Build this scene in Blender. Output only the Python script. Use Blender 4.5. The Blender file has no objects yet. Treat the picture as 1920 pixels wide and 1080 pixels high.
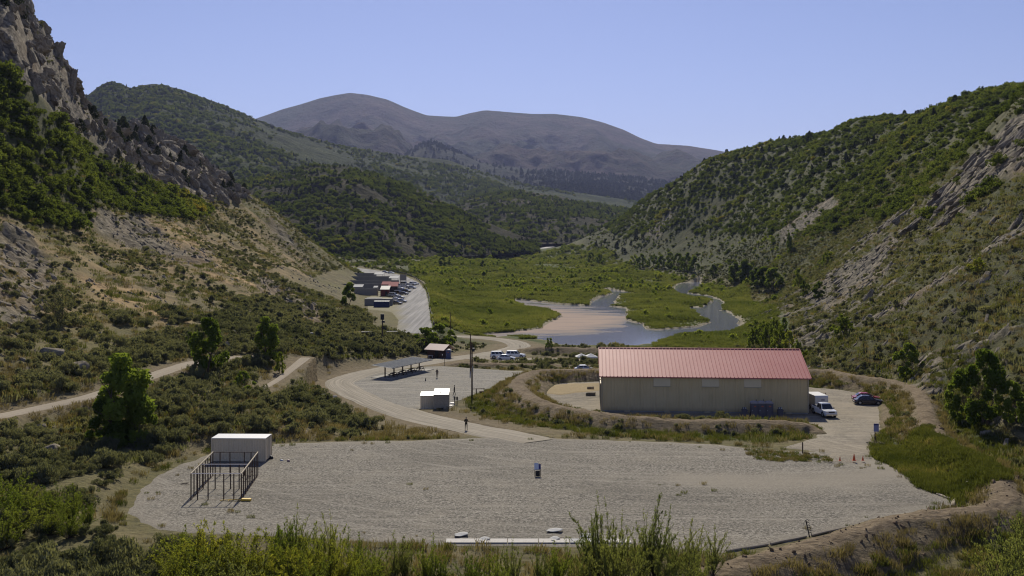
import bpy, bmesh, math, random
import numpy as np
from mathutils import Vector, Matrix, geometry
R = math.radians
rng = np.random.default_rng(7)
random.seed(7)
scene = bpy.context.scene
COL = scene.collection

# ------------------------------------------------------------------ camera
F = 1867.0          # focal length in photograph pixels (35 mm on a 36 mm sensor, 1920 wide)
CZ = 23.5           # eye height above the near edge of the gravel pad
HY = 450.0          # row of the horizon in the photograph
cam_d = bpy.data.cameras.new('camera')
cam_d.lens = 35.0; cam_d.sensor_width = 36.0
cam_d.shift_y = -(540.0 - HY) / 1920.0
cam_d.clip_start = 0.5; cam_d.clip_end = 60000.0
cam = bpy.data.objects.new('camera', cam_d); COL.objects.link(cam)
cam.location = (0, 0, CZ); cam.rotation_euler = (R(90), 0, 0)
scene.camera = cam

# ------------------------------------------------------------------ light
HAZE_DENSITY = 3.3e-5
SUN_EL, SUN_AZ = 38.0, -2.0            # degrees; azimuth measured from +Y towards +X
world = bpy.data.worlds.new('World'); scene.world = world; world.use_nodes = True
wn = world.node_tree; wn.nodes.clear()
sky = wn.nodes.new('ShaderNodeTexSky'); sky.sky_type = 'NISHITA'; sky.sun_disc = False
sky.sun_elevation = R(SUN_EL); sky.sun_rotation = R(SUN_AZ)
sky.altitude = 1700.0; sky.air_density = 1.0; sky.dust_density = 0.4; sky.ozone_density = 4.0
tint = wn.nodes.new('ShaderNodeMix'); tint.data_type = 'RGBA'; tint.blend_type = 'MULTIPLY'
tint.inputs[0].default_value = 1.0
tint.inputs[7].default_value = (1.09, 0.885, 0.95, 1)
bg = wn.nodes.new('ShaderNodeBackground'); bg.inputs[1].default_value = 0.09
wo = wn.nodes.new('ShaderNodeOutputWorld')
wn.links.new(sky.outputs[0], tint.inputs[6]); wn.links.new(tint.outputs[2], bg.inputs[0])
wn.links.new(bg.outputs[0], wo.inputs[0])
sun_d = bpy.data.lights.new('sun', 'SUN'); sun_d.energy = 4.8; sun_d.angle = R(0.53); sun_d.color = (1.0, 0.925, 0.77)
sun = bpy.data.objects.new('sun', sun_d); COL.objects.link(sun)
sd = Vector((math.sin(R(SUN_AZ)) * math.cos(R(SUN_EL)), math.cos(R(SUN_AZ)) * math.cos(R(SUN_EL)), math.sin(R(SUN_EL))))
sun.rotation_euler = (-sd).to_track_quat('-Z', 'Y').to_euler(); sun.location = (0, 60, 120)
vs = scene.view_settings
vs.view_transform = 'Standard'; vs.look = 'None'; vs.gamma = 1.0; vs.exposure = 0.18; vs.use_curve_mapping = False
scene.render.engine = 'CYCLES'
cy = scene.cycles
cy.use_denoising = True; cy.pixel_filter_type = 'BLACKMAN_HARRIS'; cy.filter_width = 1.15; cy.max_bounces = 6; cy.diffuse_bounces = 2; cy.glossy_bounces = 2
cy.transmission_bounces = 3; cy.transparent_max_bounces = 8; cy.volume_bounces = 0
cy.caustics_reflective = False; cy.caustics_refractive = False; cy.sample_clamp_indirect = 6.0
try: cy.denoiser = 'OPENIMAGEDENOISE'
except Exception: pass

# ------------------------------------------------------------------ numeric helpers
def hash2(ix, iy, seed):
    h = (ix.astype(np.int64) * 374761393 + iy.astype(np.int64) * 668265263 + seed * 1442695041) & 0xFFFFFFFF
    h = ((h ^ (h >> 13)) * 1274126177) & 0xFFFFFFFF
    h = h ^ (h >> 16)
    return (h & 0xFFFFFF).astype(np.float64) / float(0xFFFFFF)
def vnoise(x, y, seed=0):
    x = np.asarray(x, float); y = np.asarray(y, float)
    ix = np.floor(x); iy = np.floor(y); fx = x - ix; fy = y - iy
    fx = fx * fx * fx * (fx * (fx * 6 - 15) + 10); fy = fy * fy * fy * (fy * (fy * 6 - 15) + 10)
    a = hash2(ix, iy, seed); b = hash2(ix + 1, iy, seed); c = hash2(ix, iy + 1, seed); d = hash2(ix + 1, iy + 1, seed)
    return (a * (1 - fx) + b * fx) * (1 - fy) + (c * (1 - fx) + d * fx) * fy * 1.0
def fbm(x, y, scale, octs=4, seed=0, gain=0.5):      # about -1..1
    s = 0.0; a = 1.0; t = 0.0
    cx, sx = math.cos(0.6), math.sin(0.6)
    x = np.asarray(x, float) / scale; y = np.asarray(y, float) / scale
    for o in range(octs):
        s = s + a * (vnoise(x, y, seed + o * 17) * 2 - 1); t += a; a *= gain
        x, y = (x * cx - y * sx) * 2.03 + 3.1, (x * sx + y * cx) * 2.03 + 7.7
    return s / t
def ridged(x, y, scale, octs=4, seed=0):             # 0..1, sharp crests
    s = 0.0; a = 1.0; t = 0.0
    x = np.asarray(x, float) / scale; y = np.asarray(y, float) / scale
    for o in range(octs):
        n = 1 - np.abs(vnoise(x, y, seed + o * 23) * 2 - 1) * 1.6
        s = s + a * np.clip(n, -0.6, 1); t += a; a *= 0.5
        x, y = (x * .8 - y * .6) * 2.1 + 1.3, (x * .6 + y * .8) * 2.1 + 5.9
    return s / t
def sstep(a, b, x):
    t = np.clip((x - a) / (b - a), 0, 1); return t * t * (3 - 2 * t)
def polydist(X, Y, poly):                            # signed distance, negative inside
    X = np.asarray(X, float); Y = np.asarray(Y, float)
    P = np.array(poly, float); n = len(P)
    d2 = np.full(X.shape, 1e18); ins = np.zeros(X.shape, bool)
    for i in range(n):
        ax, ay = P[i]; bx, by = P[(i + 1) % n]
        ex, ey = bx - ax, by - ay; L = ex * ex + ey * ey + 1e-12
        t = np.clip(((X - ax) * ex + (Y - ay) * ey) / L, 0, 1)
        dx = X - ax - t * ex; dy = Y - ay - t * ey
        d2 = np.minimum(d2, dx * dx + dy * dy)
        c = ((ay > Y) != (by > Y)) & (X < (bx - ax) * (Y - ay) / (by - ay + 1e-15) + ax)
        ins ^= c
    d = np.sqrt(d2); return np.where(ins, -d, d)
def linedist(X, Y, pts):                             # distance to polyline and the value carried along it
    X = np.asarray(X, float); Y = np.asarray(Y, float)
    best = np.full(X.shape, 1e18); val = [np.zeros(X.shape) for _ in range(len(pts[0]) - 2)]
    for a, b in zip(pts[:-1], pts[1:]):
        ex, ey = b[0] - a[0], b[1] - a[1]; L = ex * ex + ey * ey + 1e-12
        t = np.clip(((X - a[0]) * ex + (Y - a[1]) * ey) / L, 0, 1)
        d2 = (X - a[0] - t * ex) ** 2 + (Y - a[1] - t * ey) ** 2
        m = d2 < best; best = np.where(m, d2, best)
        for k in range(len(val)): val[k] = np.where(m, a[2 + k] + (b[2 + k] - a[2 + k]) * t, val[k])
    return np.sqrt(best), val
def bbox_near(X, Y, pts, m):
    P = np.array([p[:2] for p in pts]); lo = P.min(0) - m; hi = P.max(0) + m
    return (X > lo[0]) & (X < hi[0]) & (Y > lo[1]) & (Y < hi[1])
def smooth_line(pts, n=8):
    P = np.array(pts, float); out = []
    for i in range(len(P) - 1):
        p0 = P[max(i - 1, 0)]; p1 = P[i]; p2 = P[i + 1]; p3 = P[min(i + 2, len(P) - 1)]
        for t in np.arange(n) / n:
            out.append(0.5 * ((2 * p1) + (p2 - p0) * t + (2 * p0 - 5 * p1 + 4 * p2 - p3) * t * t + (3 * p1 - p0 - 3 * p2 + p3) * t ** 3))
    out.append(P[-1]); return [tuple(p) for p in out]
def W(px, py, z):                                    # point at height z seen at that place of the photograph
    d = F * (CZ - z) / (py - HY); return ((px - 960) / F * d, d, z)
def PD(px, py, d): return ((px - 960) / F * d, d, CZ + (HY - py) / F * d)

# ------------------------------------------------------------------ lie of the land: control heights
CP = []
def P(px, py, d): CP.append((px, d, CZ + (HY - py) / F * d))
def Z(px, d, z): CP.append((px, d, z))
for px in (-500, -200, 100, 500, 960, 1400, 1900, 2300):
    Z(px, 6, 18.2); Z(px, 20, 12.6); Z(px, 40, 5.6)
    if px < 1300: Z(px, 58, 0.9)
for px in (250, 500, 960, 1400, 1700):
    Z(px, 90, -0.5); Z(px, 110, -1.2)
    if px < 1300: Z(px, 72, 0.0)
for px, d, z in ((1300, 68, -.7), (1400, 71, -1.3), (1500, 74, -1.7), (1700, 78, -1.6), (1850, 80, -1.2), (1600, 66, -1.9), (1800, 70, -1.7), (1960, 76, -1.2), (2100, 80, -.8)): Z(px, d, z)
for px in (600, 960, 1300, 1600): Z(px, 126, -1.8)
for px, d, z in ((560, 140, -1.2), (650, 150, -2.8), (720, 165, -4), (720, 200, -4), (900, 150, -3.3), (900, 185, -4), (1000, 215, -4.3), (1200, 160, -3.5),
                 (1200, 200, -4), (1500, 160, -3.5), (1500, 195, -4), (1660, 150, -3), (1640, 170, -3), (860, 245, -5.4), (960, 250, -6), (1200, 250, -6),
                 (1400, 250, -6), (850, 310, -6.6), (960, 310, -7.4), (1200, 310, -7.4), (1400, 300, -7.2), (850, 400, -7.2), (1000, 400, -7.4), (1200, 400, -7.4),
                 (1390, 400, -7), (860, 500, -6.4), (1000, 520, -7.3), (1200, 520, -7.3), (1380, 520, -7), (860, 620, -5), (1000, 650, -6.6), (1200, 650, -7.2),
                 (1330, 650, -7.4), (860, 800, -2), (1000, 800, -4), (1180, 800, -3), (700, 800, 3), (560, 820, 6), (700, 1000, 5), (900, 1000, 1.5), (1050, 1000, 0),
                 (1150, 1000, 3), (700, 1400, 13), (900, 1400, 11), (1020, 1400, 11), (700, 1900, 26), (900, 1900, 25), (1050, 1900, 21), (500, 1300, 12), (300, 1300, 15),
                 (770, 300, -4), (770, 420, -3), (770, 560, 0), (720, 640, 1), (700, 480, -1.6), (690, 560, 0), (690, 760, 2.6), (810, 420, -4.4), (815, 560, -3),
                 (1300, 740, -7.2), (1345, 700, -6.6), (1400, 620, -5.5), (1240, 740, -6.8), (700, 285, -2.2), (700, 340, -2.4), (700, 400, -2.6)):
    Z(px, d, z)
# left hillside
for a in ((0, 1000, 80), (0, 900, 95), (150, 900, 94), (200, 960, 85), (0, 840, 106), (0, 780, 118), (180, 740, 134), (360, 680, 166), (480, 668, 184), (570, 660, 200), (250, 860, 107), (300, 800, 122),
          (450, 760, 140), (550, 800, 130), (0, 700, 135), (0, 600, 165), (0, 500, 205), (0, 400, 240), (0, 300, 265), (0, 200, 285), (0, 100, 300), (0, 10, 312),
          (-300, 700, 112), (-300, 500, 150), (-300, 300, 190), (-300, 0, 240), (-500, 300, 165), (-500, -100, 210),
          (150, 600, 190), (150, 500, 245), (150, 400, 300), (150, 300, 350), (150, 232, 380), (150, 176, 404), (75, 55, 364), (115, 100, 386), (132, 145, 396),
          (300, 600, 215), (300, 500, 280), (300, 420, 350), (300, 350, 430), (300, 290, 480), (300, 252, 522),
          (450, 600, 250), (450, 500, 370), (450, 420, 480), (450, 352, 585), (550, 620, 240), (550, 560, 340), (550, 500, 440), (550, 430, 565),
          (610, 640, 230), (620, 600, 300), (620, 550, 400), (600, 530, 470), (600, 468, 585), (645, 500, 630), (690, 650, 240)):
    P(*a)
for a in ((0, 420, 95), (-300, 360, 95), (150, 520, 83), (300, 660, 76), (450, 720, 48), (550, 700, 24), (620, 760, 6), (0, 700, 90), (150, 800, 70), (300, 900, 55), (-500, 400, 100), (450, 950, 30)): Z(*a)
# right hillside
for a in ((1500, 690, 225), (1440, 640, 292), (1440, 560, 500), (1620, 712, 196), (1700, 705, 184), (1800, 745, 150), (1800, 800, 130), (1900, 870, 110), (1900, 960, 86), (2000, 900, 95),
          (1750, 600, 190), (1750, 450, 270), (1750, 355, 340), (1900, 700, 140), (1900, 600, 160), (1900, 500, 190), (1900, 400, 225), (1900, 300, 270), (1900, 200, 330),
          (1600, 640, 220), (1600, 540, 320), (1600, 470, 400), (1500, 610, 300), (1500, 545, 400), (1750, 300, 480), (1750, 250, 560), (1750, 205, 640), (1900, 170, 560),
          (1600, 400, 520), (1600, 300, 690), (1600, 228, 820), (1450, 500, 560), (1450, 420, 690), (1450, 340, 850), (1450, 276, 960), (1300, 482, 860), (1300, 425, 930), (1300, 325, 1050),
          (1200, 475, 980), (1200, 430, 1080), (1200, 378, 1200), (1120, 465, 1180), (1120, 432, 1350), (1078, 460, 1440),
          (2100, 500, 150), (2100, 300, 210), (2100, 150, 270), (2100, 120, 480), (2300, 300, 180), (2300, 100, 230)):
    P(*a)
for a in ((1450, 1250, 105), (1600, 1150, 112), (1300, 1400, 85), (1200, 1550, 52), (1900, 850, 118), (2200, 800, 120), (1750, 950, 116), (1120, 1700, 34), (1450, 1800, 70), (1900, 1600, 100)): Z(*a)
CP = np.array(CP)
def rbf_space(px, d): return px / 480.0, np.log(d) * 2.3
def _rbf():
    a, b = rbf_space(CP[:, 0], CP[:, 1]); n = len(a)
    def k(r2): return np.where(r2 > 1e-12, 0.5 * r2 * np.log(r2 + 1e-12), 0)
    K = k((a[:, None] - a[None]) ** 2 + (b[:, None] - b[None]) ** 2) + np.eye(n) * 0.004
    Q = np.stack([np.ones(n), a, b], 1)
    M = np.block([[K, Q], [Q.T, np.zeros((3, 3))]])
    # heights far off are large: solve in view-slope so that near and far weigh alike
    s = CP[:, 2] / CP[:, 1] ** 0.6
    w = np.linalg.solve(M, np.concatenate([s, [0, 0, 0]]))
    U = np.linspace(-700, 2620, 260); V = np.linspace(math.log(5.0), math.log(2300.0), 340)
    uu, vv = np.meshgrid(U, V); ga, gb = rbf_space(uu.ravel(), np.exp(vv.ravel()))
    out = np.empty(ga.size)
    for i in range(0, ga.size, 20000):
        r2 = (ga[i:i+20000, None] - a[None]) ** 2 + (gb[i:i+20000, None] - b[None]) ** 2
        out[i:i+20000] = k(r2) @ w[:n] + w[n] + w[n+1] * ga[i:i+20000] + w[n+2] * gb[i:i+20000]
    return U, V, (out * np.exp(vv.ravel()) ** 0.6).reshape(uu.shape)
GU, GV, GZ = _rbf()
def base_h(X, Y):
    Y = np.maximum(np.asarray(Y, float), 5.01); X = np.asarray(X, float)
    u = np.clip((X / Y * F + 960 - GU[0]) / (GU[1] - GU[0]), 0, len(GU) - 1.001)
    v = np.clip((np.log(Y) - GV[0]) / (GV[1] - GV[0]), 0, len(GV) - 1.001)
    i = u.astype(int); j = v.astype(int); fu = u - i; fv = v - j
    return (GZ[j, i] * (1 - fu) + GZ[j, i + 1] * fu) * (1 - fv) + (GZ[j + 1, i] * (1 - fu) + GZ[j + 1, i + 1] * fu) * fv

# levelled places ---------------------------------------------------
def pad_z(X, Y): return -0.035 * (Y - 75.0)
def yard_z(X, Y): return -1.65 - 1.85 * sstep(122, 150, Y)
def lot_z(X, Y): return np.interp(Y, [280, 300, 420, 560, 640, 780, 1000], [-4.2, -4, -3, 0, 1, 2.6, 4])
def on(px, py, zf):
    d = 100.0
    for _ in range(40): d = 0.5 * d + 0.5 * F * (CZ - float(zf((px - 960) / F * d, d))) / (py - HY)
    return ((px - 960) / F * d, d)
PAD = [on(a, b, pad_z) for a, b in ((243, 962), (255, 930), (290, 897), (340, 872), (395, 852), (505, 833), (660, 828), (760, 827), (860, 823), (950, 820), (1080, 824), (1240, 829),
       (1340, 834), (1420, 843), (1500, 846), (1570, 846), (1628, 850), (1652, 864), (1690, 885), (1722, 915), (1765, 930), (1792, 941), (1783, 951), (1700, 968), (1600, 987), (1500, 1010), (1400, 1031), (1360, 1035),
       (1200, 1026), (840, 1022), (700, 1014), (560, 1007), (400, 1001), (300, 992), (262, 980))]
YARD = [on(a, b, yard_z) for a, b in ((1016, 728), (1050, 719), (1125, 714), (1300, 714), (1520, 727), (1600, 733), (1640, 750), (1660, 775), (1668, 797), (1640, 812), (1624, 838), (1634, 856), (1600, 872), (1530, 866), (1560, 852),
       (1470, 840), (1530, 822), (1546, 806), (1530, 795), (1490, 790), (1300, 786), (1128, 780), (1060, 768), (1015, 748))]
LOT = [W(a, b, -4)[:2] for a, b in ((640, 728), (672, 714), (700, 702), (790, 688), (830, 687), (900, 692), (985, 697), (965, 712), (930, 724), (884, 741), (852, 752), (846, 768), (790, 770), (745, 760), (690, 742))]
RNG = [on(a, b, lot_z) for a, b in ((812, 626), (806, 600), (803, 570), (797, 545), (785, 530), (760, 518), (720, 509), (660, 501), (652, 505), (690, 513), (700, 552), (690, 560), (690, 580), (735, 585), (748, 600), (744, 624))]
POND = [[W(a, b, -8)[:2] for a, b in pl] for pl in (
    ((880, 632), (894, 628), (940, 625), (985, 620.6), (1016, 616), (1029, 606.5), (1054, 594), (1035, 585), (994, 580), (976, 570.6), (965, 562), (991, 564), (1047, 571.5), (1107, 574), (1110, 566), (1129, 556.5), (1151, 550), (1132, 545),
     (1141, 543), (1185, 549), (1160, 555), (1157, 563), (1143, 574), (1172, 579), (1177, 602), (1199, 606.5), (1210, 617.5), (1235, 619), (1313, 613), (1332, 605), (1313, 597), (1316, 591), (1291, 580), (1304, 576), (1322, 579), (1357, 583), (1385, 599),
     (1390, 620.6), (1360, 625), (1282, 628), (1235, 642), (1197, 650), (1126, 652), (1047, 651), (1035, 642), (1010, 636), (991, 631), (938, 632), (916, 635)),
    ((1265, 546), (1266, 536), (1279, 531), (1313, 528), (1318, 538), (1300, 545), (1290, 550), (1329, 555), (1358, 567), (1352, 582), (1330, 581), (1318, 577), (1330, 570), (1338, 563), (1310, 557.5), (1278, 554)))]
def road_pts(lst, w):                                 # (px, py, z) -> x, y, z, half width
    return smooth_line([W(a, b, z) + ((ww if ww else w),) for a, b, z, ww in lst], 6)
ROAD_MAIN = road_pts([(1010, 829, -1.78, 3.0), (985, 823, -1.8, 3.2), (930, 812, -2.0, 0), (870, 800, -2.6, 0), (780, 780, -3.4, 0), (710, 756, -3.8, 0), (655, 731, -4, 0), (640, 716, -4, 0), (672, 703, -4, 0), (720, 692, -4, 0), (790, 681, -4.4, 0), (828, 675, -4.8, 0),
                      (880, 668, -5.4, 0), (935, 660, -5.9, 0), (972, 650, -6.1, 0), (962, 641, -6.2, 0), (925, 635, -6.3, 0), (870, 631, -6.3, 0), (835, 631, -6, 0)], 3.2)
ROAD_BANK = road_pts([(860, 671, -5.2, 0), (920, 673, -6, 0), (1000, 674, -6, 0), (1125, 676, -6, 0), (1300, 680, -6, 0), (1430, 684, -6, 0)], 3.6)
def along(lst):
    out = []
    for a, b, w in lst:
        x, y = on(a, b, base_h); out.append((x, y, float(base_h(x, y)), w))
    return out
TRACK = smooth_line(along(((-120, 805, 1.6), (0, 780, 1.6), (90, 761, 1.6), (180, 740, 1.6), (280, 706, 1.7), (360, 680, 1.7), (430, 671, 1.6), (480, 668, 1.4))), 6)
TRACK2 = smooth_line(along(((480, 735, .6), (520, 712, .7), (548, 690, .9), (572, 671, 1.1))), 6)
FAR_ROAD = smooth_line(along(((900, 476, 6), (950, 473, 6), (985, 472, 6), (1005, 467, 6), (1035, 463, 6))), 4)
ROADS = [ROAD_MAIN, ROAD_BANK, TRACK, TRACK2, FAR_ROAD]
# earth banks: x, y, crest height, run of the slope per metre of height
def bank(lst, s): return smooth_line([W(a, b, z) + (s,) for a, b, z in lst], 4)
BANKS = [bank([(1530, 806, -1.7), (1515, 795, -1.1), (1480, 790, -0.8), (1380, 787, -0.6), (1280, 785, -0.6), (1180, 780, -0.6), (1120, 772, -0.7), (1060, 763, -0.9), (1012, 750, -1), (985, 735, -1), (969, 720, -1), (979, 706, -1.1), (1011, 694, -1.3), (1107, 691, -1.5), (1300, 690, -1.6), (1530, 692, -1.5),
               (1600, 702, -1.2), (1690, 716, -1), (1726, 740, -0.5), (1737, 785, 0), (1752, 806, 0.2), (1790, 838, .5), (1840, 862, .8), (1872, 900, 1), (1885, 928, 1), (1850, 947, .8), (1700, 966, .55), (1550, 1010, .4), (1440, 1039, .35), (1340, 1066, .3), (1250, 1088, .3)], 1.7),
         bank([(975, 654, -5.4), (1010, 651, -4.6), (1060, 651, -4.5), (1125, 653, -4.5), (1300, 658, -4.5), (1450, 662, -4.6)], 1.5),
         bank([(835, 682, -4.2), (880, 680, -3.9), (960, 681, -4.0), (1060, 684, -4.2), (1125, 684, -4.4)], 1.6)]

def P_of(X, Y, Zv): return X / Y * F + 960, HY + (CZ - Zv) / Y * F
CLIFF_L = ((-400, -500), (0, -60), (40, 5), (100, 50), (150, 110), (190, 170), (250, 205), (340, 262), (460, 340), (470, 372), (430, 385), (370, 372), (300, 345), (230, 300), (200, 290), (170, 255), (130, 235), (90, 190), (50, 160), (0, 120), (-400, -100))
CRAG_L = ((0, 430), (60, 440), (110, 520), (70, 600), (0, 620), (-100, 500)), ((180, 390), (260, 400), (330, 455), (400, 470), (400, 500), (330, 500), (250, 470), (190, 430)), ((480, 390), (520, 420), (560, 460), (545, 468), (500, 430)), ((500, 520), (580, 560), (625, 600), (600, 615), (530, 575), (480, 540))
CLIFF_R = ((1700, 420), (1770, 340), (1850, 270), (1930, 200), (2100, 120), (2100, 260), (1930, 320), (1850, 345), (1790, 385), (1740, 400)), ((1500, 560), (1600, 490), (1680, 440), (1700, 455), (1640, 520), (1560, 590)), ((1450, 440), (1560, 370), (1580, 385), (1480, 455)), ((1200, 440), (1260, 395), (1270, 410), (1230, 445))
def rock_mask(X, Y, z):
    px, py = P_of(X, Y, z); px = px + 14 * fbm(X, Y, 14, 3, 61); py = py + 12 * fbm(X, Y, 11, 3, 62)
    r = np.zeros(np.shape(X))
    near = (px < 700) & (Y > 60)
    if near.any():
        rr = sstep(10, -12, polydist(px[near], py[near], CLIFF_L)) * (Y[near] > 180)
        for c in CRAG_L: rr = np.maximum(rr, 0.75 * sstep(8, -12, polydist(px[near], py[near], c)))
        r[near] = rr
    fr = (px > 1150) & (Y > 100)
    if fr.any():
        rr = np.zeros(fr.sum())
        for c in CLIFF_R: rr = np.maximum(rr, 0.9 * sstep(8, -10, polydist(px[fr], py[fr], c)))
        r[fr] = rr
    # ledges on the near right slope
    xs, ys = X, Y
    ll = (px > 1430) & (py > 390) & (py < 790) & (Y < 430) & (Y > 115) & (X > 60)
    t = fbm(X * 0.9 + Y * 0.45, (Y - X * 0.5) * 0.22, 7.0, 3, 71)
    r = np.where(ll, np.maximum(r, 0.8 * sstep(0.18, 0.36, t)), r)
    return r
def level_w(X, Y):                                    # how far a place is levelled (1 = flat)
    w = np.zeros(np.shape(X)); zf = np.zeros(np.shape(X))
    for poly, f, m in ((PAD, pad_z, 5.0), (YARD, yard_z, 3.0), (LOT, lambda x, y: -4.0 + 0 * x, 4.0), (RNG, lot_z, 14.0)):
        b = bbox_near(X, Y, poly, m + 1)
        if b.any():
            d = polydist(X[b], Y[b], poly); ww = sstep(m, 0.3, d)
            old = w[b]; zz = zf[b]; new = np.maximum(old, ww)
            zf[b] = np.where(ww + old > 1e-6, (zz * old + f(X[b], Y[b]) * ww) / (ww + old + 1e-9), 0); w[b] = new
    return w, zf
def road_w(X, Y):
    w = np.zeros(np.shape(X)); zf = np.zeros(np.shape(X)); ins = np.zeros(np.shape(X))
    for rd in ROADS:
        b = bbox_near(X, Y, rd, 16)
        if b.any():
            d, (zz, hw) = linedist(X[b], Y[b], rd); ww = sstep(hw + (9.0 if rd is ROAD_MAIN else 3.5), hw + 0.5, d)
            m = ww > w[b]; zf[b] = np.where(m, zz, zf[b]); w[b] = np.maximum(w[b], ww); ins[b] = np.maximum(ins[b], sstep(hw + 0.1, hw - 0.5, d))
    return w, zf, ins
def smooth_h(X, Y):
    X = np.atleast_1d(np.asarray(X, float)); Y = np.atleast_1d(np.asarray(Y, float))
    z = base_h(X, Y)
    w, zf = level_w(X, Y); z = z * (1 - w) + zf * w
    rw, rz, ri = road_w(X, Y); rw2 = rw * (1 - 0.999 * (w > 0.98)); z = z * (1 - rw2) + rz * rw2
    return z, np.maximum(w, rw), ri, w
def height(X, Y, full=False):
    X = np.atleast_1d(np.asarray(X, float)); Y = np.atleast_1d(np.asarray(Y, float))
    z, flat, ri, lw = smooth_h(X, Y)
    free = 1 - flat
    # banks
    bk = np.zeros(X.shape); bm = np.zeros(X.shape)
    for B in BANKS:
        b = bbox_near(X, Y, B, 16)
        if b.any():
            d, (cz, s) = linedist(X[b], Y[b], B)
            n = fbm(X[b], Y[b], 3.0, 4, 5); n2_ = fbm(X[b], Y[b], 1.3, 3, 6)
            h = cz + 0.35 * n + 0.16 * n2_ - np.maximum(np.sqrt(d * d + 1.2) - 1.2 + 0.6 * n, 0) / s
            add = np.maximum(h - z[b], 0); m = sstep(0.05, 0.5, add)
            z[b] = np.maximum(z[b], h); bk[b] = np.maximum(bk[b], m); bm[b] = np.maximum(bm[b], sstep(1.9, 0.8, d) * (add > 0))
    # pond
    valley = sstep(255, 285, Y) * (X > -60) * (X < 150) * (Y < 900)
    z = np.where(valley > 0.5, np.maximum(z, -7.55 + 0.25 * fbm(X, Y, 14, 3, 3)), z)
    wet = np.zeros(X.shape); shore = np.zeros(X.shape)
    for pl in POND:
        b = bbox_near(X, Y, pl, 12)
        if b.any():
            d = polydist(X[b], Y[b], pl) + 1.6 * fbm(X[b], Y[b], 5, 2, 31)
            w = sstep(1.6, -1.6, d); z[b] = z[b] * (1 - w) + (-8.9) * w
            wet[b] = np.maximum(wet[b], w); shore[b] = np.maximum(shore[b], sstep(3.2, 0.6, np.abs(d)))
    free = free * (1 - np.clip(wet * 1.5, 0, 1))
    # roughness of the open slopes
    hill = sstep(-1.0, 14, z) * free
    rough = free * (0.10 + 0.0 * X) * fbm(X, Y, 3.0, 3, 11)
    gl = ridged(X * 0.9 + Y * 0.1, Y * 0.45, 34, 4, 41) - 0.45
    rough = rough + hill * (3.2 * fbm(X, Y, 46, 4, 21) + 1.5 * gl + 0.55 * fbm(X, Y, 6, 4, 23))
    far = sstep(420, 800, Y) * sstep(20, 60, z)
    rough = rough + far * hill * (9.0 * (ridged(X * 0.6 - Y * 0.35, Y * 0.5 + X * 0.3, 120, 4, 91) - 0.45))
    z = z + rough
    rk = rock_mask(X, Y, z) * free * (1 - bk)
    st = (X * 0.7 + Y * 0.55 + 1.5 * fbm(X, Y, 20, 2, 9))
    led = (st / 5.5) - np.floor(st / 5.5)
    cl = (X < 0) * sstep(170, 240, Y)
    z = z + rk * (cl * (4.0 * (ridged(X, Y * 0.6, 26, 5, 51) - 0.4) + 2.6 * (ridged(X, Y * 0.8, 9, 5, 53) - 0.4) + 1.3 * np.floor(3 * fbm(X, Y, 6, 3, 57)) / 3) + (1 - cl) * (0.9 * led + 1.2 * (ridged(X, Y, 7, 4, 55) - 0.4)))
    # ground under laid gravel is a little lower
    if full:
        sink = np.zeros(X.shape)
        for poly in (PAD, YARD, LOT):
            b = bbox_near(X, Y, poly, 1)
            if b.any(): sink[b] = np.maximum(sink[b], sstep(-0.6, -1.6, polydist(X[b], Y[b], poly)))
        b = bbox_near(X, Y, RNG, 1)
        if b.any(): sink[b] = np.maximum(sink[b], sstep(0.0, -3, polydist(X[b], Y[b], RNG)))
        sink = np.maximum(sink, ri) * (1 - bk)
        return z - 0.3 * sink, dict(rock=rk, bank=bk, crest=bm, wet=wet, shore=shore, flat=flat, hill=hill, lw=lw)
    return z
def hz(x, y): return float(height(np.array([x]), np.array([y]))[0])
def hit(px, py, d0=58.0, d1=1700.0):                 # where the line of sight meets the ground
    d = np.geomspace(d0, d1, 5000); X = (px - 960) / F * d
    k = np.argmax(height(X, d) >= CZ + (HY - py) / F * d)
    return Vector((X[k], d[k], height(X[k:k+1], d[k:k+1])[0]))

# ------------------------------------------------------------------ materials
MATS = {}
def nt(name):
    m = bpy.data.materials.new(name); m.use_nodes = True; t = m.node_tree; t.nodes.clear()
    MATS[name] = m; return m, t, t.nodes, t.links
def ramp(n, l, src, stops):
    r = n.new('ShaderNodeValToRGB'); e = r.color_ramp.elements
    while len(e) < len(stops): e.new(0.5)
    for k, (p, c) in zip(e, stops):
        k.position = p; k.color = (c if not isinstance(c, (int, float)) else (c, c, c)) + (() if not isinstance(c, (int, float)) and len(c) == 4 else (1,))
    l.new(src, r.inputs[0]); return r
def noise(n, l, vec, scale, detail=4, rough=0.55):
    t = n.new('ShaderNodeTexNoise'); t.inputs['Scale'].default_value = scale; t.inputs['Detail'].default_value = detail
    t.inputs['Roughness'].default_value = rough
    if vec is not None: l.new(vec, t.inputs['Vector'])
    return t
def mixc(n, l, fac, a, b, mode='MIX'):
    m = n.new('ShaderNodeMix'); m.data_type = 'RGBA'; m.blend_type = mode
    for s, v in ((m.inputs[0], fac), (m.inputs[6], a), (m.inputs[7], b)):
        if isinstance(v, (int, float)): s.default_value = v
        elif isinstance(v, tuple): s.default_value = v + (1,) if len(v) == 3 else v
        else: l.new(v, s)
    return m.outputs[2]
def mth(n, l, op, a, b=0.0):
    m = n.new('ShaderNodeMath'); m.operation = op
    for s, v in ((m.inputs[0], a), (m.inputs[1], b)):
        if isinstance(v, (int, float)): s.default_value = v
        else: l.new(v, s)
    return m.outputs[0]
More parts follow.
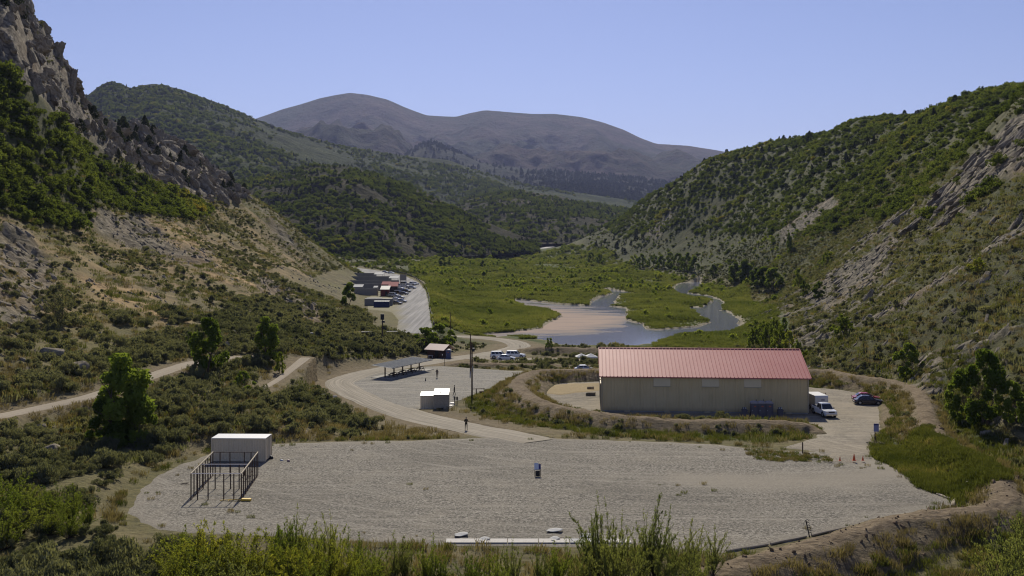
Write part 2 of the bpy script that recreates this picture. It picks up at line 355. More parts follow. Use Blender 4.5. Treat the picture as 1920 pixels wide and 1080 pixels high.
def finish(n, l, col, rough, bump_h=None, bump_s=0.3, bump_d=0.05, spec=0.3, metal=0.0):
    b = n.new('ShaderNodeBsdfPrincipled'); o = n.new('ShaderNodeOutputMaterial')
    if isinstance(col, tuple): b.inputs['Base Color'].default_value = col + (1,)
    else: l.new(col, b.inputs['Base Color'])
    if isinstance(rough, (int, float)): b.inputs['Roughness'].default_value = rough
    else: l.new(rough, b.inputs['Roughness'])
    b.inputs['Specular IOR Level'].default_value = spec; b.inputs['Metallic'].default_value = metal
    if bump_h is not None:
        bp = n.new('ShaderNodeBump'); bp.inputs['Strength'].default_value = bump_s; bp.inputs['Distance'].default_value = bump_d
        l.new(bump_h, bp.inputs['Height']); l.new(bp.outputs[0], b.inputs['Normal'])
    l.new(b.outputs[0], o.inputs[0]); return b
def wpos(n): return n.new('ShaderNodeNewGeometry').outputs['Position']
def attr(n, name):
    a = n.new('ShaderNodeAttribute'); a.attribute_name = name; return a.outputs['Fac']
def paint(name, col, rough=0.5, spec=0.4, metal=0.0, var=0.12, scale=1.5, grime=0.0):
    m, t, n, l = nt(name)
    tc = n.new('ShaderNodeTexCoord').outputs['Object']
    nz = noise(n, l, tc, scale, 5)
    c = mixc(n, l, mth(n, l, 'MULTIPLY', nz.outputs[0], var * 2), col, tuple(x * 0.55 for x in col))
    if grime:
        g = noise(n, l, tc, scale * 4, 6, .7); gr = ramp(n, l, g.outputs[0], ((0.5, 0.0), (0.72, 1.0)))
        c = mixc(n, l, mth(n, l, 'MULTIPLY', gr.outputs[0], grime), c, (0.10, 0.075, 0.05))
    fine = noise(n, l, tc, scale * 20, 3)
    finish(n, l, c, rough, fine.outputs[0], 0.12, 0.01, spec, metal); return m
def leafmat(name, c1, c2, trans=0.35, c3=None, world=0.0):
    m, t, n, l = nt(name)
    oi = n.new('ShaderNodeObjectInfo').outputs['Random']
    tc = n.new('ShaderNodeTexCoord').outputs['Object']
    nz = noise(n, l, tc, 1.7, 3)
    f = mth(n, l, 'ADD', mth(n, l, 'MULTIPLY', oi, 0.6), mth(n, l, 'MULTIPLY', nz.outputs[0], 0.4))
    if world:
        gp_ = noise(n, l, wpos(n), world, 4, .6)
        f = mth(n, l, 'ADD', mth(n, l, 'MULTIPLY', oi, 0.28), mth(n, l, 'ADD', mth(n, l, 'MULTIPLY', nz.outputs[0], 0.12), mth(n, l, 'MULTIPLY', ramp(n, l, gp_.outputs[0], ((0.32, 0.0), (0.68, 1.0))).outputs[0], 0.6)))
    st = [(0.15, c1), (0.75, c2)]
    if c3: st.append((0.93, c3))
    r = ramp(n, l, f, st)
    d = n.new('ShaderNodeBsdfDiffuse'); d.inputs['Roughness'].default_value = 0.5
    tr = n.new('ShaderNodeBsdfTranslucent'); mx = n.new('ShaderNodeMixShader'); mx.inputs[0].default_value = trans
    warm = mixc(n, l, 1.0, r.outputs[0], (1.25, 1.15, 0.6), 'MULTIPLY')
    l.new(r.outputs[0], d.inputs[0]); l.new(warm, tr.inputs[0]); l.new(d.outputs[0], mx.inputs[1]); l.new(tr.outputs[0], mx.inputs[2])
    o = n.new('ShaderNodeOutputMaterial'); l.new(mx.outputs[0], o.inputs[0]); return m

def ground_mat():
    m, t, n, l = nt('hillside_ground'); p = wpos(n)
    big = noise(n, l, p, 0.035, 5); mid = noise(n, l, p, 0.22, 6, .65); fine = noise(n, l, p, 1.6, 6, .7)
    soil = ramp(n, l, mid.outputs[0], ((0.30, (0.060, 0.056, 0.028)), (0.48, (0.125, 0.110, 0.056)), (0.66, (0.215, 0.175, 0.092))))
    dry = ramp(n, l, fine.outputs[0], ((0.3, (0.070, 0.070, 0.028)), (0.65, (0.180, 0.160, 0.068))))
    c = mixc(n, l, ramp(n, l, big.outputs[0], ((0.42, 0.0), (0.62, 1.0))).outputs[0], soil.outputs[0], dry.outputs[0])
    c = mixc(n, l, mth(n, l, 'MULTIPLY', ramp(n, l, fine.outputs[0], ((0.30, 1.0), (0.46, 0.0))).outputs[0], 0.6), c, (0.075, 0.062, 0.045))
    ochre = mixc(n, l, fine.outputs[0], (0.25, 0.165, 0.08), (0.42, 0.30, 0.155))
    c = mixc(n, l, attr(n, 'ochre'), c, ochre)
    grass = ramp(n, l, mid.outputs[0], ((0.3, (0.030, 0.042, 0.013)), (0.5, (0.062, 0.080, 0.022)), (0.7, (0.135, 0.135, 0.045))))
    c = mixc(n, l, attr(n, 'grass'), c, grass.outputs[0])
    scrub = ramp(n, l, mid.outputs[0], ((0.35, (0.030, 0.038, 0.014)), (0.65, (0.080, 0.085, 0.034))))
    c = mixc(n, l, attr(n, 'scrub'), c, scrub.outputs[0])
    dirt = ramp(n, l, fine.outputs[0], ((0.3, (0.115, 0.084, 0.052)), (0.7, (0.255, 0.200, 0.132))))
    c = mixc(n, l, attr(n, 'dirt'), c, dirt.outputs[0])
    # rock: pale tilted beds with dark joints
    mp = n.new('ShaderNodeMapping'); mp.inputs['Rotation'].default_value = (0.5, 0.5, 0.6); mp.inputs['Scale'].default_value = (0.25, 0.9, 1.4); l.new(p, mp.inputs[0])
    beds = noise(n, l, mp.outputs[0], 0.5, 7, .7)
    rock = ramp(n, l, beds.outputs[0], ((0.36, (0.042, 0.038, 0.031)), (0.47, (0.115, 0.102, 0.080)), (0.57, (0.245, 0.212, 0.162)), (0.72, (0.38, 0.325, 0.245))))
    rust = mixc(n, l, ramp(n, l, big.outputs[0], ((0.5, 0.0), (0.7, 0.6))).outputs[0], rock.outputs[0], (0.22, 0.15, 0.085))
    c = mixc(n, l, attr(n, 'rock'), c, rust)
    c = mixc(n, l, attr(n, 'shore'), c, (0.34, 0.30, 0.22))
    h = mth(n, l, 'ADD', mth(n, l, 'MULTIPLY', fine.outputs[0], 0.5), mth(n, l, 'MULTIPLY', beds.outputs[0], 1.0))
    finish(n, l, c, 0.95, h, 0.9, 0.6, 0.1); return m
def gravel_mat(name, c0, c1, c2, track=0.5, tint=(0.36, 0.31, 0.23), arc=(22.0, 150.0, 0.0)):
    m, t, n, l = nt(name); p = wpos(n)
    st = noise(n, l, p, 4.2, 4, .9); md = noise(n, l, p, 0.35, 5, .6); bg_ = noise(n, l, p, 0.06, 4)
    c = ramp(n, l, st.outputs[0], ((0.38, c0), (0.5, c1), (0.60, c2))).outputs[0]
    c = mixc(n, l, ramp(n, l, md.outputs[0], ((0.45, 0.0), (0.75, 0.55))).outputs[0], c, tint)
    c = mixc(n, l, ramp(n, l, bg_.outputs[0], ((0.45, 0.0), (0.65, 0.35))).outputs[0], c, tuple(x * 0.55 for x in c1))
    mp = n.new('ShaderNodeMapping'); mp.inputs['Rotation'].default_value = (0, 0, 0.25); mp.inputs['Scale'].default_value = (0.05, 1.0, 1); l.new(p, mp.inputs[0])
    ds = n.new('ShaderNodeVectorMath'); ds.operation = 'ADD'; l.new(mp.outputs[0], ds.inputs[0])
    wb = noise(n, l, p, 0.03, 2); sc_ = n.new('ShaderNodeVectorMath'); sc_.operation = 'SCALE'; sc_.inputs[3].default_value = 6.0; l.new(wb.outputs[1], sc_.inputs[0]); l.new(sc_.outputs[0], ds.inputs[1])
    tr = noise(n, l, ds.outputs[0], 1.1, 4, .6)
    c = mixc(n, l, mth(n, l, 'MULTIPLY', ramp(n, l, tr.outputs[0], ((0.52, 0.0), (0.66, 1.0))).outputs[0], track), c, c2)
    vd = n.new('ShaderNodeVectorMath'); vd.operation = 'DISTANCE'; l.new(p, vd.inputs[0]); vd.inputs[1].default_value = arc
    c1 = n.new('ShaderNodeCombineXYZ'); l.new(mth(n, l, 'MULTIPLY', vd.outputs['Value'], 1.15), c1.inputs[0]); l.new(mth(n, l, 'MULTIPLY', wb.outputs[0], 5.0), c1.inputs[1])
    ar = noise(n, l, c1.outputs[0], 1.0, 3, .65)
    c = mixc(n, l, mth(n, l, 'MULTIPLY', ramp(n, l, ar.outputs[0], ((0.55, 0.0), (0.66, 1.0))).outputs[0], mth(n, l, 'MULTIPLY', ramp(n, l, bg_.outputs[0], ((0.40, 0.0), (0.6, 1.0))).outputs[0], track * 1.4)), c, tuple(min(x * 1.12, 1) for x in c2))
    c = mixc(n, l, mth(n, l, 'MULTIPLY', ramp(n, l, ar.outputs[0], ((0.34, 1.0), (0.43, 0.0))).outputs[0], track * 0.7), c, tuple(x * 1.5 for x in c0))
    c = mixc(n, l, attr(n, 'worn'), c, tint)
    h = mth(n, l, 'ADD', st.outputs[0], mth(n, l, 'MULTIPLY', md.outputs[0], 0.6))
    finish(n, l, c, 0.95, h, 0.28, 0.04, 0.15); return m
def road_mat(name, edge, rut, along=True):              # uses u across, v along
    m, t, n, l = nt(name); p = wpos(n)
    uv = n.new('ShaderNodeUVMap'); uv.uv_map = 'lane'
    sx = n.new('ShaderNodeSeparateXYZ'); l.new(uv.outputs[0], sx.inputs[0])
    st = noise(n, l, p, 4.0, 5, .75); md = noise(n, l, p, 0.4, 4)
    cb = n.new('ShaderNodeCombineXYZ'); l.new(mth(n, l, 'MULTIPLY', sx.outputs[0], 9.0), cb.inputs[0]); l.new(mth(n, l, 'MULTIPLY', sx.outputs[1], 0.05), cb.inputs[1])
    rt = noise(n, l, cb.outputs[0], 1.2, 4, .6)
    c = ramp(n, l, st.outputs[0], ((0.3, tuple(x * .72 for x in edge)), (0.65, edge))).outputs[0]
    c = mixc(n, l, ramp(n, l, rt.outputs[0], ((0.42, 0.0), (0.62, 0.85))).outputs[0], c, rut)
    c = mixc(n, l, ramp(n, l, md.outputs[0], ((0.5, 0.0), (0.8, 0.5))).outputs[0], c, tuple(x * .8 for x in edge))
    finish(n, l, c, 0.95, st.outputs[0], 0.5, 0.06, 0.15); return m
M_GROUND = ground_mat()
M_GRAVEL = gravel_mat('gravel', (0.034, 0.031, 0.026), (0.145, 0.132, 0.109), (0.33, 0.302, 0.252), 0.26, (0.235, 0.209, 0.166))
M_YARD = gravel_mat('yard_gravel', (0.085, 0.075, 0.058), (0.195, 0.171, 0.132), (0.32, 0.283, 0.224), 0.7, (0.31, 0.264, 0.195), (52.0, 128.0, 0.0))
M_LOT = gravel_mat('lot_gravel', (0.09, 0.084, 0.073), (0.200, 0.188, 0.163), (0.31, 0.288, 0.245), 0.7, (0.29, 0.262, 0.205), (-10.0, 150.0, 0.0))
M_ROAD = road_mat('dirt_road_surface', (0.245, 0.217, 0.17), (0.36, 0.32, 0.255))
M_TRACK = road_mat('track_surface', (0.29, 0.245, 0.185), (0.36, 0.31, 0.24))
M_FARROAD = road_mat('far_road_surface', (0.42, 0.40, 0.36), (0.45, 0.43, 0.39))
def range_mat():
    m, t, n, l = nt('range_road_surface'); p = wpos(n)
    mp = n.new('ShaderNodeMapping'); mp.inputs['Scale'].default_value = (1.1, 0.02, 1); mp.inputs['Rotation'].default_value = (0, 0, -0.05); l.new(p, mp.inputs[0])
    a = noise(n, l, mp.outputs[0], 0.9, 5, .6); b = noise(n, l, p, 0.12, 5, .6); f = noise(n, l, p, 2.0, 4)
    c = ramp(n, l, a.outputs[0], ((0.32, (0.12, 0.118, 0.117)), (0.5, (0.195, 0.19, 0.187)), (0.68, (0.29, 0.28, 0.27)))).outputs[0]
    c = mixc(n, l, ramp(n, l, b.outputs[0], ((0.5, 0.0), (0.75, 0.4))).outputs[0], c, (0.27, 0.25, 0.215))
    c = mixc(n, l, attr(n, 'worn'), c, (0.175, 0.155, 0.085))
    finish(n, l, c, 0.9, f.outputs[0], 0.3, 0.05, 0.2); return m
M_RANGE = range_mat()
def water_mat():
    m, t, n, l = nt('pond_water'); p = wpos(n)
    mp = n.new('ShaderNodeMapping'); mp.inputs['Scale'].default_value = (0.35, 1, 1); l.new(p, mp.inputs[0])
    stk = noise(n, l, mp.outputs[0], 0.11, 5, .65)
    f = mth(n, l, 'ADD', attr(n, 'silt'), mth(n, l, 'MULTIPLY', mth(n, l, 'SUBTRACT', stk.outputs[0], 0.5), 1.1))
    c = ramp(n, l, f, ((0.24, (0.15, 0.165, 0.215)), (0.46, (0.245, 0.225, 0.215)), (0.74, (0.375, 0.30, 0.25)))).outputs[0]
    rip = noise(n, l, p, 1.8, 3, .6)
    b = finish(n, l, c, 0.12, rip.outputs[0], 0.05, 0.06, 0.5); b.inputs['IOR'].default_value = 1.33
    l.new(ramp(n, l, f, ((0.38, 0.08), (0.42, 0.8))).outputs[0], b.inputs['Roughness']); l.new(ramp(n, l, f, ((0.26, 0.5), (0.40, 0.0))).outputs[0], b.inputs['Specular IOR Level']); return m
M_WATER = water_mat()
def far_mat(name, cols, scale, rockc=None, sp=None):
    m, t, n, l = nt(name); p = wpos(n)
    a = noise(n, l, p, scale, 7, .68); b = noise(n, l, p, scale * 7, 6, .7); g = noise(n, l, p, scale * 0.3, 3)
    c = ramp(n, l, mth(n, l, 'ADD', mth(n, l, 'MULTIPLY', a.outputs[0], 0.65), mth(n, l, 'MULTIPLY', b.outputs[0], 0.35)), tuple(zip((0.36, 0.47, 0.56, 0.66), cols))).outputs[0]
    if rockc:
        c = mixc(n, l, ramp(n, l, g.outputs[0], ((0.48, 0.0), (0.62, 0.75))).outputs[0], c, rockc)
    if sp: c = mixc(n, l, ramp(n, l, b.outputs[0], ((0.50, 0.0), (0.56, 1.0))).outputs[0], c, sp)
    finish(n, l, c, 0.98, b.outputs[0], 1.0, 0.25 / scale, 0.05); return m

# ------------------------------------------------------------------ mesh helpers
def link(o): COL.objects.link(o); return o
def tag(o, label=None, cat=None, group=None, kind=None):
    if label: o['label'] = label
    if cat: o['category'] = cat
    if group: o['group'] = group
    if kind: o['kind'] = kind
    return o
def np_mesh(name, V, Fq, mat, attrs=None, smooth=True):
    me = bpy.data.meshes.new(name); V = np.asarray(V, np.float32); Fq = np.asarray(Fq, np.int32)
    k = Fq.shape[1]
    me.vertices.add(len(V)); me.vertices.foreach_set('co', V.ravel())
    me.loops.add(Fq.size); me.loops.foreach_set('vertex_index', Fq.ravel())
    me.polygons.add(len(Fq)); me.polygons.foreach_set('loop_start', np.arange(0, Fq.size, k, dtype=np.int32))
    try: me.polygons.foreach_set('loop_total', np.full(len(Fq), k, np.int32))
    except Exception: pass
    me.polygons.foreach_set('use_smooth', np.full(len(Fq), smooth))
    for nm, a in (attrs or {}).items():
        at = me.attributes.new(nm, 'FLOAT', 'POINT'); at.data.foreach_set('value', np.asarray(a, np.float32))
    me.update(calc_edges=True); me.validate()
    if mat: me.materials.append(mat)
    return me
def grid_faces(nr, nc):
    i = np.arange(nr - 1)[:, None] * nc + np.arange(nc - 1)[None]
    return np.stack([i, i + 1, i + nc + 1, i + nc], -1).reshape(-1, 4)
class MB:
    """collects shapes into one mesh"""
    def __init__(s): s.v = []; s.f = []; s.m = []; s.mi = 0
    def add(s, vs, fs):
        b = len(s.v); s.v += [tuple(v) for v in vs]; s.f += [tuple(i + b for i in f) for f in fs]; s.m += [s.mi] * len(fs); return s
    def box(s, c, d, rz=0.0, M=None):
        x, y, z = (a / 2 for a in d); vs = [(sx * x, sy * y, sz * z) for sz in (-1, 1) for sy in (-1, 1) for sx in (-1, 1)]
        A = Matrix.Translation(c) @ (M if M is not None else Matrix.Rotation(rz, 4, 'Z'))
        return s.add([A @ Vector(v) for v in vs], [(0, 2, 3, 1), (4, 5, 7, 6), (0, 1, 5, 4), (2, 6, 7, 3), (0, 4, 6, 2), (1, 3, 7, 5)])
    def tube(s, pts, rad, n=8, cap=True):
        pts = [Vector(p) for p in pts]; rad = rad if isinstance(rad, (list, tuple)) else [rad] * len(pts); vs = []; fs = []
        for i, p in enumerate(pts):
            t = (pts[min(i + 1, len(pts) - 1)] - pts[max(i - 1, 0)]).normalized()
            u = t.orthogonal().normalized() if i == 0 else (u - t * u.dot(t)).normalized()
            w = t.cross(u)
            for k in range(n):
                a = 2 * math.pi * k / n; vs.append(p + (u * math.cos(a) + w * math.sin(a)) * rad[i])
        for i in range(len(pts) - 1):
            for k in range(n):
                fs.append((i * n + k, i * n + (k + 1) % n, (i + 1) * n + (k + 1) % n, (i + 1) * n + k))
        if cap: fs.append(tuple(range(n - 1, -1, -1))); fs.append(tuple((len(pts) - 1) * n + k for k in range(n)))
        return s.add(vs, fs)
    def bar(s, a, b, w, h=None):
        a = Vector(a); b = Vector(b); h = h or w; t = (b - a); L = t.length; q = t.to_track_quat('X', 'Z').to_matrix().to_4x4()
        return s.box((a + b) / 2, (L, w, h), M=q)
    def prism(s, poly, y0, y1):                          # polygon in xz, extruded along y
        n = len(poly); vs = [(x, y0, z) for x, z in poly] + [(x, y1, z) for x, z in poly]
        return s.add(vs, [tuple(range(n)), tuple(range(2 * n - 1, n - 1, -1))] + [(i, i + n, (i + 1) % n + n, (i + 1) % n) for i in range(n)])
    def mesh(s, name, mats, smooth=False):
        me = bpy.data.meshes.new(name); me.from_pydata(s.v, [], s.f); me.validate()
        for m in (mats if isinstance(mats, (list, tuple)) else [mats]): me.materials.append(m)
        if len(me.polygons) == len(s.m): me.polygons.foreach_set('material_index', s.m)
        if smooth: me.polygons.foreach_set('use_smooth', [True] * len(me.polygons))
        me.update(); return me
    def build(s, name, mats, parent=None, smooth=False):
        o = link(bpy.data.objects.new(name, s.mesh(name, mats, smooth)))
        if parent: o.parent = parent
        return o
def empty(name, loc, rz=0.0):
    o = link(bpy.data.objects.new(name, None)); o.location = loc; o.rotation_euler = (0, 0, rz); o.empty_display_size = 0.3; return o
def copy_tree(o, parent=None):
    c = link(o.copy()); c.parent = parent
    for ch in list(o.children): copy_tree(ch, c)
    return c

# ------------------------------------------------------------------ the ground
NC, NR = 800, 1050
cu = np.linspace(-420, 2340, NC)
ctrl = np.interp(np.linspace(0, 1, 400), [0, 0.05, 0.30, 0.62, 0.82, 1.0], np.log([6, 55, 140, 430, 900, 2100]))
rv = np.exp(np.interp(np.linspace(0, 1, NR), np.linspace(0, 1, 400), ctrl))
UU, DD = np.meshgrid(cu, rv); TX = (UU - 960) / F * DD; TY = DD
TZ, MK = height(TX.ravel(), TY.ravel(), True)
tx, ty = TX.ravel(), TY.ravel(); tpx, tpy = P_of(tx, ty, TZ)
nz1 = fbm(tx, ty, 9, 4, 101); nz2 = fbm(tx, ty, 28, 3, 103)
free = 1 - MK['flat']
valley = ((tx > np.interp(ty, [250, 300, 420, 600, 800, 1000, 1500], [-30, -26, -36, -52, -90, -90, -60])) & (ty > 285) & (TZ < 16) & (tx < np.interp(ty, [285, 330, 450, 560, 700, 900, 1500], [80, 92, 112, 130, 135, 110, 95]))).astype(float)
grass = np.maximum(valley, (ty > 290) * (ty < 620) * sstep(-46, -38, tx) * (tx < 0) * (1 - MK['flat']))
gpoly = [W(a, b, -0.8)[:2] for a, b in ((1625, 850), (1640, 832), (1740, 815), (1790, 860), (1870, 910), (1870, 935), (1800, 948), (1720, 915), (1690, 885))]
grass = np.maximum(grass, 0.9 * sstep(2.0, -1.0, polydist(tx, ty, gpoly) + 1.2 * nz1))
gfront = bbox_near(tx, ty, BANKS[0], 16)
d0, _ = linedist(tx[gfront], ty[gfront], BANKS[0]); 
low = sstep(2.4, 5.0, d0) * sstep(9, 6, d0) * free[gfront] * (ty[gfront] > 108)
grass[gfront] = np.maximum(grass[gfront], 0.9 * low)
strip = sstep(3.5, 0.6, np.abs(polydist(tx, ty, PAD))) * free * 0.55
grass = np.maximum(grass, strip * sstep(-0.2, 0.3, nz1))
dirt = np.maximum(0.75 * MK['bank'], MK['crest'])
dirt = np.maximum(dirt, free * sstep(135, 128, ty) * sstep(0.0, 0.45, nz1) * (tx < -12) * sstep(-50, -38, tx) * 0.8)
dirt = np.maximum(dirt, 0.7 * MK['flat'] * (1 - MK['lw']))
scrub = np.clip(sstep(150, 330, tx) * sstep(0, 40, TZ) + sstep(600, 900, ty) * sstep(4, 26, TZ), 0, 1) * 0.85 * free
scrub = np.maximum(scrub, (tx > 90) * (ty > 520) * sstep(-7, 0, TZ) * free * (0.95 + 0.3 * nz2))
scrub = np.maximum(scrub, sstep(48, 75, tx) * (ty > 120) * sstep(-6, 2, TZ) * free * (0.80 + 0.4 * nz2))
scrub = np.maximum(scrub, (tx < -48) * sstep(600, 680, ty) * free * (0.7 + 0.5 * nz2))
oakL = polydist(tpx + 12 * nz1, tpy + 10 * nz2, ((-400, -60), (0, 100), (60, 165), (130, 240), (200, 300), (300, 350), (400, 390), (380, 410), (280, 400), (180, 385), (140, 430), (60, 420), (0, 400), (-400, 300)))
scrub = np.maximum(scrub, sstep(10, -10, oakL) * (tx < -60) * 0.9)
och = np.zeros(tx.shape)
for pl in (((250, 395), (330, 420), (420, 480), (520, 545), (620, 600), (580, 610), (480, 560), (400, 520), (300, 470)), ((0, 470), (60, 470), (120, 500), (60, 560), (0, 540)), ((150, 520), (260, 540), (350, 600), (300, 620), (200, 570))):
    och = np.maximum(och, sstep(25, -15, polydist(tpx, tpy, pl)) * (tx < -30))
och = np.maximum(och, sstep(30, -40, polydist(tpx, tpy, ((1500, 560), (1640, 480), (1800, 560), (1920, 600), (1920, 720), (1750, 690), (1600, 660)))) * (tx > 50) * (ty < 420) * 0.18)
och = np.maximum(och, (tx < -50) * (ty > 120) * (ty < 520) * sstep(4, 10, TZ) * sstep(60, 35, TZ) * .45)
och = np.clip(och * (0.35 + 0.9 * sstep(-0.25, 0.4, nz1)), 0, 1)
tm = np_mesh('terrain', np.stack([tx, ty, TZ], 1), grid_faces(NR, NC), M_GROUND,
             dict(rock=MK['rock'], grass=grass * (1 - MK['shore'] * 0.6), dirt=dirt, scrub=scrub, ochre=och, shore=MK['shore'] * 0.8))
terrain = tag(link(bpy.data.objects.new('terrain', tm)), 'dry brush-covered valley floor with steep rocky slopes on both sides', kind='structure')

# laid surfaces ------------------------------------------------------
def wobble(poly, amp, step):
    out = []
    n = len(poly)
    for i in range(n):
        a = np.array(poly[i]); b = np.array(poly[(i + 1) % n]); k = max(int(np.hypot(*(b - a)) / step), 1)
        for j in range(k):
            p = a + (b - a) * j / k; t = (b - a) / (np.hypot(*(b - a)) + 1e-9)
            o = amp * float(fbm(np.array([p[0]]), np.array([p[1]]), 2.2, 3, 77)[0]); out.append((p[0] - t[1] * o, p[1] + t[0] * o))
    return out
def sheet(name, poly, zf, off, mat, step, label, worn=None, amp=0.5):
    poly = wobble(poly, amp, step * 0.7)
    Pn = np.array(poly); lo = Pn.min(0); hi = Pn.max(0)
    gx, gy = np.meshgrid(np.arange(lo[0], hi[0], step), np.arange(lo[1], hi[1], step)); gx = gx.ravel(); gy = gy.ravel()
    k = polydist(gx, gy, poly) < -step * 0.4
    pts = [Vector(p) for p in poly] + [Vector((a, b)) for a, b in zip(gx[k], gy[k])]
    n = len(poly)
    vs, es, fs, *_ = geometry.delaunay_2d_cdt(pts, [], [list(range(n))], 1, 1e-4)
    A = np.array([(v.x, v.y) for v in vs]); z = zf(A[:, 0], A[:, 1]) + off
    me = np_mesh(name, np.column_stack([A, z]), np.array(fs), mat, dict(worn=worn(A[:, 0], A[:, 1]) if worn is not None else np.zeros(len(A))))
    # rim that goes down into the ground
    bm = bmesh.new(); bm.from_mesh(me)
    ed = [e for e in bm.edges if len(e.link_faces) == 1]
    ex = bmesh.ops.extrude_edge_only(bm, edges=ed)
    ctr = Pn
    for v in [g for g in ex['geom'] if isinstance(g, bmesh.types.BMVert)]:
        k = int(np.argmin((ctr[:, 0] - v.co.x) ** 2 + (ctr[:, 1] - v.co.y) ** 2)); a_ = ctr[(k + 1) % len(ctr)] - ctr[k - 1]; nn = np.array((a_[1], -a_[0])); nn /= np.hypot(*nn) + 1e-9
        if polydist(np.array([v.co.x + nn[0] * .2]), np.array([v.co.y + nn[1] * .2]), poly)[0] < 0: nn = -nn
        v.co.x += nn[0] * .45; v.co.y += nn[1] * .45; v.co.z -= off + 0.10
    bmesh.ops.recalc_face_normals(bm, faces=bm.faces); bm.to_mesh(me); bm.free()
    if sum(p.normal.z for p in list(me.polygons)[:50]) < 0: me.flip_normals()
    o = tag(link(bpy.data.objects.new(name, me)), label, kind='structure'); return o
sm = lambda x, y: smooth_h(x, y)[0]
def pad_worn(x, y):
    t, _ = linedist(x, y, smooth_line([on(a, b, pad_z) + (0, 0) for a, b in ((1640, 852), (1650, 880), (1590, 900), (1450, 905), (1300, 900))], 5))
    e = polydist(x, y, PAD)
    return np.clip(0.75 * sstep(6, 0.5, t + 1.5 * fbm(x, y, 3, 3, 8)) + 0.5 * sstep(-2.5, 0, e + 1.5 * fbm(x, y, 4, 3, 9)), 0, 0.85)
sheet('gravel_pad', PAD, sm, 0.03, M_GRAVEL, 1.2, 'wide grey gravel pad at the foot of the slope', pad_worn)
sheet('yard', YARD, sm, 0.05, M_YARD, 1.6, 'pale gravel yard around the long metal building', lambda x, y: 0.45 * sstep(-0.1, 0.5, fbm(x, y, 8, 3, 12)))
sheet('parking_lot', LOT, sm, 0.04, M_LOT, 1.8, 'grey gravel lot beside the picnic shelter')
sheet('range_road', RNG, sm, 0.06, M_RANGE, 4.0, 'grey paved strip beside the walled ranges', lambda x, y: sstep(1.5, -1.5, x - np.interp(y, [300, 430, 540, 700], [-34.5, -47.5, -62, -92]) + 2 * fbm(x, y, 8, 2, 4)) * sstep(600, 560, y), 0.4)
def ribbon(name, line, mat, off, label, nx=7):
    L = np.array(line); T = np.gradient(L[:, :2], axis=0); T /= np.hypot(T[:, 0], T[:, 1])[:, None] + 1e-9
    N = np.stack([-T[:, 1], T[:, 0]], 1); s = np.concatenate([[0], np.cumsum(np.hypot(*np.diff(L[:, :2], axis=0).T))])
    V = []; UVv = []
    for i in range(len(L)):
        wob = 1 + 0.14 * float(fbm(np.array([s[i]]), np.array([3.0]), 5, 2, 5)[0])
        for k in range(nx):
            u = -1 + 2 * k / (nx - 1); x, y = L[i, :2] + N[i] * u * L[i, 3] * wob
            V.append((x, y, u)); UVv.append((u, s[i]))
    V = np.array(V); z = sm(V[:, 0], V[:, 1]) + off; rim = np.abs(V[:, 2]) > 0.99
    A = np.column_stack([V[:, :2], np.where(rim, z - 0.16, z)])
    fq = grid_faces(len(L), nx)[:, ::-1]
    me = np_mesh(name, A, fq, mat)
    if me.polygons[0].normal.z < 0: me.flip_normals()
    uv = me.uv_layers.new(name='lane'); idx = np.zeros(len(me.loops), np.int32); me.loops.foreach_get('vertex_index', idx)
    uv.data.foreach_set('uv', np.array(UVv, np.float32)[idx].ravel())
    return tag(link(bpy.data.objects.new(name, me)), label, kind='structure')
ribbon('road', smooth_line(ROAD_MAIN[:], 3), M_ROAD, 0.09, 'pale dirt road curving from the pad past the shelter')
ribbon('road', smooth_line(ROAD_BANK[:], 3), M_ROAD, 0.075, 'dirt road along the foot of the pond bank')
ribbon('path', smooth_line(TRACK[:], 3), M_TRACK, 0.08, 'narrow dirt track along the foot of the brushy hillside')
ribbon('path', smooth_line(TRACK2[:], 3), M_TRACK, 0.07, 'short dirt spur of the track climbing to a level patch')
ribbon('road', FAR_ROAD, M_FARROAD, 0.5, 'pale road far up the valley')
# water
wx, wy = np.meshgrid(np.linspace(-40, 190, 116), np.linspace(270, 800, 180)); wx = wx.ravel(); wy = wy.ravel()
wpx, wpy = P_of(wx, wy, -8.0)
silt = sstep(20, -25, polydist(wpx, wpy, ((880, 640), (900, 600), (960, 560), (1050, 572), (1120, 580), (1190, 590), (1170, 618), (1100, 628), (1010, 634)))) 
silt = np.clip(0.06 + silt * 0.70, 0, 1)
tag(link(bpy.data.objects.new('water', np_mesh('water', np.column_stack([wx, wy, np.full(wx.size, -8.0)]), grid_faces(180, 116), M_WATER, dict(silt=silt)))), 'shallow silty pond and stream channels', kind='structure')

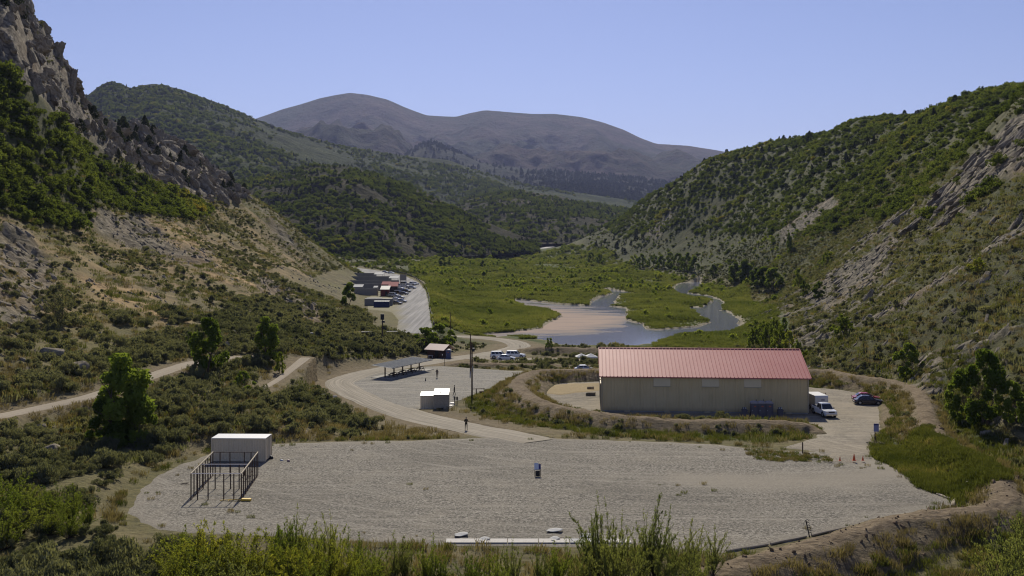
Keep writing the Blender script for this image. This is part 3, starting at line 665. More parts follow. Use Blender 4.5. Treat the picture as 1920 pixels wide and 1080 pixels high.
# ------------------------------------------------------------------ hills and mountains behind
HILLS = {}
def hill(name, crest, base, dc, db, mat, label, amp, scale, ncol=340, nrow=150, prof=1.15, spur=1.0, seed=1, x0=None, x1=None):
    cx = [c[0] for c in crest]; U = np.linspace(x0 if x0 is not None else cx[0], x1 if x1 is not None else cx[-1], ncol)
    cyp = np.interp(U, cx, [c[1] for c in crest]); 
    ker = np.ones(5) / 5; cyp = np.convolve(np.pad(cyp, 2, 'edge'), ker, 'valid')
    byp = np.interp(U, [c[0] for c in base], [c[1] for c in base])
    dcv = np.interp(U, [c[0] for c in dc], [c[1] for c in dc]); dbv = np.interp(U, [c[0] for c in db], [c[1] for c in db])
    T = np.concatenate([np.linspace(0, 1, nrow), 1 + np.linspace(0.02, 0.35, 18)])
    tt = T[:, None]
    D = dbv + (dcv - dbv) * tt
    zc = CZ + (HY - cyp) / F * dcv; zb = CZ + (HY - byp) / F * dbv
    up = np.where(tt <= 1, np.clip(tt, 0, 1) ** prof, 1 - ((tt - 1) / 0.35) ** 1.3 * 0.8)
    Zg = zb + (zc - zb) * up
    X = (U - 960) / F * D
    env = np.clip(np.where(tt < 1, 5.2 * np.clip(tt, 0, 1) * np.clip(1 - tt, 0, 1) ** 1.6 + 0.02, 0.02), 0, 1)
    rd = ridged(X * 0.9 + D * 0.25, D * 0.4 - X * 0.15, scale, 5, seed * 31)
    rel = np.clip((zc - zb) / (zc - zb).max(), .05, 1) ** 1.4
    rd = rd + .35 * (ridged(X, D * .6, scale * .28, 4, seed * 37) - .42)
    Zg = Zg + amp * rel * env * (spur * (rd - 0.42) + 0.5 * fbm(X, D, scale * 0.7, 5, seed * 13))
    V = np.stack([X, D, Zg], -1); HILLS[name + str(seed)] = V
    me = np_mesh(name, V.reshape(-1, 3), grid_faces(len(T), ncol), mat)
    return tag(link(bpy.data.objects.new(name, me)), label, kind='structure')
M_FOOT = far_mat('foothill_ground', ((0.022, 0.027, 0.012), (0.050, 0.052, 0.026), (0.088, 0.080, 0.047), (0.185, 0.155, 0.095)), 0.02)
M_FOREST = far_mat('forest_slope', ((0.020, 0.032, 0.011), (0.044, 0.060, 0.020), (0.078, 0.098, 0.034), (0.13, 0.13, 0.055)), 0.007)
M_MTN = far_mat('mountain_slope', ((0.030, 0.040, 0.026), (0.070, 0.066, 0.050), (0.115, 0.088, 0.076), (0.16, 0.13, 0.09)), 0.0022, (0.048, 0.068, 0.034))
M_DARK = far_mat('dark_slope', ((0.018, 0.025, 0.016), (0.035, 0.045, 0.024), (0.06, 0.065, 0.034), (0.10, 0.095, 0.055)), 0.005)
hill('foothill', ((330, 370), (400, 352), (470, 335), (540, 322), (590, 309), (650, 312), (700, 325), (760, 345), (820, 372), (880, 402), (940, 428), (985, 445), (1010, 462)),
     ((330, 500), (700, 486), (850, 482), (1010, 474)), ((330, 1500), (600, 1500), (800, 1420), (1010, 1330)), ((330, 950), (700, 980), (900, 1180), (1010, 1290)), M_FOOT, 'brushy brown foothill above the valley road', 32, 220, 380, 170, 0.85, 1.0, 1)
hill('hill', ((780, 420), (830, 392), (880, 372), (930, 361), (980, 358), (1040, 366), (1090, 378), (1150, 388), (1230, 400)), ((780, 470), (1000, 458), (1230, 452)), ((780, 2300), (1230, 2300)), ((780, 1500), (1230, 1500)), M_FOOT, 'rounded green hill in the gap of the valley', 26, 260, 260, 110, 0.8, 0.7, 2)
hill('mountain', ((60, 240), (110, 205), (165, 178), (185, 162), (205, 152), (228, 158), (245, 166), (268, 160), (290, 157), (340, 168), (420, 197), (500, 232), (560, 252), (620, 268), (700, 283), (760, 292), (840, 300), (880, 314), (930, 330), (980, 345), (1060, 358), (1180, 375), (1260, 392)),
     ((60, 420), (500, 400), (800, 410), (1260, 420)), ((60, 2900), (300, 3000), (900, 3600), (1260, 3900)), ((60, 1500), (500, 1700), (800, 2300), (1260, 2900)), M_FOREST, 'long forested mountain ridge sloping down to the valley', 75, 520, 460, 170, 0.95, 1.0, 3)
hill('mountain', ((730, 300), (765, 285), (790, 270), (812, 266), (835, 275), (870, 290), (900, 305), (1000, 318), (1100, 325), (1200, 335), (1300, 352), (1400, 372)), ((730, 345), (1000, 370), (1400, 395)), ((730, 6000), (1400, 5600)), ((730, 4300), (1400, 4300)), M_DARK, 'dark wooded lower ridge in front of the far mountains', 160, 900, 300, 90, 0.9, 1.0, 4)
hill('mountain', ((380, 260), (450, 232), (500, 215), (530, 204), (560, 196), (600, 184), (630, 178), (655, 174), (690, 178), (725, 186), (760, 201), (800, 216), (830, 218), (855, 219), (880, 212), (910, 206), (950, 209), (1000, 213), (1040, 213), (1090, 219), (1130, 229), (1170, 243), (1200, 258), (1230, 269), (1290, 273), (1340, 281), (1380, 289), (1450, 300), (1550, 310)),
     ((380, 340), (800, 340), (1550, 380)), ((380, 9500), (1550, 9500)), ((380, 5200), (1550, 5600)), M_MTN, 'broad twin-topped far mountain with reddish brush', 480, 1700, 460, 190, 1.05, 1.15, 5)
hill('mountain', ((1300, 300), (1360, 290), (1400, 284), (1450, 277), (1500, 272), (1600, 268), (1800, 262), (2300, 255)), ((1300, 330), (2300, 330)), ((1300, 14000), (2300, 14000)), ((1300, 9800), (2300, 9800)), M_MTN, 'pale farthest ridge low on the skyline', 260, 2600, 160, 40, 1.0, 1.0, 6)

# ------------------------------------------------------------------ plants and rocks: prototypes
def leaf_quads(C, s, asp=1.8, up=0.0, rs=None):
    r = rs or rng; n = len(C)
    N = r.normal(size=(n, 3)); N[:, 2] = N[:, 2] * 0.8 + 0.25; N /= np.linalg.norm(N, axis=1)[:, None]
    T = r.normal(size=(n, 3)); T[:, 2] += up * 3; T -= N * (T * N).sum(1)[:, None]; T /= np.linalg.norm(T, axis=1)[:, None] + 1e-9
    B = np.cross(N, T); s = (s * r.uniform(0.6, 1.35, n))[:, None] if np.isscalar(s) else s[:, None]
    V = np.stack([C - T * s * asp, C + B * s * 0.8, C + T * s * asp, C - B * s * 0.8], 1).reshape(-1, 3)
    return V, np.arange(n * 4).reshape(-1, 4)
def clump_points(balls, n, shell=0.55):
    r = rng; B = np.array(balls); w = B[:, 3] ** 2; k = r.choice(len(B), n, p=w / w.sum())
    D = r.normal(size=(n, 3)); D /= np.linalg.norm(D, axis=1)[:, None]
    rad = B[k, 3] * (shell + (1 - shell) * r.uniform(0, 1, n) ** 0.5)
    return B[k, :3] + D * rad[:, None]
def proto(name, V, Fc, mat, smooth=False):
    return np_mesh(name, V, Fc, mat, smooth=smooth)
M_SAGE = leafmat('sage_leaf', (0.088, 0.104, 0.060), (0.195, 0.205, 0.125), 0.42, (0.27, 0.26, 0.09), 0.02)
M_OAK = leafmat('oak_leaf', (0.050, 0.076, 0.020), (0.130, 0.168, 0.040), 0.52, (0.25, 0.22, 0.050), 0.022)
M_CONIF = leafmat('juniper_needles', (0.024, 0.034, 0.016), (0.055, 0.070, 0.032), 0.2)
M_COTTON = leafmat('cottonwood_leaf', (0.080, 0.122, 0.026), (0.165, 0.225, 0.048), 0.55)
M_REED = leafmat('reed_blade', (0.068, 0.094, 0.030), (0.160, 0.185, 0.064), 0.56, (0.26, 0.245, 0.10), 0.020)
M_WILLOW = leafmat('willow_leaf', (0.105, 0.155, 0.030), (0.225, 0.275, 0.056), 0.58, (0.35, 0.31, 0.05))
M_DRY = leafmat('dry_grass', (0.13, 0.112, 0.060), (0.245, 0.210, 0.115), 0.35)
M_GREENG = leafmat('green_grass', (0.045, 0.062, 0.016), (0.115, 0.130, 0.038), 0.5, (0.24, 0.20, 0.085), 0.12)
M_TAMA = leafmat('tamarisk_spray', (0.125, 0.165, 0.058), (0.24, 0.275, 0.095), 0.55)
M_GOLD = leafmat('yellowing_leaf', (0.15, 0.20, 0.040), (0.30, 0.315, 0.050), 0.58, (0.44, 0.34, 0.055))
M_BARK = paint('bark', (0.105, 0.080, 0.058), 0.95, 0.1, var=0.3, scale=4)
M_TWIG = paint('dark_twig', (0.060, 0.042, 0.034), 0.95, 0.1, var=0.3, scale=4)
def rock_mat():
    m, t, n, l = nt('rock'); tc = n.new('ShaderNodeTexCoord').outputs['Object']; oi = n.new('ShaderNodeObjectInfo').outputs['Random']
    a = noise(n, l, tc, 1.3, 7, .7); b = noise(n, l, tc, 6.0, 5, .7)
    c = ramp(n, l, a.outputs[0], ((0.30, (0.085, 0.074, 0.058)), (0.5, (0.26, 0.225, 0.170)), (0.7, (0.42, 0.362, 0.272)))).outputs[0]
    c = mixc(n, l, mth(n, l, 'MULTIPLY', oi, 0.45), c, (0.20, 0.165, 0.105))
    finish(n, l, c, 0.95, mth(n, l, 'ADD', a.outputs[0], mth(n, l, 'MULTIPLY', b.outputs[0], .5)), 0.8, 0.3, 0.15); return m
M_ROCK = rock_mat()
def sage_proto(k):
    b = []
    for i in range(13):
        a = rng.uniform(0, 6.28); q = rng.uniform(0, 0.62); b.append((q * math.cos(a), q * math.sin(a), 0.30 + rng.uniform(0, .34) * (1 - q), rng.uniform(.16, .3)))
    V, f = leaf_quads(clump_points(b, 330, .45), 0.055, 2.6, 0.8); V[:, 2] = np.maximum(V[:, 2], -0.05)
    return proto('sagebrush', V, f, M_SAGE)
def sage_fine(k):
    b = []
    for i in range(22):
        a = rng.uniform(0, 6.28); q = rng.uniform(0, 0.66); b.append((q * math.cos(a), q * math.sin(a), 0.22 + rng.uniform(0, .46) * (1 - q * .8), rng.uniform(.10, .22)))
    V, f = leaf_quads(clump_points(b, 2200, .35), 0.020, 3.0, 1.2); V[:, 2] = np.maximum(V[:, 2], -0.05)
    return proto('sagebrush', V, f, M_SAGE)
def oak_proto(k):
    b = []
    for i in range(15):
        a = rng.uniform(0, 6.28); q = rng.uniform(0, .7) ** .8; b.append((q * math.cos(a), q * math.sin(a), 0.22 + rng.uniform(0, .62) * (1 - q * .7), rng.uniform(.2, .36)))
    V, f = leaf_quads(clump_points(b, 460, .6), 0.075, 1.5); V[:, 2] = np.maximum(V[:, 2], -0.1)
    return proto('oak_scrub', V, f, M_OAK)
def willow_proto(k):
    b = []
    for i in range(14):
        a = rng.uniform(0, 6.28); q = rng.uniform(0, .6); b.append((q * math.cos(a), q * math.sin(a), 0.2 + rng.uniform(0, .95) * (1 - q * .8), rng.uniform(.16, .3)))
    V, f = leaf_quads(clump_points(b, 460, .5), 0.055, 2.2, .8); V[:, 2] = np.maximum(V[:, 2], -0.1)
    return proto('willow_bush', V, f, M_WILLOW)
def conif_proto(k):
    n = 300; t = rng.uniform(0.04, 1, n); wdt = (0.36 if k == 0 else 0.46) * ((1 - t) ** (0.9 if k == 0 else 0.55)) + .02; a = rng.uniform(0, 6.28, n); q = wdt * rng.uniform(.5, 1, n) * (1 + .25 * np.sin(a * 3 + t * 9))
    V, f = leaf_quads(np.stack([q * np.cos(a), q * np.sin(a), t], 1), 0.055, 1.7); return proto('juniper', V, f, M_CONIF)
def blade_proto(name, n, h, spread, w, mat):
    V = []; f = []
    for i in range(n):
        a = rng.uniform(0, 6.28); q = spread * math.sqrt(rng.uniform(0, 1)); x, y = q * math.cos(a), q * math.sin(a); hh = h * rng.uniform(.55, 1.1)
        lx, ly = rng.normal(0, .22, 2) * hh; t = rng.uniform(0, 6.28); dx, dy = w * math.cos(t), w * math.sin(t); b = len(V)
        V += [(x - dx, y - dy, -0.05), (x + dx, y + dy, -0.05), (x + lx * .4 + dx * .8, y + ly * .4 + dy * .8, hh * .6), (x + lx, y + ly, hh)]; f.append((b, b + 1, b + 2, b + 3))
    return proto(name, np.array(V), np.array(f), mat)
def rock_proto(k, flat=0.5):
    bm = bmesh.new()
    pts = rng.uniform(-1, 1, (26, 3)) * (1, 0.75, flat); 
    for p in pts: bm.verts.new(p * (0.75 + .25 * rng.uniform()))
    bmesh.ops.convex_hull(bm, input=bm.verts)
    for v in [v for v in bm.verts if not v.link_faces]: bm.verts.remove(v)
    bmesh.ops.bevel(bm, geom=bm.edges[:], offset=0.05, segments=1, affect='EDGES')
    bmesh.ops.triangulate(bm, faces=bm.faces[:])
    me = bpy.data.meshes.new('boulder'); bm.to_mesh(me); bm.free(); me.materials.append(M_ROCK); return me
def crag_proto(k):
    bm = bmesh.new(); bmesh.ops.create_icosphere(bm, subdivisions=5, radius=1.0)
    co = np.array([v.co[:] for v in bm.verts])
    # cut by random planes, then roughen
    for i in range(30):
        n = rng.normal(size=3); n[0] *= .8; n /= np.linalg.norm(n); h = rng.uniform(.45, .8); s = co @ n
        co = np.where((s > h)[:, None], co - (s - h)[:, None] * n * 0.96, co)
    q = 0.09 * fbm(co[:, 0] * 3 + k * 9, co[:, 1] * 3 + co[:, 2] * 2.3, .5, 4, 3 + k) + 0.16 * (ridged(co[:, 1] * 2.2 + k, co[:, 2] * 2.2 + co[:, 0] * .4, .6, 4, 7 + k) - .4)
    co = co * (1 + q[:, None] * 1.6)
    for v, c in zip(bm.verts, co): v.co = c
    me = bpy.data.meshes.new('rock_outcrop'); bm.to_mesh(me); bm.free(); me.materials.append(M_ROCK); return me
SAGE = [sage_proto(k) for k in range(4)]; SAGEF = [sage_fine(k) for k in range(4)]; OAK = [oak_proto(k) for k in range(4)]; WIL = [willow_proto(k) for k in range(3)]; CON = [conif_proto(k) for k in range(2)]
REED = [blade_proto('reeds', 90, 1.0, .75, .022, M_REED) for k in range(3)]
DRYG = [blade_proto('dry_grass', 46, .55, .5, .014, M_DRY) for k in range(2)]; GRNG = [blade_proto('green_grass', 60, .5, .6, .015, M_GREENG) for k in range(2)]
ROCK = [rock_proto(k, f) for k, f in enumerate((.5, .35, .22, .28, .6))]; CRAG = [crag_proto(k) for k in range(4)]

# ------------------------------------------------------------------ scatter
def scatter_group(protos, nm):
    coll = bpy.data.collections.new(nm + '_kinds')
    for i, me in enumerate(protos): coll.objects.link(bpy.data.objects.new('%s_kind_%02d' % (nm, i), me))
    g = bpy.data.node_groups.new(nm + '_scatter', 'GeometryNodeTree')
    g.interface.new_socket('Geometry', in_out='INPUT', socket_type='NodeSocketGeometry'); g.interface.new_socket('Geometry', in_out='OUTPUT', socket_type='NodeSocketGeometry')
    n = g.nodes; l = g.links; gi = n.new('NodeGroupInput'); go = n.new('NodeGroupOutput')
    ci = n.new('GeometryNodeCollectionInfo'); ci.inputs[0].default_value = coll; ci.inputs[1].default_value = True; ci.inputs[2].default_value = True
    ip = n.new('GeometryNodeInstanceOnPoints'); ip.inputs['Pick Instance'].default_value = True
    def na(nm_, ty):
        a = n.new('GeometryNodeInputNamedAttribute'); a.data_type = ty; a.inputs[0].default_value = nm_; return a.outputs[0]
    l.new(gi.outputs[0], ip.inputs['Points']); l.new(ci.outputs[0], ip.inputs['Instance']); l.new(na('vi', 'INT'), ip.inputs['Instance Index'])
    l.new(na('rot', 'FLOAT_VECTOR'), ip.inputs['Rotation']); l.new(na('scl', 'FLOAT_VECTOR'), ip.inputs['Scale']); l.new(ip.outputs[0], go.inputs[0]); return g
def scatter_stuff(nm, protos, Pt, rot, scl, vi, label):
    if not len(Pt): return
    me = bpy.data.meshes.new(nm); me.vertices.add(len(Pt)); me.vertices.foreach_set('co', np.asarray(Pt, np.float32).ravel())
    a = me.attributes.new('vi', 'INT', 'POINT'); a.data.foreach_set('value', np.asarray(vi, np.int32))
    for k, v in (('rot', rot), ('scl', scl)):
        a = me.attributes.new(k, 'FLOAT_VECTOR', 'POINT'); a.data.foreach_set('vector', np.asarray(v, np.float32).ravel())
    o = tag(link(bpy.data.objects.new(nm, me)), label, kind='stuff')
    md = o.modifiers.new('scatter', 'NODES'); md.node_group = scatter_group(protos, nm); return o
def spread(nm, protos, Pt, s, label_of, cat, group, stuff_name, stuff_label, single=300, rot=None, squash=None, tilt=0.12, top=1.0):
    """the ones that show largest become objects of their own, the rest one mass"""
    Pt = np.asarray(Pt); n = len(Pt); s = np.asarray(s)
    if rot is None: rot = np.column_stack([rng.normal(0, tilt, (n, 2)), rng.uniform(0, 6.28, n)])
    scl = np.repeat(s[:, None], 3, 1) * (rng.uniform(.8, 1.2, (n, 3)) if squash is None else squash)
    vi = rng.integers(0, len(protos), n)
    px, py = P_of(Pt[:, 0], Pt[:, 1], Pt[:, 2])
    app = np.where((px > -10) & (px < 1930) & (py > 0) & (py < 1090), s / Pt[:, 1], 0)
    order = np.argsort(-app)[:single]; m = np.ones(n, bool); m[order] = False
    for k in order:
        o = link(bpy.data.objects.new(nm, (SAGEF if nm == 'sagebrush' else protos)[vi[k]])); o.location = Pt[k]; o.rotation_euler = rot[k]; o.scale = scl[k]
        lb = label_of(*Pt[k]); g = group
        if isinstance(lb, tuple): lb, g = lb
        tag(o, lb, cat, g)
    scatter_stuff(stuff_name, protos, Pt[m], rot[m], scl[m], vi[m], stuff_label)
def cand(n, d0, d1, u0=-160, u1=2080):
    d = np.sqrt(rng.uniform(d0 * d0, d1 * d1, n)); u = rng.uniform(u0, u1, n); X = (u - 960) / F * d
    z, mk = height(X, d, True); px, py = P_of(X, d, z); return X, d, z, px, py, mk
KEEP_OFF = [W(a, b, z)[:2] + (r,) for a, b, z, r in ((445, 862, -1.3, 5), (813, 768, -4, 3), (826, 668, -5, 5), (840, 660, -5, 4), (950, 673, -6, 12), (884, 740, -3.8, 1), (745, 702, -4, 9))]
def clear(X, Y):
    m = np.ones(len(X), bool)
    for x, y, r in KEEP_OFF: m &= (X - x) ** 2 + (Y - y) ** 2 > r * r
    # the walled ranges and car park
    m &= ~((X > -100) & (X < -42) & (Y > 385) & (Y < 640) & (X > -95 + 0 * Y))
    return m
def in_valley(X, Y, z):
    return (X > np.interp(Y, [250, 300, 420, 600, 800, 1000, 1500], [-30, -26, -36, -52, -90, -90, -60])) & (Y > 285) & (z < 16) & (X < np.interp(Y, [285, 330, 450, 560, 700, 900, 1500], [80, 92, 112, 130, 135, 110, 95]))
def oak_zone(X, Y, z, px, py):
    l_ = (X < -60) & (Y > 160) & (polydist(px + 14 * fbm(X, Y, 12, 2, 5), py, ((-200, 60), (0, 120), (60, 180), (130, 240), (200, 300), (300, 350), (410, 392), (360, 412), (280, 402), (190, 385), (150, 430), (60, 420), (0, 400), (-200, 380))) < 0)
    r_ = (X > 120) & (Y > 260) & (py < np.interp(px, [1080, 1200, 1300, 1450, 1560, 1680, 1800, 1930, 2100], [466, 440, 438, 446, 438, 405, 412, 425, 425]) + 16 * fbm(X, Y, 24, 3, 207))
    return l_, r_
# sagebrush
X, Y, z, px, py, mk = cand(230000, 66, 760)
l_, r_ = oak_zone(X, Y, z, px, py); pn = fbm(X, Y, 22, 3, 201); pf = fbm(X, Y, 5, 2, 203)
p = 0.34 + 0.5 * pn + 0.35 * pf + 0.34 * ((X < -20) & (Y < 330) & (z < 9)) + 0.22 * ((Y > 200) & (Y < 262) & (X < 20)) 
hl = (X < -45) & (z > 5); p = np.where(hl, .24 + .95 * pn + .3 * pf, p)
p = np.where((X > 60) & (Y < 300), p * 1.0 + 0.08, p); p = np.where(mk['bank'] > .4, 0.26 + 0.3 * pf, p); p = np.where(l_ | r_, p * .35, p)
p = np.where(mk['rock'] > .4, p * .3, p)
p = np.where((X > -15) & (X < 60) & (Y < 128), 0.05, p)
ok = (rng.uniform(0, 1, len(X)) < p) & (mk['flat'] < .35) & (mk['wet'] < .05) & (mk['crest'] < .15) & ~in_valley(X, Y, z) & clear(X, Y) & (Y > 69)
ok &= ~((polydist(X, Y, gpoly) < 1))
X, Y, z, mkb = X[ok], Y[ok], z[ok], mk['bank'][ok]
s = np.clip(rng.lognormal(-0.22, .42, len(X)), .3, 2.0) * np.where(mkb > .4, .62, 1.0) * np.where((Y < 330) & (X < -20) & (z < 9), 1.42, 1.0)
def sage_label(x, y, z_):
    if x < -5:
        if y < 128 and z_ < 2.6: return 'grey-green sagebrush below the dirt track near the timber frame', 'sagebrush near the timber frame'
        if z_ > 6: return 'grey-green sagebrush on the ochre hillside above the dirt track', 'sagebrush above the dirt track'
        return 'grey-green sagebrush in the thick brush beside the dirt track', 'sagebrush beside the dirt track'
    if x > 58: return 'grey-green sagebrush among stones on the rocky slope beyond the earth berm', 'sagebrush on the rocky slope'
    return 'small grey-green sagebrush rooted on the earth berm round the metal building', 'sagebrush on the berm'
print('sage', len(X))
spread('sagebrush', SAGE, np.column_stack([X, Y, z - .05]), s, sage_label, 'bush', 'sagebrush', 'sagebrush_cover', 'grey-green sagebrush covering the slopes', 300)
# oak scrub
X, Y, z, px, py, mk = cand(165000, 160, 1500)
l_, r_ = oak_zone(X, Y, z, px, py); pn = fbm(X, Y, 30, 3, 211); pf = fbm(X, Y, 9, 2, 213)
d1 = np.clip(0.62 + .75 * pn + .3 * pf, 0, 1); 
X2, Y2, z2, px2, py2, mk2 = cand(62000, 160, 560, -160, 520)
l2, _ = oak_zone(X2, Y2, z2, px2, py2); n2 = fbm(X2, Y2, 14, 3, 215)
ok = r_ & (rng.uniform(0, 1, len(X)) < d1 * np.where(mk['rock'] > .4, .12, 1) * np.interp(Y, [260, 500, 900], [.95, .9, .8]))
ok2 = l2 & (rng.uniform(0, 1, len(X2)) < np.clip(.48 + .7 * n2, 0, 1) * np.where(mk2['rock'] > .5, .3, 1))
PX = np.concatenate([X[ok], X2[ok2]]); PY = np.concatenate([Y[ok], Y2[ok2]]); PZ = np.concatenate([z[ok], z2[ok2]])
s = np.concatenate([rng.lognormal(.78, .40, ok.sum()), rng.lognormal(.34, .45, ok2.sum())]); s = np.clip(s, .7, 4.6)
print('oak', len(PX))
def oak_label(x, y, z_):
    if x < 0: return 'green oak scrub on the steep slope under the grey cliff', 'oak scrub under the cliff'
    return 'green oak scrub on the upper slope across the valley from the grey cliff', 'oak scrub across the valley'
spread('oak_scrub', OAK, np.column_stack([PX, PY, PZ - .2]), s, oak_label, 'bush', 'oak scrub', 'oak_scrub_cover', 'green oak scrub covering the upper slopes', 300)
# scattered shrubs over the low slope beyond the stream
X, Y, z, px, py, mk = cand(26000, 430, 1350, 1060, 1560)
ok = (X > 95) & ~in_valley(X, Y, z) & (py > 395) & (rng.uniform(0, 1, len(X)) < .30 + .5 * fbm(X, Y, 25, 3, 219)) & (mk['wet'] < .1); k = ok.sum()
scatter_stuff('slope_scrub', SAGE[:2] + OAK[:2] + WIL[:1], np.column_stack([X, Y, z])[ok], np.column_stack([np.zeros((k, 2)), rng.uniform(0, 6, k)]), np.repeat(np.clip(rng.lognormal(.25, .45, k), .6, 4)[:, None], 3, 1), rng.integers(0, 5, k), 'low mixed scrub over the brown slope beyond the stream')
X, Y, z, px, py, mk = cand(9000, 600, 1300, 520, 960)
ok = ~in_valley(X, Y, z) & (mk['lw'] < .9) & (rng.uniform(0, 1, len(X)) < .45 + .6 * fbm(X, Y, 25, 3, 229)); k = ok.sum()
scatter_stuff('valley_scrub', SAGE[:2] + OAK[:2] + WIL[:1], np.column_stack([X, Y, z])[ok], np.column_stack([np.zeros((k, 2)), rng.uniform(0, 6, k)]), np.repeat(np.clip(rng.lognormal(.45, .45, k), .6, 4)[:, None], 3, 1), rng.integers(0, 5, k), 'mixed scrub on the flats beyond the ranges')
# junipers on crests and slopes
X, Y, z, px, py, mk = cand(16000, 260, 1700)
pn = fbm(X, Y, 60, 3, 221)
crL = (X < -60) & (polydist(px, py, CLIFF_L) < 6) & (px < 480); crR = (X > 150) & (z > 60)
ok = (crL & (rng.uniform(0, 1, len(X)) < .5)) | (crR & (rng.uniform(0, 1, len(X)) < np.clip(.10 + .5 * pn, 0, 1))) | ((Y > 900) & (z > 14) & (X < -20) & (rng.uniform(0, 1, len(X)) < .4)) | ((Y > 1000) & (X > 100) & (rng.uniform(0, 1, len(X)) < .25))
s = rng.uniform(2.8, 6.8, ok.sum())
print('juniper', ok.sum())
spread('juniper', CON, np.column_stack([X[ok], Y[ok], z[ok] - .2]), s, lambda x, y, z_: ('dark juniper on the crest of the grey cliff', 'junipers on the cliff') if x < 0 else ('dark juniper on the high green ridge opposite the grey cliff', 'junipers on the ridge'), 'tree', 'junipers', 'juniper_cover', 'dark junipers dotted over the far slopes', 220, squash=rng.uniform((.8, .8, .8), (1.3, 1.3, 1.2), (ok.sum(), 3)))
# tufts of grass
X, Y, z, px, py, mk = cand(46000, 62, 215)
pe = np.abs(polydist(X, Y, PAD)); gp = polydist(X, Y, gpoly); pf = fbm(X, Y, 4, 3, 231)
p = .07 + .22 * pf + .45 * (mk['bank'] > .3) + .5 * sstep(3, .3, pe) + .3 * ((X < -8) & (Y < 140) & (Y > 118)) + .35 * (Y < 74)
ok = (rng.uniform(0, 1, len(X)) < p) & (mk['flat'] < .9) & (mk['crest'] < .2) & (gp > 0) & clear(X, Y)
scatter_stuff('dry_grass', DRYG, np.column_stack([X, Y, z])[ok], np.column_stack([np.zeros((ok.sum(), 2)), rng.uniform(0, 6, ok.sum())]), np.repeat(rng.uniform(.6, 1.5, ok.sum())[:, None], 3, 1), rng.integers(0, 2, ok.sum()), 'tufts of dry straw-coloured grass')
dB = np.full(len(X), 99.0); b = bbox_near(X, Y, BANKS[0], 12); dB[b], _ = linedist(X[b], Y[b], BANKS[0])
ok = (((gp < .8 + 1.5 * pf) & (rng.uniform(0, 1, len(X)) < .5 + .5 * pf)) | ((dB > 3) & (dB < 8.5) & (rng.uniform(0, 1, len(X)) < .75)) | ((pe < 1.5) & (rng.uniform(0, 1, len(X)) < .4))) & (polydist(X, Y, PAD) > .1) & (polydist(X, Y, YARD) > .2) & (polydist(X, Y, LOT) > .2) & (mk['crest'] < .2) & (mk['flat'] < .97) & clear(X, Y)
n1 = ok.sum(); Xa, Ya, za, *_r, mka = cand(6500, 82, 125, 1610, 1900); o2 = polydist(Xa, Ya, gpoly) < .5 + 1.5 * fbm(Xa, Ya, 4, 3, 231)
o2 &= (polydist(Xa, Ya, PAD) > .1) & (polydist(Xa, Ya, YARD) > .1)
A = np.concatenate([np.column_stack([X, Y, z])[ok], np.column_stack([Xa, Ya, za])[o2]]); n1 = len(A)
scatter_stuff('green_grass', GRNG, A, np.column_stack([np.zeros((n1, 2)), rng.uniform(0, 6, n1)]), np.repeat(rng.uniform(.5, 1.25, n1)[:, None], 3, 1), rng.integers(0, 2, n1), 'green meadow grass beside the yard and berm')
X, Y, z, px, py, mk = cand(125000, 100, 620)
pf = fbm(X, Y, 7, 3, 235)
ok = (np.abs(X) > 30) & (mk['flat'] < .3) & (mk['rock'] < .6) & (mk['bank'] < .3) & ~in_valley(X, Y, z) & clear(X, Y) & (rng.uniform(0, 1, len(X)) < np.where((X < -45) & (z > 4), .30 + .6 * pf, .55 + .5 * pf)) & (py > 300)
k = ok.sum(); HG = [blade_proto('slope_grass', 40, .5, .8, .03, M_DRY), blade_proto('slope_grass', 40, .5, .8, .03, M_GREENG), blade_proto('slope_grass', 40, .45, .9, .03, M_SAGE)]
scatter_stuff('slope_grass', HG, np.column_stack([X, Y, z])[ok], np.column_stack([np.zeros((k, 2)), rng.uniform(0, 6, k)]), np.repeat(rng.uniform(.8, 1.9, k)[:, None], 3, 1), rng.choice([0, 1, 1, 2, 2], k), 'thin dry grass and herbs between the bushes of the slopes')
u = rng.uniform(250, 1760, 700); d = rng.uniform(76, 126, 700); X = (u - 960) / F * d; z, mk = height(X, d, True); pe_ = polydist(X, d, PAD); nn = fbm(X, d, 9, 2, 237)
isl = [on(a, b, pad_z) for a, b in ((1395, 842), (1440, 846), (1500, 850), (1545, 856), (1568, 866), (1520, 866), (1460, 866), (1410, 862))]
ok = (pe_ < -.3) & ((nn > .32) | (pe_ > -2.2)) & (rng.uniform(0, 1, 700) < .55); A = np.column_stack([X, d, pad_z(X, d) + .02])[ok]
u = rng.uniform(1390, 1575, 900); d = rng.uniform(108, 124, 900); X = (u - 960) / F * d; o2 = polydist(X, d, isl) < 0; A = np.concatenate([A, np.column_stack([X, d, pad_z(X, d) + .02])[o2]]); k = len(A)
scatter_stuff('weeds', DRYG + GRNG, A, np.column_stack([np.zeros((k, 2)), rng.uniform(0, 6, k)]), np.repeat(rng.uniform(.25, .75, k)[:, None], 3, 1), rng.integers(0, 4, k), 'small weeds coming up through the gravel')
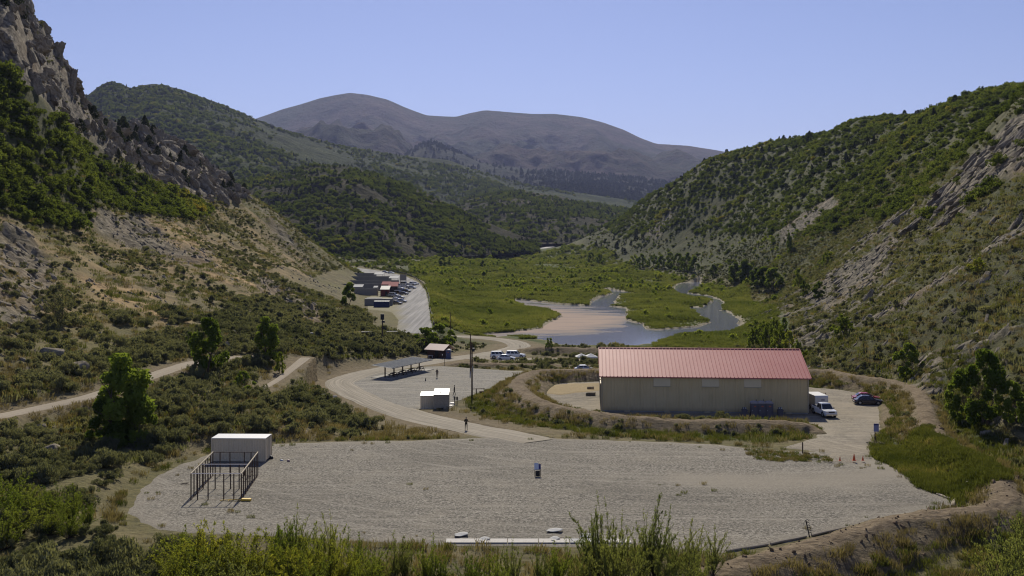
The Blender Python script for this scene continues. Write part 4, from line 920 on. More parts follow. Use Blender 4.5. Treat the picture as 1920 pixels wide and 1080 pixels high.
# reeds and willows of the valley floor
d = np.exp(rng.uniform(math.log(283), math.log(1300), 62000)); u = rng.uniform(770, 1460, 62000); X = (u - 960) / F * d; Y = d; z, mk = height(X, Y, True); px_ = u
pd = np.full(len(X), 99.0)
for pl in POND:
    b = bbox_near(X, Y, pl, 20); pd[b] = np.minimum(pd[b], polydist(X[b], Y[b], pl))
ok = in_valley(X, Y, z) & (mk['wet'] < .12) & (mk['lw'] < .97) & (mk['bank'] < .2) & (Y > 286); pn = fbm(X, Y, 26, 3, 241); 
ok &= ~((X < 12) & (Y < 330) & (pn < .1)) & ~((Y < 312) & (px_ < 1225))
rd = ok & (rng.uniform(0, 1, len(X)) < np.where(Y < 620, .95, .75))
s = rng.uniform(.65, 1.35, len(X)) * (1 + 1.1 * np.clip(pn, -.5, 1) + .5 * np.clip(fbm(X, Y, 9, 2, 243), -.6, 1)) * np.interp(Y, [280, 320, 600, 1300], [.6, 1, 1.3, 2.0]) * np.clip(.45 + pd / 14, .45, 1)
k = rd.sum(); print('reeds', k)
scatter_stuff('reeds', REED, np.column_stack([X, Y, z])[rd], np.column_stack([np.zeros((k, 2)), rng.uniform(0, 6, k)]), np.column_stack([s[rd] * 1.15, s[rd] * 1.15, s[rd]]), rng.integers(0, 3, k), 'green reeds and sedge filling the wet valley floor')
wl = ok & (rng.uniform(0, 1, len(X)) < np.where(Y > 560, np.clip(.008 + .16 * (pn > .2), 0, 1), .001 + .03 * ((pn > .4)))) & (pd > 4)
s = rng.uniform(1.2, 2.6, len(X)) * np.interp(Y, [280, 600, 1300], [1, 1.25, 1.8])
def wil_label(x, y, z_): return 'bright green willow bush among the reeds of the wet valley floor'
print('willow', wl.sum())
spread('willow_bush', WIL, np.column_stack([X, Y, z])[wl], s[wl], wil_label, 'bush', 'willow bushes in the wetland', 'willow_cover', 'willow thickets of the upper valley floor', 280)
# rocks
def dir_rot(n, dx, dy, dz, jit):
    out = np.zeros((n, 3))
    for i in range(n):
        v = Vector((dx, dy, dz)) + Vector(rng.normal(0, jit, 3)); q = v.to_track_quat('X', 'Z'); q = q @ Matrix.Rotation(rng.normal(0, .25), 3, 'X').to_quaternion(); out[i] = q.to_euler()
    return out
X, Y, z, px, py, mk = cand(46000, 100, 470)
pt = fbm(X * .9 + Y * .45, (Y - X * .5) * .22, 7, 3, 71)
rR = (X > 52) & (py > 380) & (px > 1400) & (mk['bank'] < .2) & (mk['flat'] < .2); pR = np.where(mk['rock'] > .3, .62, .12 + .3 * (pt > .05)) * np.interp(py, [380, 480, 760], [.7, 1, .55])
rL = (X < -32) & (py > 330) & (mk['flat'] < .2); pL = np.where(mk['rock'] > .3, .5, .09 + .34 * (fbm(X, Y, 12, 3, 251) > .28)) * (z > 1.5) + .02
ok = (rR & (rng.uniform(0, 1, len(X)) < pR)) | (rL & (rng.uniform(0, 1, len(X)) < pL))
X, Y, z, mr = X[ok], Y[ok], z[ok], mk['rock'][ok]; n = len(X); print('rocks', n)
s = np.clip(rng.lognormal(-.85, .5, n), .14, 1.15) * np.where(mr > .3, 1.35, 1.0) * np.where(X > 0, 1.15, .9)
rot = np.where((X > 0)[:, None], dir_rot(n, .75, .35, .55, .16), dir_rot(n, .75, -.25, -.55, .25))
sq = rng.uniform((.9, .6, .5), (2.1, 1.0, .95), (n, 3))
def rock_label(x, y, z_):
    if x > 0: return 'pale slab of stone lying on the rocky slope past the earth berm', 'stone slabs on the rocky slope'
    if z_ < 5: return 'tan boulder in the brush near the dirt track', 'boulders near the dirt track'
    return 'tan boulder on the ochre hillside above the dirt track', 'boulders above the dirt track'
spread('boulder', ROCK, np.column_stack([X, Y, z + .02]), s, rock_label, 'rock', 'boulders', 'loose_rocks', 'loose pale stones strewn over the slopes', 300, rot=rot, squash=sq)
u = rng.uniform(1180, 2000, 9000); d = rng.uniform(70, 130, 9000); Xc = (u - 960) / F * d; zc_, mkc = height(Xc, d, True); ok = (mkc['bank'] > .25) & (rng.uniform(0, 1, 9000) < .28); k = ok.sum()
M_CLOD = paint('earth_clod', (0.20, 0.145, 0.095), .95, .05, var=.3, scale=3); CL = []
for me in ROCK[:3]: m2 = me.copy(); m2.materials.clear(); m2.materials.append(M_CLOD); CL.append(m2)
scatter_stuff('earth_clods', CL, np.column_stack([Xc, d, zc_])[ok], rng.uniform(0, 6, (k, 3)), np.repeat(np.clip(rng.lognormal(-2.1, .6, k), .05, .5)[:, None], 3, 1), rng.integers(0, 3, k), 'clods of brown earth on the berm')
# the cliff's crags
X, Y, z, px, py, mk = cand(26000, 200, 640, -420, 560)
ok = (mk['rock'] > .45) & (X < -50) & (polydist(px, py, CLIFF_L) < 0) & (rng.uniform(0, 1, len(X)) < .30)
Xr, Yr, zr, pxr, pyr, mkr = cand(16000, 170, 520, 1650, 2080)
o2 = (mkr['rock'] > .5) & (pyr < 430) & (rng.uniform(0, 1, len(Xr)) < .16)
A = np.concatenate([np.column_stack([X, Y, z])[ok], np.column_stack([Xr, Yr, zr])[o2]]); n = len(A); nl = ok.sum(); print('crags', nl, o2.sum())
rot = np.concatenate([dir_rot(nl, .6, -.3, -.7, .45), dir_rot(n - nl, .75, .3, .55, .10)])
s = np.concatenate([rng.lognormal(.75, .55, nl), rng.lognormal(.5, .4, n - nl)]); s = np.clip(s, .9, 6.0)
sq = np.concatenate([rng.uniform((.9, .5, .5), (1.5, 1.0, 1.0), (nl, 3)), rng.uniform((1.6, .4, .28), (3.0, .8, .5), (n - nl, 3))])
spread('rock_outcrop', CRAG, A, s, lambda x, y, z_: ('grey jutting crag of the steep rock cliff', 'crags of the cliff') if x < 0 else ('pale tilted ledge of rock high on the green slope', 'rock ledges on the green slope'), 'rock', 'crags', 'rock_outcrops', 'grey crags of the cliff', 300, rot=rot, squash=sq)
for px_b, py_b, r_, lb in ((141, 697, 2.4, 'largest tan boulder, beside the dirt track in the brush'), (95, 668, 2.2, 'dark-faced boulder on the slope just above the largest one by the track'), (96, 850, 1.7, 'slanted grey boulder in the brush below the dirt track'), (246, 850, 1.1, 'small tan boulder at the foot of the tall tree'), (72, 806, 1.1, 'pale boulder close below the dirt track'), (1695, 708, 1.6, 'pale block of stone under the round shrub above the berm'), (1850, 815, .9, 'pale stone at the foot of the broad tree beyond the berm')):
    q_ = hit(px_b, py_b, 66); o = link(bpy.data.objects.new('boulder', ROCK[4 if r_ > 1.5 else 0])); o.location = q_ + Vector((0, 0, r_ * .15)); o.scale = (r_, r_ * .9, r_ * .95); o.rotation_euler = (.2, .25, px_b); tag(o, lb, 'rock')
# woods on the hills behind
def on_hill(key, n, t0, t1, dens):
    V = HILLS[key]; nr, nc = V.shape[:2]; i = rng.uniform(t0 * 150, min(t1 * 150, nr - 2), n); j = rng.uniform(0, nc - 1.01, n)
    a = i.astype(int); b = j.astype(int); fa = (i - a)[:, None]; fb = (j - b)[:, None]
    Pn = (V[a, b] * (1 - fb) + V[a, b + 1] * fb) * (1 - fa) + (V[a + 1, b] * (1 - fb) + V[a + 1, b + 1] * fb) * fa
    return Pn[rng.uniform(0, 1, n) < dens(Pn)]
def mass(nm, protos, Pn, s, label):
    n = len(Pn); sc = np.repeat(s[:, None], 3, 1) * rng.uniform(.8, 1.25, (n, 3))
    scatter_stuff(nm, protos, Pn - (0, 0, .3), np.column_stack([np.zeros((n, 2)), rng.uniform(0, 6, n)]), sc, rng.integers(0, len(protos), n), label)
fn = lambda sc, sd, lo, hi: (lambda Pn: np.clip(lo + hi * fbm(Pn[:, 0], Pn[:, 1], sc, 3, sd), 0, 1))
Pn = on_hill('foothill1', 15000, 0, 1.15, fn(90, 5, .35, .9)); mass('foothill_scrub', OAK + CON, Pn, rng.uniform(2.2, 5.5, len(Pn)), 'dark scrub and junipers over the brown foothill')
Pn = on_hill('hill2', 7000, 0, 1.1, fn(130, 6, .45, .9)); mass('hill_scrub', OAK + CON, Pn, rng.uniform(3, 7, len(Pn)), 'scrub and trees over the rounded hill')
Pn = on_hill('mountain3', 28000, 0, 1.1, fn(330, 7, .35, 1.0)); mass('mountain_forest', CON[:1] + OAK[:3], Pn, rng.uniform(5, 10, len(Pn)), 'dark conifer forest over the long mountain ridge')
Pn = on_hill('mountain4', 9000, 0, .62, fn(500, 8, .45, .8)); mass('ridge_forest', CON, Pn, rng.uniform(11, 22, len(Pn)), 'dark forest over the lower ridge')

# ------------------------------------------------------------------ trees
def make_tree(kind, seed, leaf, slim=0.36, n=4600, ls=0.022, trunk=True):
    """unit-height tree: returns trunk mesh, crown mesh"""
    global rng
    keep = rng; rng = np.random.default_rng(seed); r = rng
    mb = MB(); ends = []
    def limb(p, d, L, rad, lev):
        pts = [p]; q = Vector(p); dd = Vector(d).normalized()
        for i in range(4):
            dd = (dd + Vector(r.normal(0, .13, 3)) + Vector((0, 0, .10))).normalized(); q = q + dd * L / 4; pts.append(q.copy())
        mb.tube(pts, [rad * (1 - .17 * i) for i in range(5)], 6)
        for s in pts[2:]: ends.append((s, L))
        if lev < 2:
            for k in range(5 if lev == 0 else 3):
                t = pts[2 + k % 3]; a = r.uniform(0, 6.28); limb(t, Vector((math.cos(a), math.sin(a), r.uniform(.35, 1.0))), L * .52, rad * .5, lev + 1)
    ns = 1 if kind == 'cotton' else 4
    for i in range(ns):
        a = r.uniform(0, 6.28); limb(Vector((0.02 * math.cos(a), .02 * math.sin(a), -0.02)), Vector((.25 * math.cos(a) * (ns > 1), .25 * math.sin(a) * (ns > 1), 1)), .5, .022 if ns == 1 else .012, 0)
    balls = []
    for k in range(34):
        t = r.uniform(.08, .97) if kind != 'cotton' else r.uniform(.05, .97); env = slim * (math.sin(math.pi * min(t * .92 + .08, 1)) ** .6) * (1.1 - .55 * t) * 1.15; a = r.uniform(0, 6.28); q = env * math.sqrt(r.uniform(.15, 1)) * r.uniform(.75, 1.15)
        balls.append((q * math.cos(a), q * math.sin(a), t, r.uniform(.06, .12)))
    C = clump_points(balls, n, .35); V, f = leaf_quads(C, ls, 1.5)
    V[:, 2] = np.clip(V[:, 2], 0.0, 1.03)
    tm_, cm = mb.mesh('trunk', M_BARK, True), np_mesh('crown', V, f, leaf, smooth=False); rng = keep; return tm_, cm
TREES = [make_tree('cotton', 40 + k, M_COTTON, s) for k, s in enumerate((.30, .36, .42))]
BUSHT = [make_tree('multi', 60 + k, M_COTTON, s, 4200) for k, s in enumerate((.45, .55))]
WILT = [make_tree('multi', 70 + k, M_WILLOW, s, 3600, .022) for k, s in enumerate((.42, .55))]
SAGET = [make_tree('multi', 80, M_SAGE, .6, 3600, .015)]
def put_tree(px, py, hpx, kind, label, group=None, wide=1.0, name='cottonwood_tree', cat='tree', at=None, rz=None):
    p = at if at is not None else hit(px, py, 66); h = hpx * p.y / F
    o = empty(name, p - Vector((0, 0, .05)), random.uniform(0, 6.28) if rz is None else rz); o.scale = (h * wide, h * wide, h)
    for nm, me in zip(('trunk', 'crown'), kind):
        c = link(bpy.data.objects.new(nm, me)); c.parent = o
    return tag(o, label, cat, group)
put_tree(232, 838, 172, TREES[0], 'tall dark green tree standing below the dirt track in the brush', wide=1.05, rz=.4)
put_tree(205, 835, 95, BUSHT[0], 'low dark green thicket at the foot of the tall tree below the track', wide=1.1, name='leafy_shrub', cat='shrub')
put_tree(262, 842, 85, BUSHT[1], 'green leafy shrub against the tall tree, on its pad side', wide=.8, name='leafy_shrub', cat='shrub')
put_tree(392, 702, 104, TREES[1], 'rounded green tree where the dirt track passes behind it', wide=.92)
put_tree(500, 675, 80, TREES[0], 'slender green tree at the end of the dirt track', wide=.98)
put_tree(357, 652, 32, BUSHT[0], 'small green shrub beside the rounded tree on the track', wide=.7, name='leafy_shrub', cat='shrub')
put_tree(455, 730, 34, BUSHT[1], 'low bright green shrub in the brush below the track', wide=1.2, name='leafy_shrub', cat='shrub')
put_tree(525, 700, 40, WILT[0], 'small yellow-green shrub beside the slender tree', wide=.6, name='leafy_shrub', cat='shrub')
put_tree(655, 574, 44, TREES[2], 'dark green tree in front of the grey range walls', wide=.9)
put_tree(110, 610, 76, SAGET[0], 'large grey-green willow bush on the ochre hillside', wide=1.0, name='willow_bush', cat='bush')
put_tree(1850, 800, 142, BUSHT[1], 'broad dark green tree on the rocky slope beyond the berm', wide=.82)
put_tree(1803, 792, 95, BUSHT[0], 'dark green shrub crowding the broad tree beyond the berm', wide=.7, name='leafy_shrub', cat='shrub')
put_tree(1895, 790, 80, BUSHT[0], 'low green shrub uphill of the broad tree beyond the berm', wide=.8, name='leafy_shrub', cat='shrub')
put_tree(1705, 710, 66, BUSHT[1], 'round green shrub among pale stones above the berm', wide=.9, name='leafy_shrub', cat='shrub')
put_tree(1580, 634, 46, WILT[1], 'yellow-green shrub alone on the lower rocky slope', wide=.9, name='leafy_shrub', cat='shrub')
put_tree(1835, 512, 30, WILT[1], 'small bright shrub high on the rocky slope', wide=1.0, name='leafy_shrub', cat='shrub')
put_tree(1750, 515, 22, SAGET[0], 'small grey-green shrub high on the rocky slope', wide=1.2, name='leafy_shrub', cat='shrub')
for px, py, h, w, m, lb in ((1508, 556, 30, .8, BUSHT[1], 'round green shrub at the foot of the rocky slope, beside the yellowish one'), (1536, 560, 34, .85, BUSHT[0], 'darker round green shrub at the foot of the rocky slope'),
                            (1497, 540, 36, .6, WILT[0], 'yellowish upright shrub at the foot of the rocky slope'), (1552, 492, 22, .9, WILT[1], 'yellow-green bush part way up the grassy slope'), (1480, 475, 38, .5, TREES[0], 'narrow dark tree part way up the grassy slope')):
    put_tree(px, py, h, m, lb, wide=w, name='leafy_shrub' if 'tree' not in lb else 'cottonwood_tree', cat='shrub' if 'tree' not in lb else 'tree')
for px, py, h in ((1378, 530, 38), (1397, 531, 44), (1416, 536, 34), (1432, 540, 40), (1450, 546, 44), (1405, 526, 30)):
    put_tree(px, py, h, random.choice(TREES), 'dark green cottonwood in the grove by the stream bend', 'cottonwoods in the grove by the stream bend', wide=1.05)
for px, py, h in ((1108, 493, 20), (1124, 494, 20), (1190, 500, 24), (1204, 503, 27), (1226, 500, 24), (1240, 504, 26), (1256, 503, 30), (1272, 507, 32), (1288, 508, 34), (1302, 510, 30), (1338, 518, 22), (905, 502, 14), (830, 500, 20), (842, 498, 14), (1060, 492, 12)):
    put_tree(px, py, h, random.choice(BUSHT + TREES[2:] + WILT), 'small rounded cottonwood in the row along the far edge of the reeds', 'cottonwoods along the edge of the reeds', wide=.9)
for px, py, h, w, lb in ((798, 657, 46, 1.15, 'bushy green tree behind the picnic shelter'), (826, 653, 50, 1.25, 'bushy green tree directly behind the small brown hut'), (845, 646, 26, 1.0, 'low green shrub past the small brown hut'), (1030, 652, 20, .9, 'round dark shrub at the corner of the pond')):
    put_tree(px, py, h, BUSHT[0], lb, wide=w, name='leafy_shrub' if 'shrub' in lb else 'cottonwood_tree', cat='shrub' if 'shrub' in lb else 'tree')
for px, py, h, w in ((1415, 655, 46, .6), (1440, 660, 56, .6), (1462, 668, 60, .55), (1480, 675, 54, .6), (1496, 682, 46, .6), (1470, 640, 44, .6), (1452, 628, 34, .7), (1430, 640, 40, .7)):
    put_tree(px, py, h, random.choice(WILT), 'yellow-green willow between the metal building and the stream', 'willows behind the metal building', wide=w, name='willow_bush', cat='bush')
# foreground shrubs on the toe of the slope
def tamarisk(seed, leaf, stems=15, dens=1.0, spread_=.30, wisp=1.0):
    global rng
    keep = rng; rng = np.random.default_rng(seed); r = rng; mb = MB(); C = []; T = []; Sz = []
    for i in range(stems):
        a = r.uniform(0, 6.28); lean = spread_ * r.uniform(.1, 1.25); H = r.uniform(.38, 1.0) ** .8 * (1.08 - lean * .6); ex = r.uniform(1.1, 2.1); bend = r.normal(0, .10, 2)
        pts = []
        for k in range(8):
            t = k / 7; pts.append(Vector((lean * math.cos(a) * (t ** ex) + .05 * math.cos(a) + bend[0] * math.sin(t * 3), lean * math.sin(a) * t ** ex + .05 * math.sin(a) + bend[1] * math.sin(t * 3), H * t - .02)))
        mb.tube(pts, [.008 * (1.05 - k * .13) for k in range(8)], 5)
        nsp = int(r.uniform(14, 34) * dens)
        for k in range(nsp):
            t = r.uniform(.12, 1.0) ** .85; j = min(int(t * 7), 6); p = pts[j].lerp(pts[j + 1], t * 7 - j); sd_ = (pts[j + 1] - pts[j]).normalized()
            d = (sd_ * wisp * .7 + Vector((r.normal(0, .62), r.normal(0, .62), r.uniform(-.05, .7)))).normalized(); L = r.uniform(.05, .19) * (1.25 - .85 * t)
            tip = p + d * L + Vector((0, 0, -.18 * L)); mid = p + d * L * .55 + Vector((0, 0, .04 * L))
            mb.tube([p, mid, tip], [.0026, .0018, .0006], 3, False)
            for q in range(int(5 + 60 * L)):
                tt = r.uniform(.1, 1.0); c = (p.lerp(mid, tt * 2) if tt < .5 else mid.lerp(tip, tt * 2 - 1)); C.append(c + Vector(r.normal(0, .009, 3))); T.append(d); Sz.append(r.uniform(.010, .024) * (1.1 - .4 * tt))
    C = np.array(C); T = np.array(T) + r.normal(0, .45, (len(C), 3)); T /= np.linalg.norm(T, axis=1)[:, None]; N = r.normal(size=(len(C), 3)); B = np.cross(T, N); B /= np.linalg.norm(B, axis=1)[:, None]
    s = np.array(Sz)[:, None]
    V = np.stack([C - T * s * .4, C + B * s * .36 + T * s * .4, C + T * s * 1.4, C - B * s * .36 + T * s * .4], 1).reshape(-1, 3)
    a_, b_ = mb.mesh('stem', M_TWIG), np_mesh('foliage', V, np.arange(len(V)).reshape(-1, 4), leaf, smooth=False); rng = keep; return a_, b_
TAM = [tamarisk(90 + k, M_TAMA, 20 + 3 * k, 1.15, .42, 1.5) for k in range(4)]
GLD = [tamarisk(95 + k, M_GOLD, 24 + 3 * k, 1.4, .46, .6 + .2 * k) for k in range(4)]
WLW = [tamarisk(109 + k, M_WILLOW, 22 + 4 * k, 1.35, .46, .8 + .3 * k) for k in range(3)]
def put_fg(px, d, top, kind, name, label, group, wide=1.0):
    if name in ('yellowing_shrub', 'willow_shrub') and d < 72: top -= 16; wide *= 1.1
    x = (px - 960) / F * d; zg = hz(x, d); h = (CZ + (HY - top) / F * d) - zg
    h *= random.uniform(.84, 1.12); o = empty(name, (x, d, zg - .05), random.uniform(0, 6.28)); o.rotation_euler = (random.uniform(-.12, .12), random.uniform(-.12, .12), random.uniform(0, 6.28)); o.scale = (max(h, 1.6) * wide, max(h, 1.6) * wide, h)
    for nm, me in zip(('stem', 'foliage'), kind):
        c = link(bpy.data.objects.new(nm, me)); c.parent = o
    tag(o, label, 'shrub', group)
for px, d, top, w in ((1118, 70.5, 942, .62), (1160, 70.2, 930, .6), (1205, 70.8, 938, .6), (1226, 69.5, 925, .5), (1262, 70.5, 975, .6), (1300, 70, 962, .62), (1335, 69.2, 985, .7), (1145, 67.0, 985, .7), (1195, 66.5, 1000, .8), (1250, 66.5, 1005, .8), (1290, 66.0, 1020, .8), (1090, 67.5, 1010, .7), (1320, 65.5, 1030, .8)):
    put_fg(px, d, top, random.choice(TAM), 'tamarisk_shrub', 'feathery green tamarisk standing against the white boards on the pad edge', 'tamarisks by the white boards', w * .95)
for px, d, top, w in ((560, 70.0, 970, .5), (625, 70.2, 962, .45), (590, 69.5, 985, .6), (530, 69, 992, .7), (665, 69, 1000, .55), (735, 68, 1012, .6), (760, 68.5, 1005, .55), (800, 67.5, 1020, .6), (830, 67, 1035, .7), (960, 67, 1032, .7), (1010, 68, 1040, .7), (1045, 67, 1028, .6), (890, 66, 1050, .8), (705, 66.5, 1030, .8), (925, 65, 1060, .8)):
    put_fg(px, d, top, random.choice(TAM + WLW), 'willow_shrub', 'green upright shrub on the near edge of the gravel pad', 'green shrubs on the near pad edge', w)
for px, d, top, w in ((345, 68.5, 985, .75), (385, 68, 978, .7), (420, 67, 990, .8), (330, 66, 1015, .9), (375, 65.5, 1020, .9), (440, 66, 1008, .9), (480, 66.5, 1000, .9), (520, 65.5, 1018, .9), (560, 65, 1022, .9), (605, 65.5, 1015, .8), (645, 65, 1030, .8), (410, 63.5, 1040, 1.0), (470, 63.0, 1045, 1.0), (540, 63, 1045, 1.0), (345, 63, 1050, 1.0), (600, 63, 1050, 1.0), (680, 63.5, 1055, .9)):
    put_fg(px, d, top, random.choice(GLD + WLW + GLD + TAM[:1]), 'yellowing_shrub', 'yellow-green leafy shrub in the thicket nearest the timber frame', 'yellow-green thicket', w)
for px, d, top, w in ((20, 84, 880, .75), (60, 85, 890, .7), (100, 84, 905, .7), (135, 82, 908, .7), (165, 81, 925, .6), (40, 80, 925, .9), (90, 79, 940, .8), (130, 78, 950, .7), (-10, 80, 910, .9), (0, 76, 950, .9)):
    put_fg(px, d, top, random.choice(WLW), 'willow_shrub', 'tall green willow in the thicket on the brushy side of the pad', 'willow thicket beside the pad', w * 1.5)
for px, d, top, w in ((1905, 68, 948, .6), (1880, 66, 985, .7), (1925, 65, 960, .7), (1900, 63, 1010, .8), (1860, 64, 1030, .8), (1935, 71, 920, .5)):
    put_fg(px, d, top, random.choice(TAM), 'tamarisk_shrub', 'feathery green tamarisk outside the corner of the berm', 'tamarisks outside the berm corner', w)
for px, d, top, w in ((30, 70, 1030, 1.2), (80, 69, 1010, 1.2), (140, 69, 1020, 1.2), (190, 70, 1000, 1.1), (240, 70, 1005, 1.1), (285, 69, 1018, 1.1), (110, 66, 1040, 1.3), (220, 66, 1045, 1.3), (60, 65, 1055, 1.4), (290, 65, 1055, 1.2)):
    x = (px - 960) / F * d; zg = hz(x, d); h = (CZ + (HY - top) / F * d) - zg
    o = link(bpy.data.objects.new('sagebrush', random.choice(SAGEF))); o.location = (x, d, zg - .1); o.scale = (max(h, 1.2) * 1.0 * w, max(h, 1.2) * w, max(h, 1.0) * 1.25); o.rotation_euler = (0, 0, random.uniform(0, 6))
    tag(o, 'large silvery sagebrush on the near slope below the willow thicket', 'bush', 'large sagebrush below the willow thicket')

# ------------------------------------------------------------------ built things: materials
def sheetmetal(name, col, rough, spec, fade, streak=.35):
    m, t, n, l = nt(name); tc = n.new('ShaderNodeTexCoord').outputs['Object']
    mp = n.new('ShaderNodeMapping'); mp.inputs['Scale'].default_value = (2.2, 2.2, .12); l.new(tc, mp.inputs[0])
    a = noise(n, l, mp.outputs[0], 1.0, 5, .65); b = noise(n, l, tc, .22, 4)
    sp_ = n.new('ShaderNodeSeparateXYZ'); l.new(tc, sp_.inputs[0])
    c = mixc(n, l, mth(n, l, 'MULTIPLY', ramp(n, l, a.outputs[0], ((0.45, 0.0), (0.72, 1.0))).outputs[0], streak), col, tuple(x * .62 for x in col))
    c = mixc(n, l, ramp(n, l, b.outputs[0], ((0.4, 0.0), (0.7, 0.55))).outputs[0], c, fade)
    z = mth(n, l, 'ADD', sp_.outputs[2], mth(n, l, 'MULTIPLY', a.outputs[0], 1.2)); c = mixc(n, l, ramp(n, l, mth(n, l, 'MULTIPLY', z, .5), ((0.35, 0.5), (0.75, 0.0))).outputs[0], c, (0.20, 0.15, 0.10))
    finish(n, l, c, rough, None, spec=spec); return m
M_WALL = sheetmetal('tan_metal_wall', (0.64, 0.50, 0.27), .6, .3, (0.70, 0.56, 0.33))
M_ROOF = sheetmetal('red_metal_roof', (0.43, 0.112, 0.110), .55, .3, (0.48, 0.175, 0.165), .35)
M_TRIM = paint('tan_trim', (0.45, 0.38, 0.26), 0.5); M_SKYP = paint('pale_wall_panel', (0.76, 0.64, 0.42), 0.5)
M_WHITE = paint('white_paint', (0.72, 0.71, 0.68), 0.4, var=.08); M_CREAM = paint('cream_container', (0.74, 0.62, 0.43), 0.5, var=.1, grime=.2)
M_DARK_ = paint('dark_opening', (0.02, 0.02, 0.02), 0.8); M_BLACK = paint('black_plastic', (0.022, 0.022, 0.025), 0.5); M_RUBBER = paint('tyre_rubber', (0.02, 0.02, 0.02), 0.85)
M_CONC = paint('concrete', (0.36, 0.345, 0.315), 0.9, .2, var=.2, scale=.8, grime=.15); M_GWALL = paint('range_wall_concrete', (0.30, 0.285, 0.26), 0.9, .2, var=.15, scale=.3)
M_WOODD = paint('dark_weathered_wood', (0.105, 0.072, 0.052), 0.9, .15, var=.3, scale=3); M_WOODL = paint('pale_timber', (0.42, 0.36, 0.27), 0.85, .2, var=.2, scale=3)
M_STEEL = paint('galvanised_steel', (0.42, 0.43, 0.44), 0.4, .5, .6); M_GREYR = paint('grey_metal_roof', (0.26, 0.27, 0.265), 0.6, .2, var=.1); M_DULLW = paint('weathered_white_roof', (0.44, 0.44, 0.43), 0.8, .1, var=.15, grime=.2)
M_GLASS = paint('dark_window_glass', (0.015, 0.018, 0.022), 0.08, .8, var=.0); M_PLUM = paint('grey_plastic', (0.115, 0.105, 0.125), 0.5); M_PLUMR = paint('pale_grey_plastic', (0.36, 0.34, 0.38), 0.45)
M_RED = paint('dark_red_siding', (0.16, 0.035, 0.035), 0.7); M_REDR = paint('dull_red_roof', (0.26, 0.065, 0.07), 0.8, .1); M_BROWN = paint('dark_brown_siding', (0.085, 0.052, 0.040), 0.85, .15); M_PINKR = paint('faded_pink_roof', (0.46, 0.32, 0.29), 0.5)
M_BLUE = paint('blue_plastic', (0.085, 0.105, 0.20), 0.5); M_NAVY = paint('navy_container', (0.022, 0.035, 0.12), 0.5); M_ORANGE = paint('orange_cone', (0.68, 0.11, 0.025), 0.5); M_YEL = paint('yellow_plastic', (0.72, 0.48, 0.06), 0.5)
M_CANVAS = paint('white_canvas', (0.74, 0.73, 0.70), 0.8, .1); M_MUD = gravel_mat('dried_mud', (0.20, 0.150, 0.075), (0.29, 0.222, 0.118), (0.35, 0.28, 0.165), .2, (0.30, .235, .13)); M_TAN = paint('tan_stone', (0.45, 0.37, 0.26), 0.9, .1, var=.3)
M_CHROME = paint('chrome', (0.6, 0.6, 0.6), 0.2, .5, .9); M_LAMP = paint('lamp_lens', (0.75, 0.75, 0.72), 0.15, .7); M_TAIL = paint('tail_lamp', (0.35, 0.02, 0.02), 0.2, .6)
M_LABEL = paint('orange_label', (0.55, 0.14, 0.06), 0.6); M_SIGN = paint('blue_grey_sign', (0.26, 0.26, 0.42), 0.5); M_SIGND = paint('dark_blue_sign', (0.05, 0.05, 0.16), 0.5)
M_GSHED = paint('dirty_grey_siding', (0.42, 0.37, 0.29), .8, .2, var=.35, scale=1.2, grime=.5)
M_BOARD = paint('painted_board', (0.56, 0.53, 0.48), .8, .1, var=.15, grime=.3)
def gnd(px, py): return hit(px, py, 66)

# ------------------------------------------------------------------ the long metal building
def ribbed(mb, x0, x1, n, f0, f1, rib=.05, w=.35):
    """sheet of ribs between two lines f0(x), f1(x); each rib stands proud along normal nv"""
    pass
bl = on(1128, 772, yard_z); br = on(1516, 777, yard_z)
ang = math.atan2(br[1] - bl[1], br[0] - bl[0]); BLEN = math.hypot(br[0] - bl[0], br[1] - bl[1]); BD = 16.4; EH = 5.75; RH = 9.15
bz = -3.5
B = empty('metal_building', (bl[0], bl[1], bz), ang); tag(B, 'long tan metal building with a faded red ribbed roof', 'building')
def wall_sheet(x0, y0, x1, y1, h0, h1, pitch, name, mat, hfun=None):
    L = math.hypot(x1 - x0, y1 - y0); tx_, ty_ = (x1 - x0) / L, (y1 - y0) / L; nx_, ny_ = ty_, -tx_; V = []; n = int(L / pitch)
    prof = []
    for i in range(n):
        s = i * L / n; p = L / n; prof += [(s, 0), (s + p * .62, 0), (s + p * .70, .045), (s + p * .92, .045)]
    prof.append((L, 0)); mb = MB(); vs = []
    for s, o in prof:
        top = hfun(s) if hfun else h1
        vs += [(x0 + tx_ * s + nx_ * o, y0 + ty_ * s + ny_ * o, h0), (x0 + tx_ * s + nx_ * o, y0 + ty_ * s + ny_ * o, top)]
    mb.add(vs, [(2 * i, 2 * i + 2, 2 * i + 3, 2 * i + 1) for i in range(len(prof) - 1)]); return mb.build(name, mat, B)
wall_sheet(0, 0, BLEN, 0, .25, EH, .50, 'wall', M_WALL)
wall_sheet(BLEN, 0, BLEN, BD, .25, EH, .50, 'wall', M_WALL, lambda s: EH + (RH - EH) * (1 - abs(s - BD / 2) / (BD / 2)) - .06)
wall_sheet(BLEN, BD, 0, BD, .25, EH, .50, 'wall', M_WALL)
wall_sheet(0, BD, 0, 0, .25, EH, .50, 'wall', M_WALL, lambda s: EH + (RH - EH) * (1 - abs(s - BD / 2) / (BD / 2)) - .06)
MB().box((BLEN / 2, BD / 2, .10), (BLEN - .1, BD - .1, .5)).build('footing', M_CONC, B)
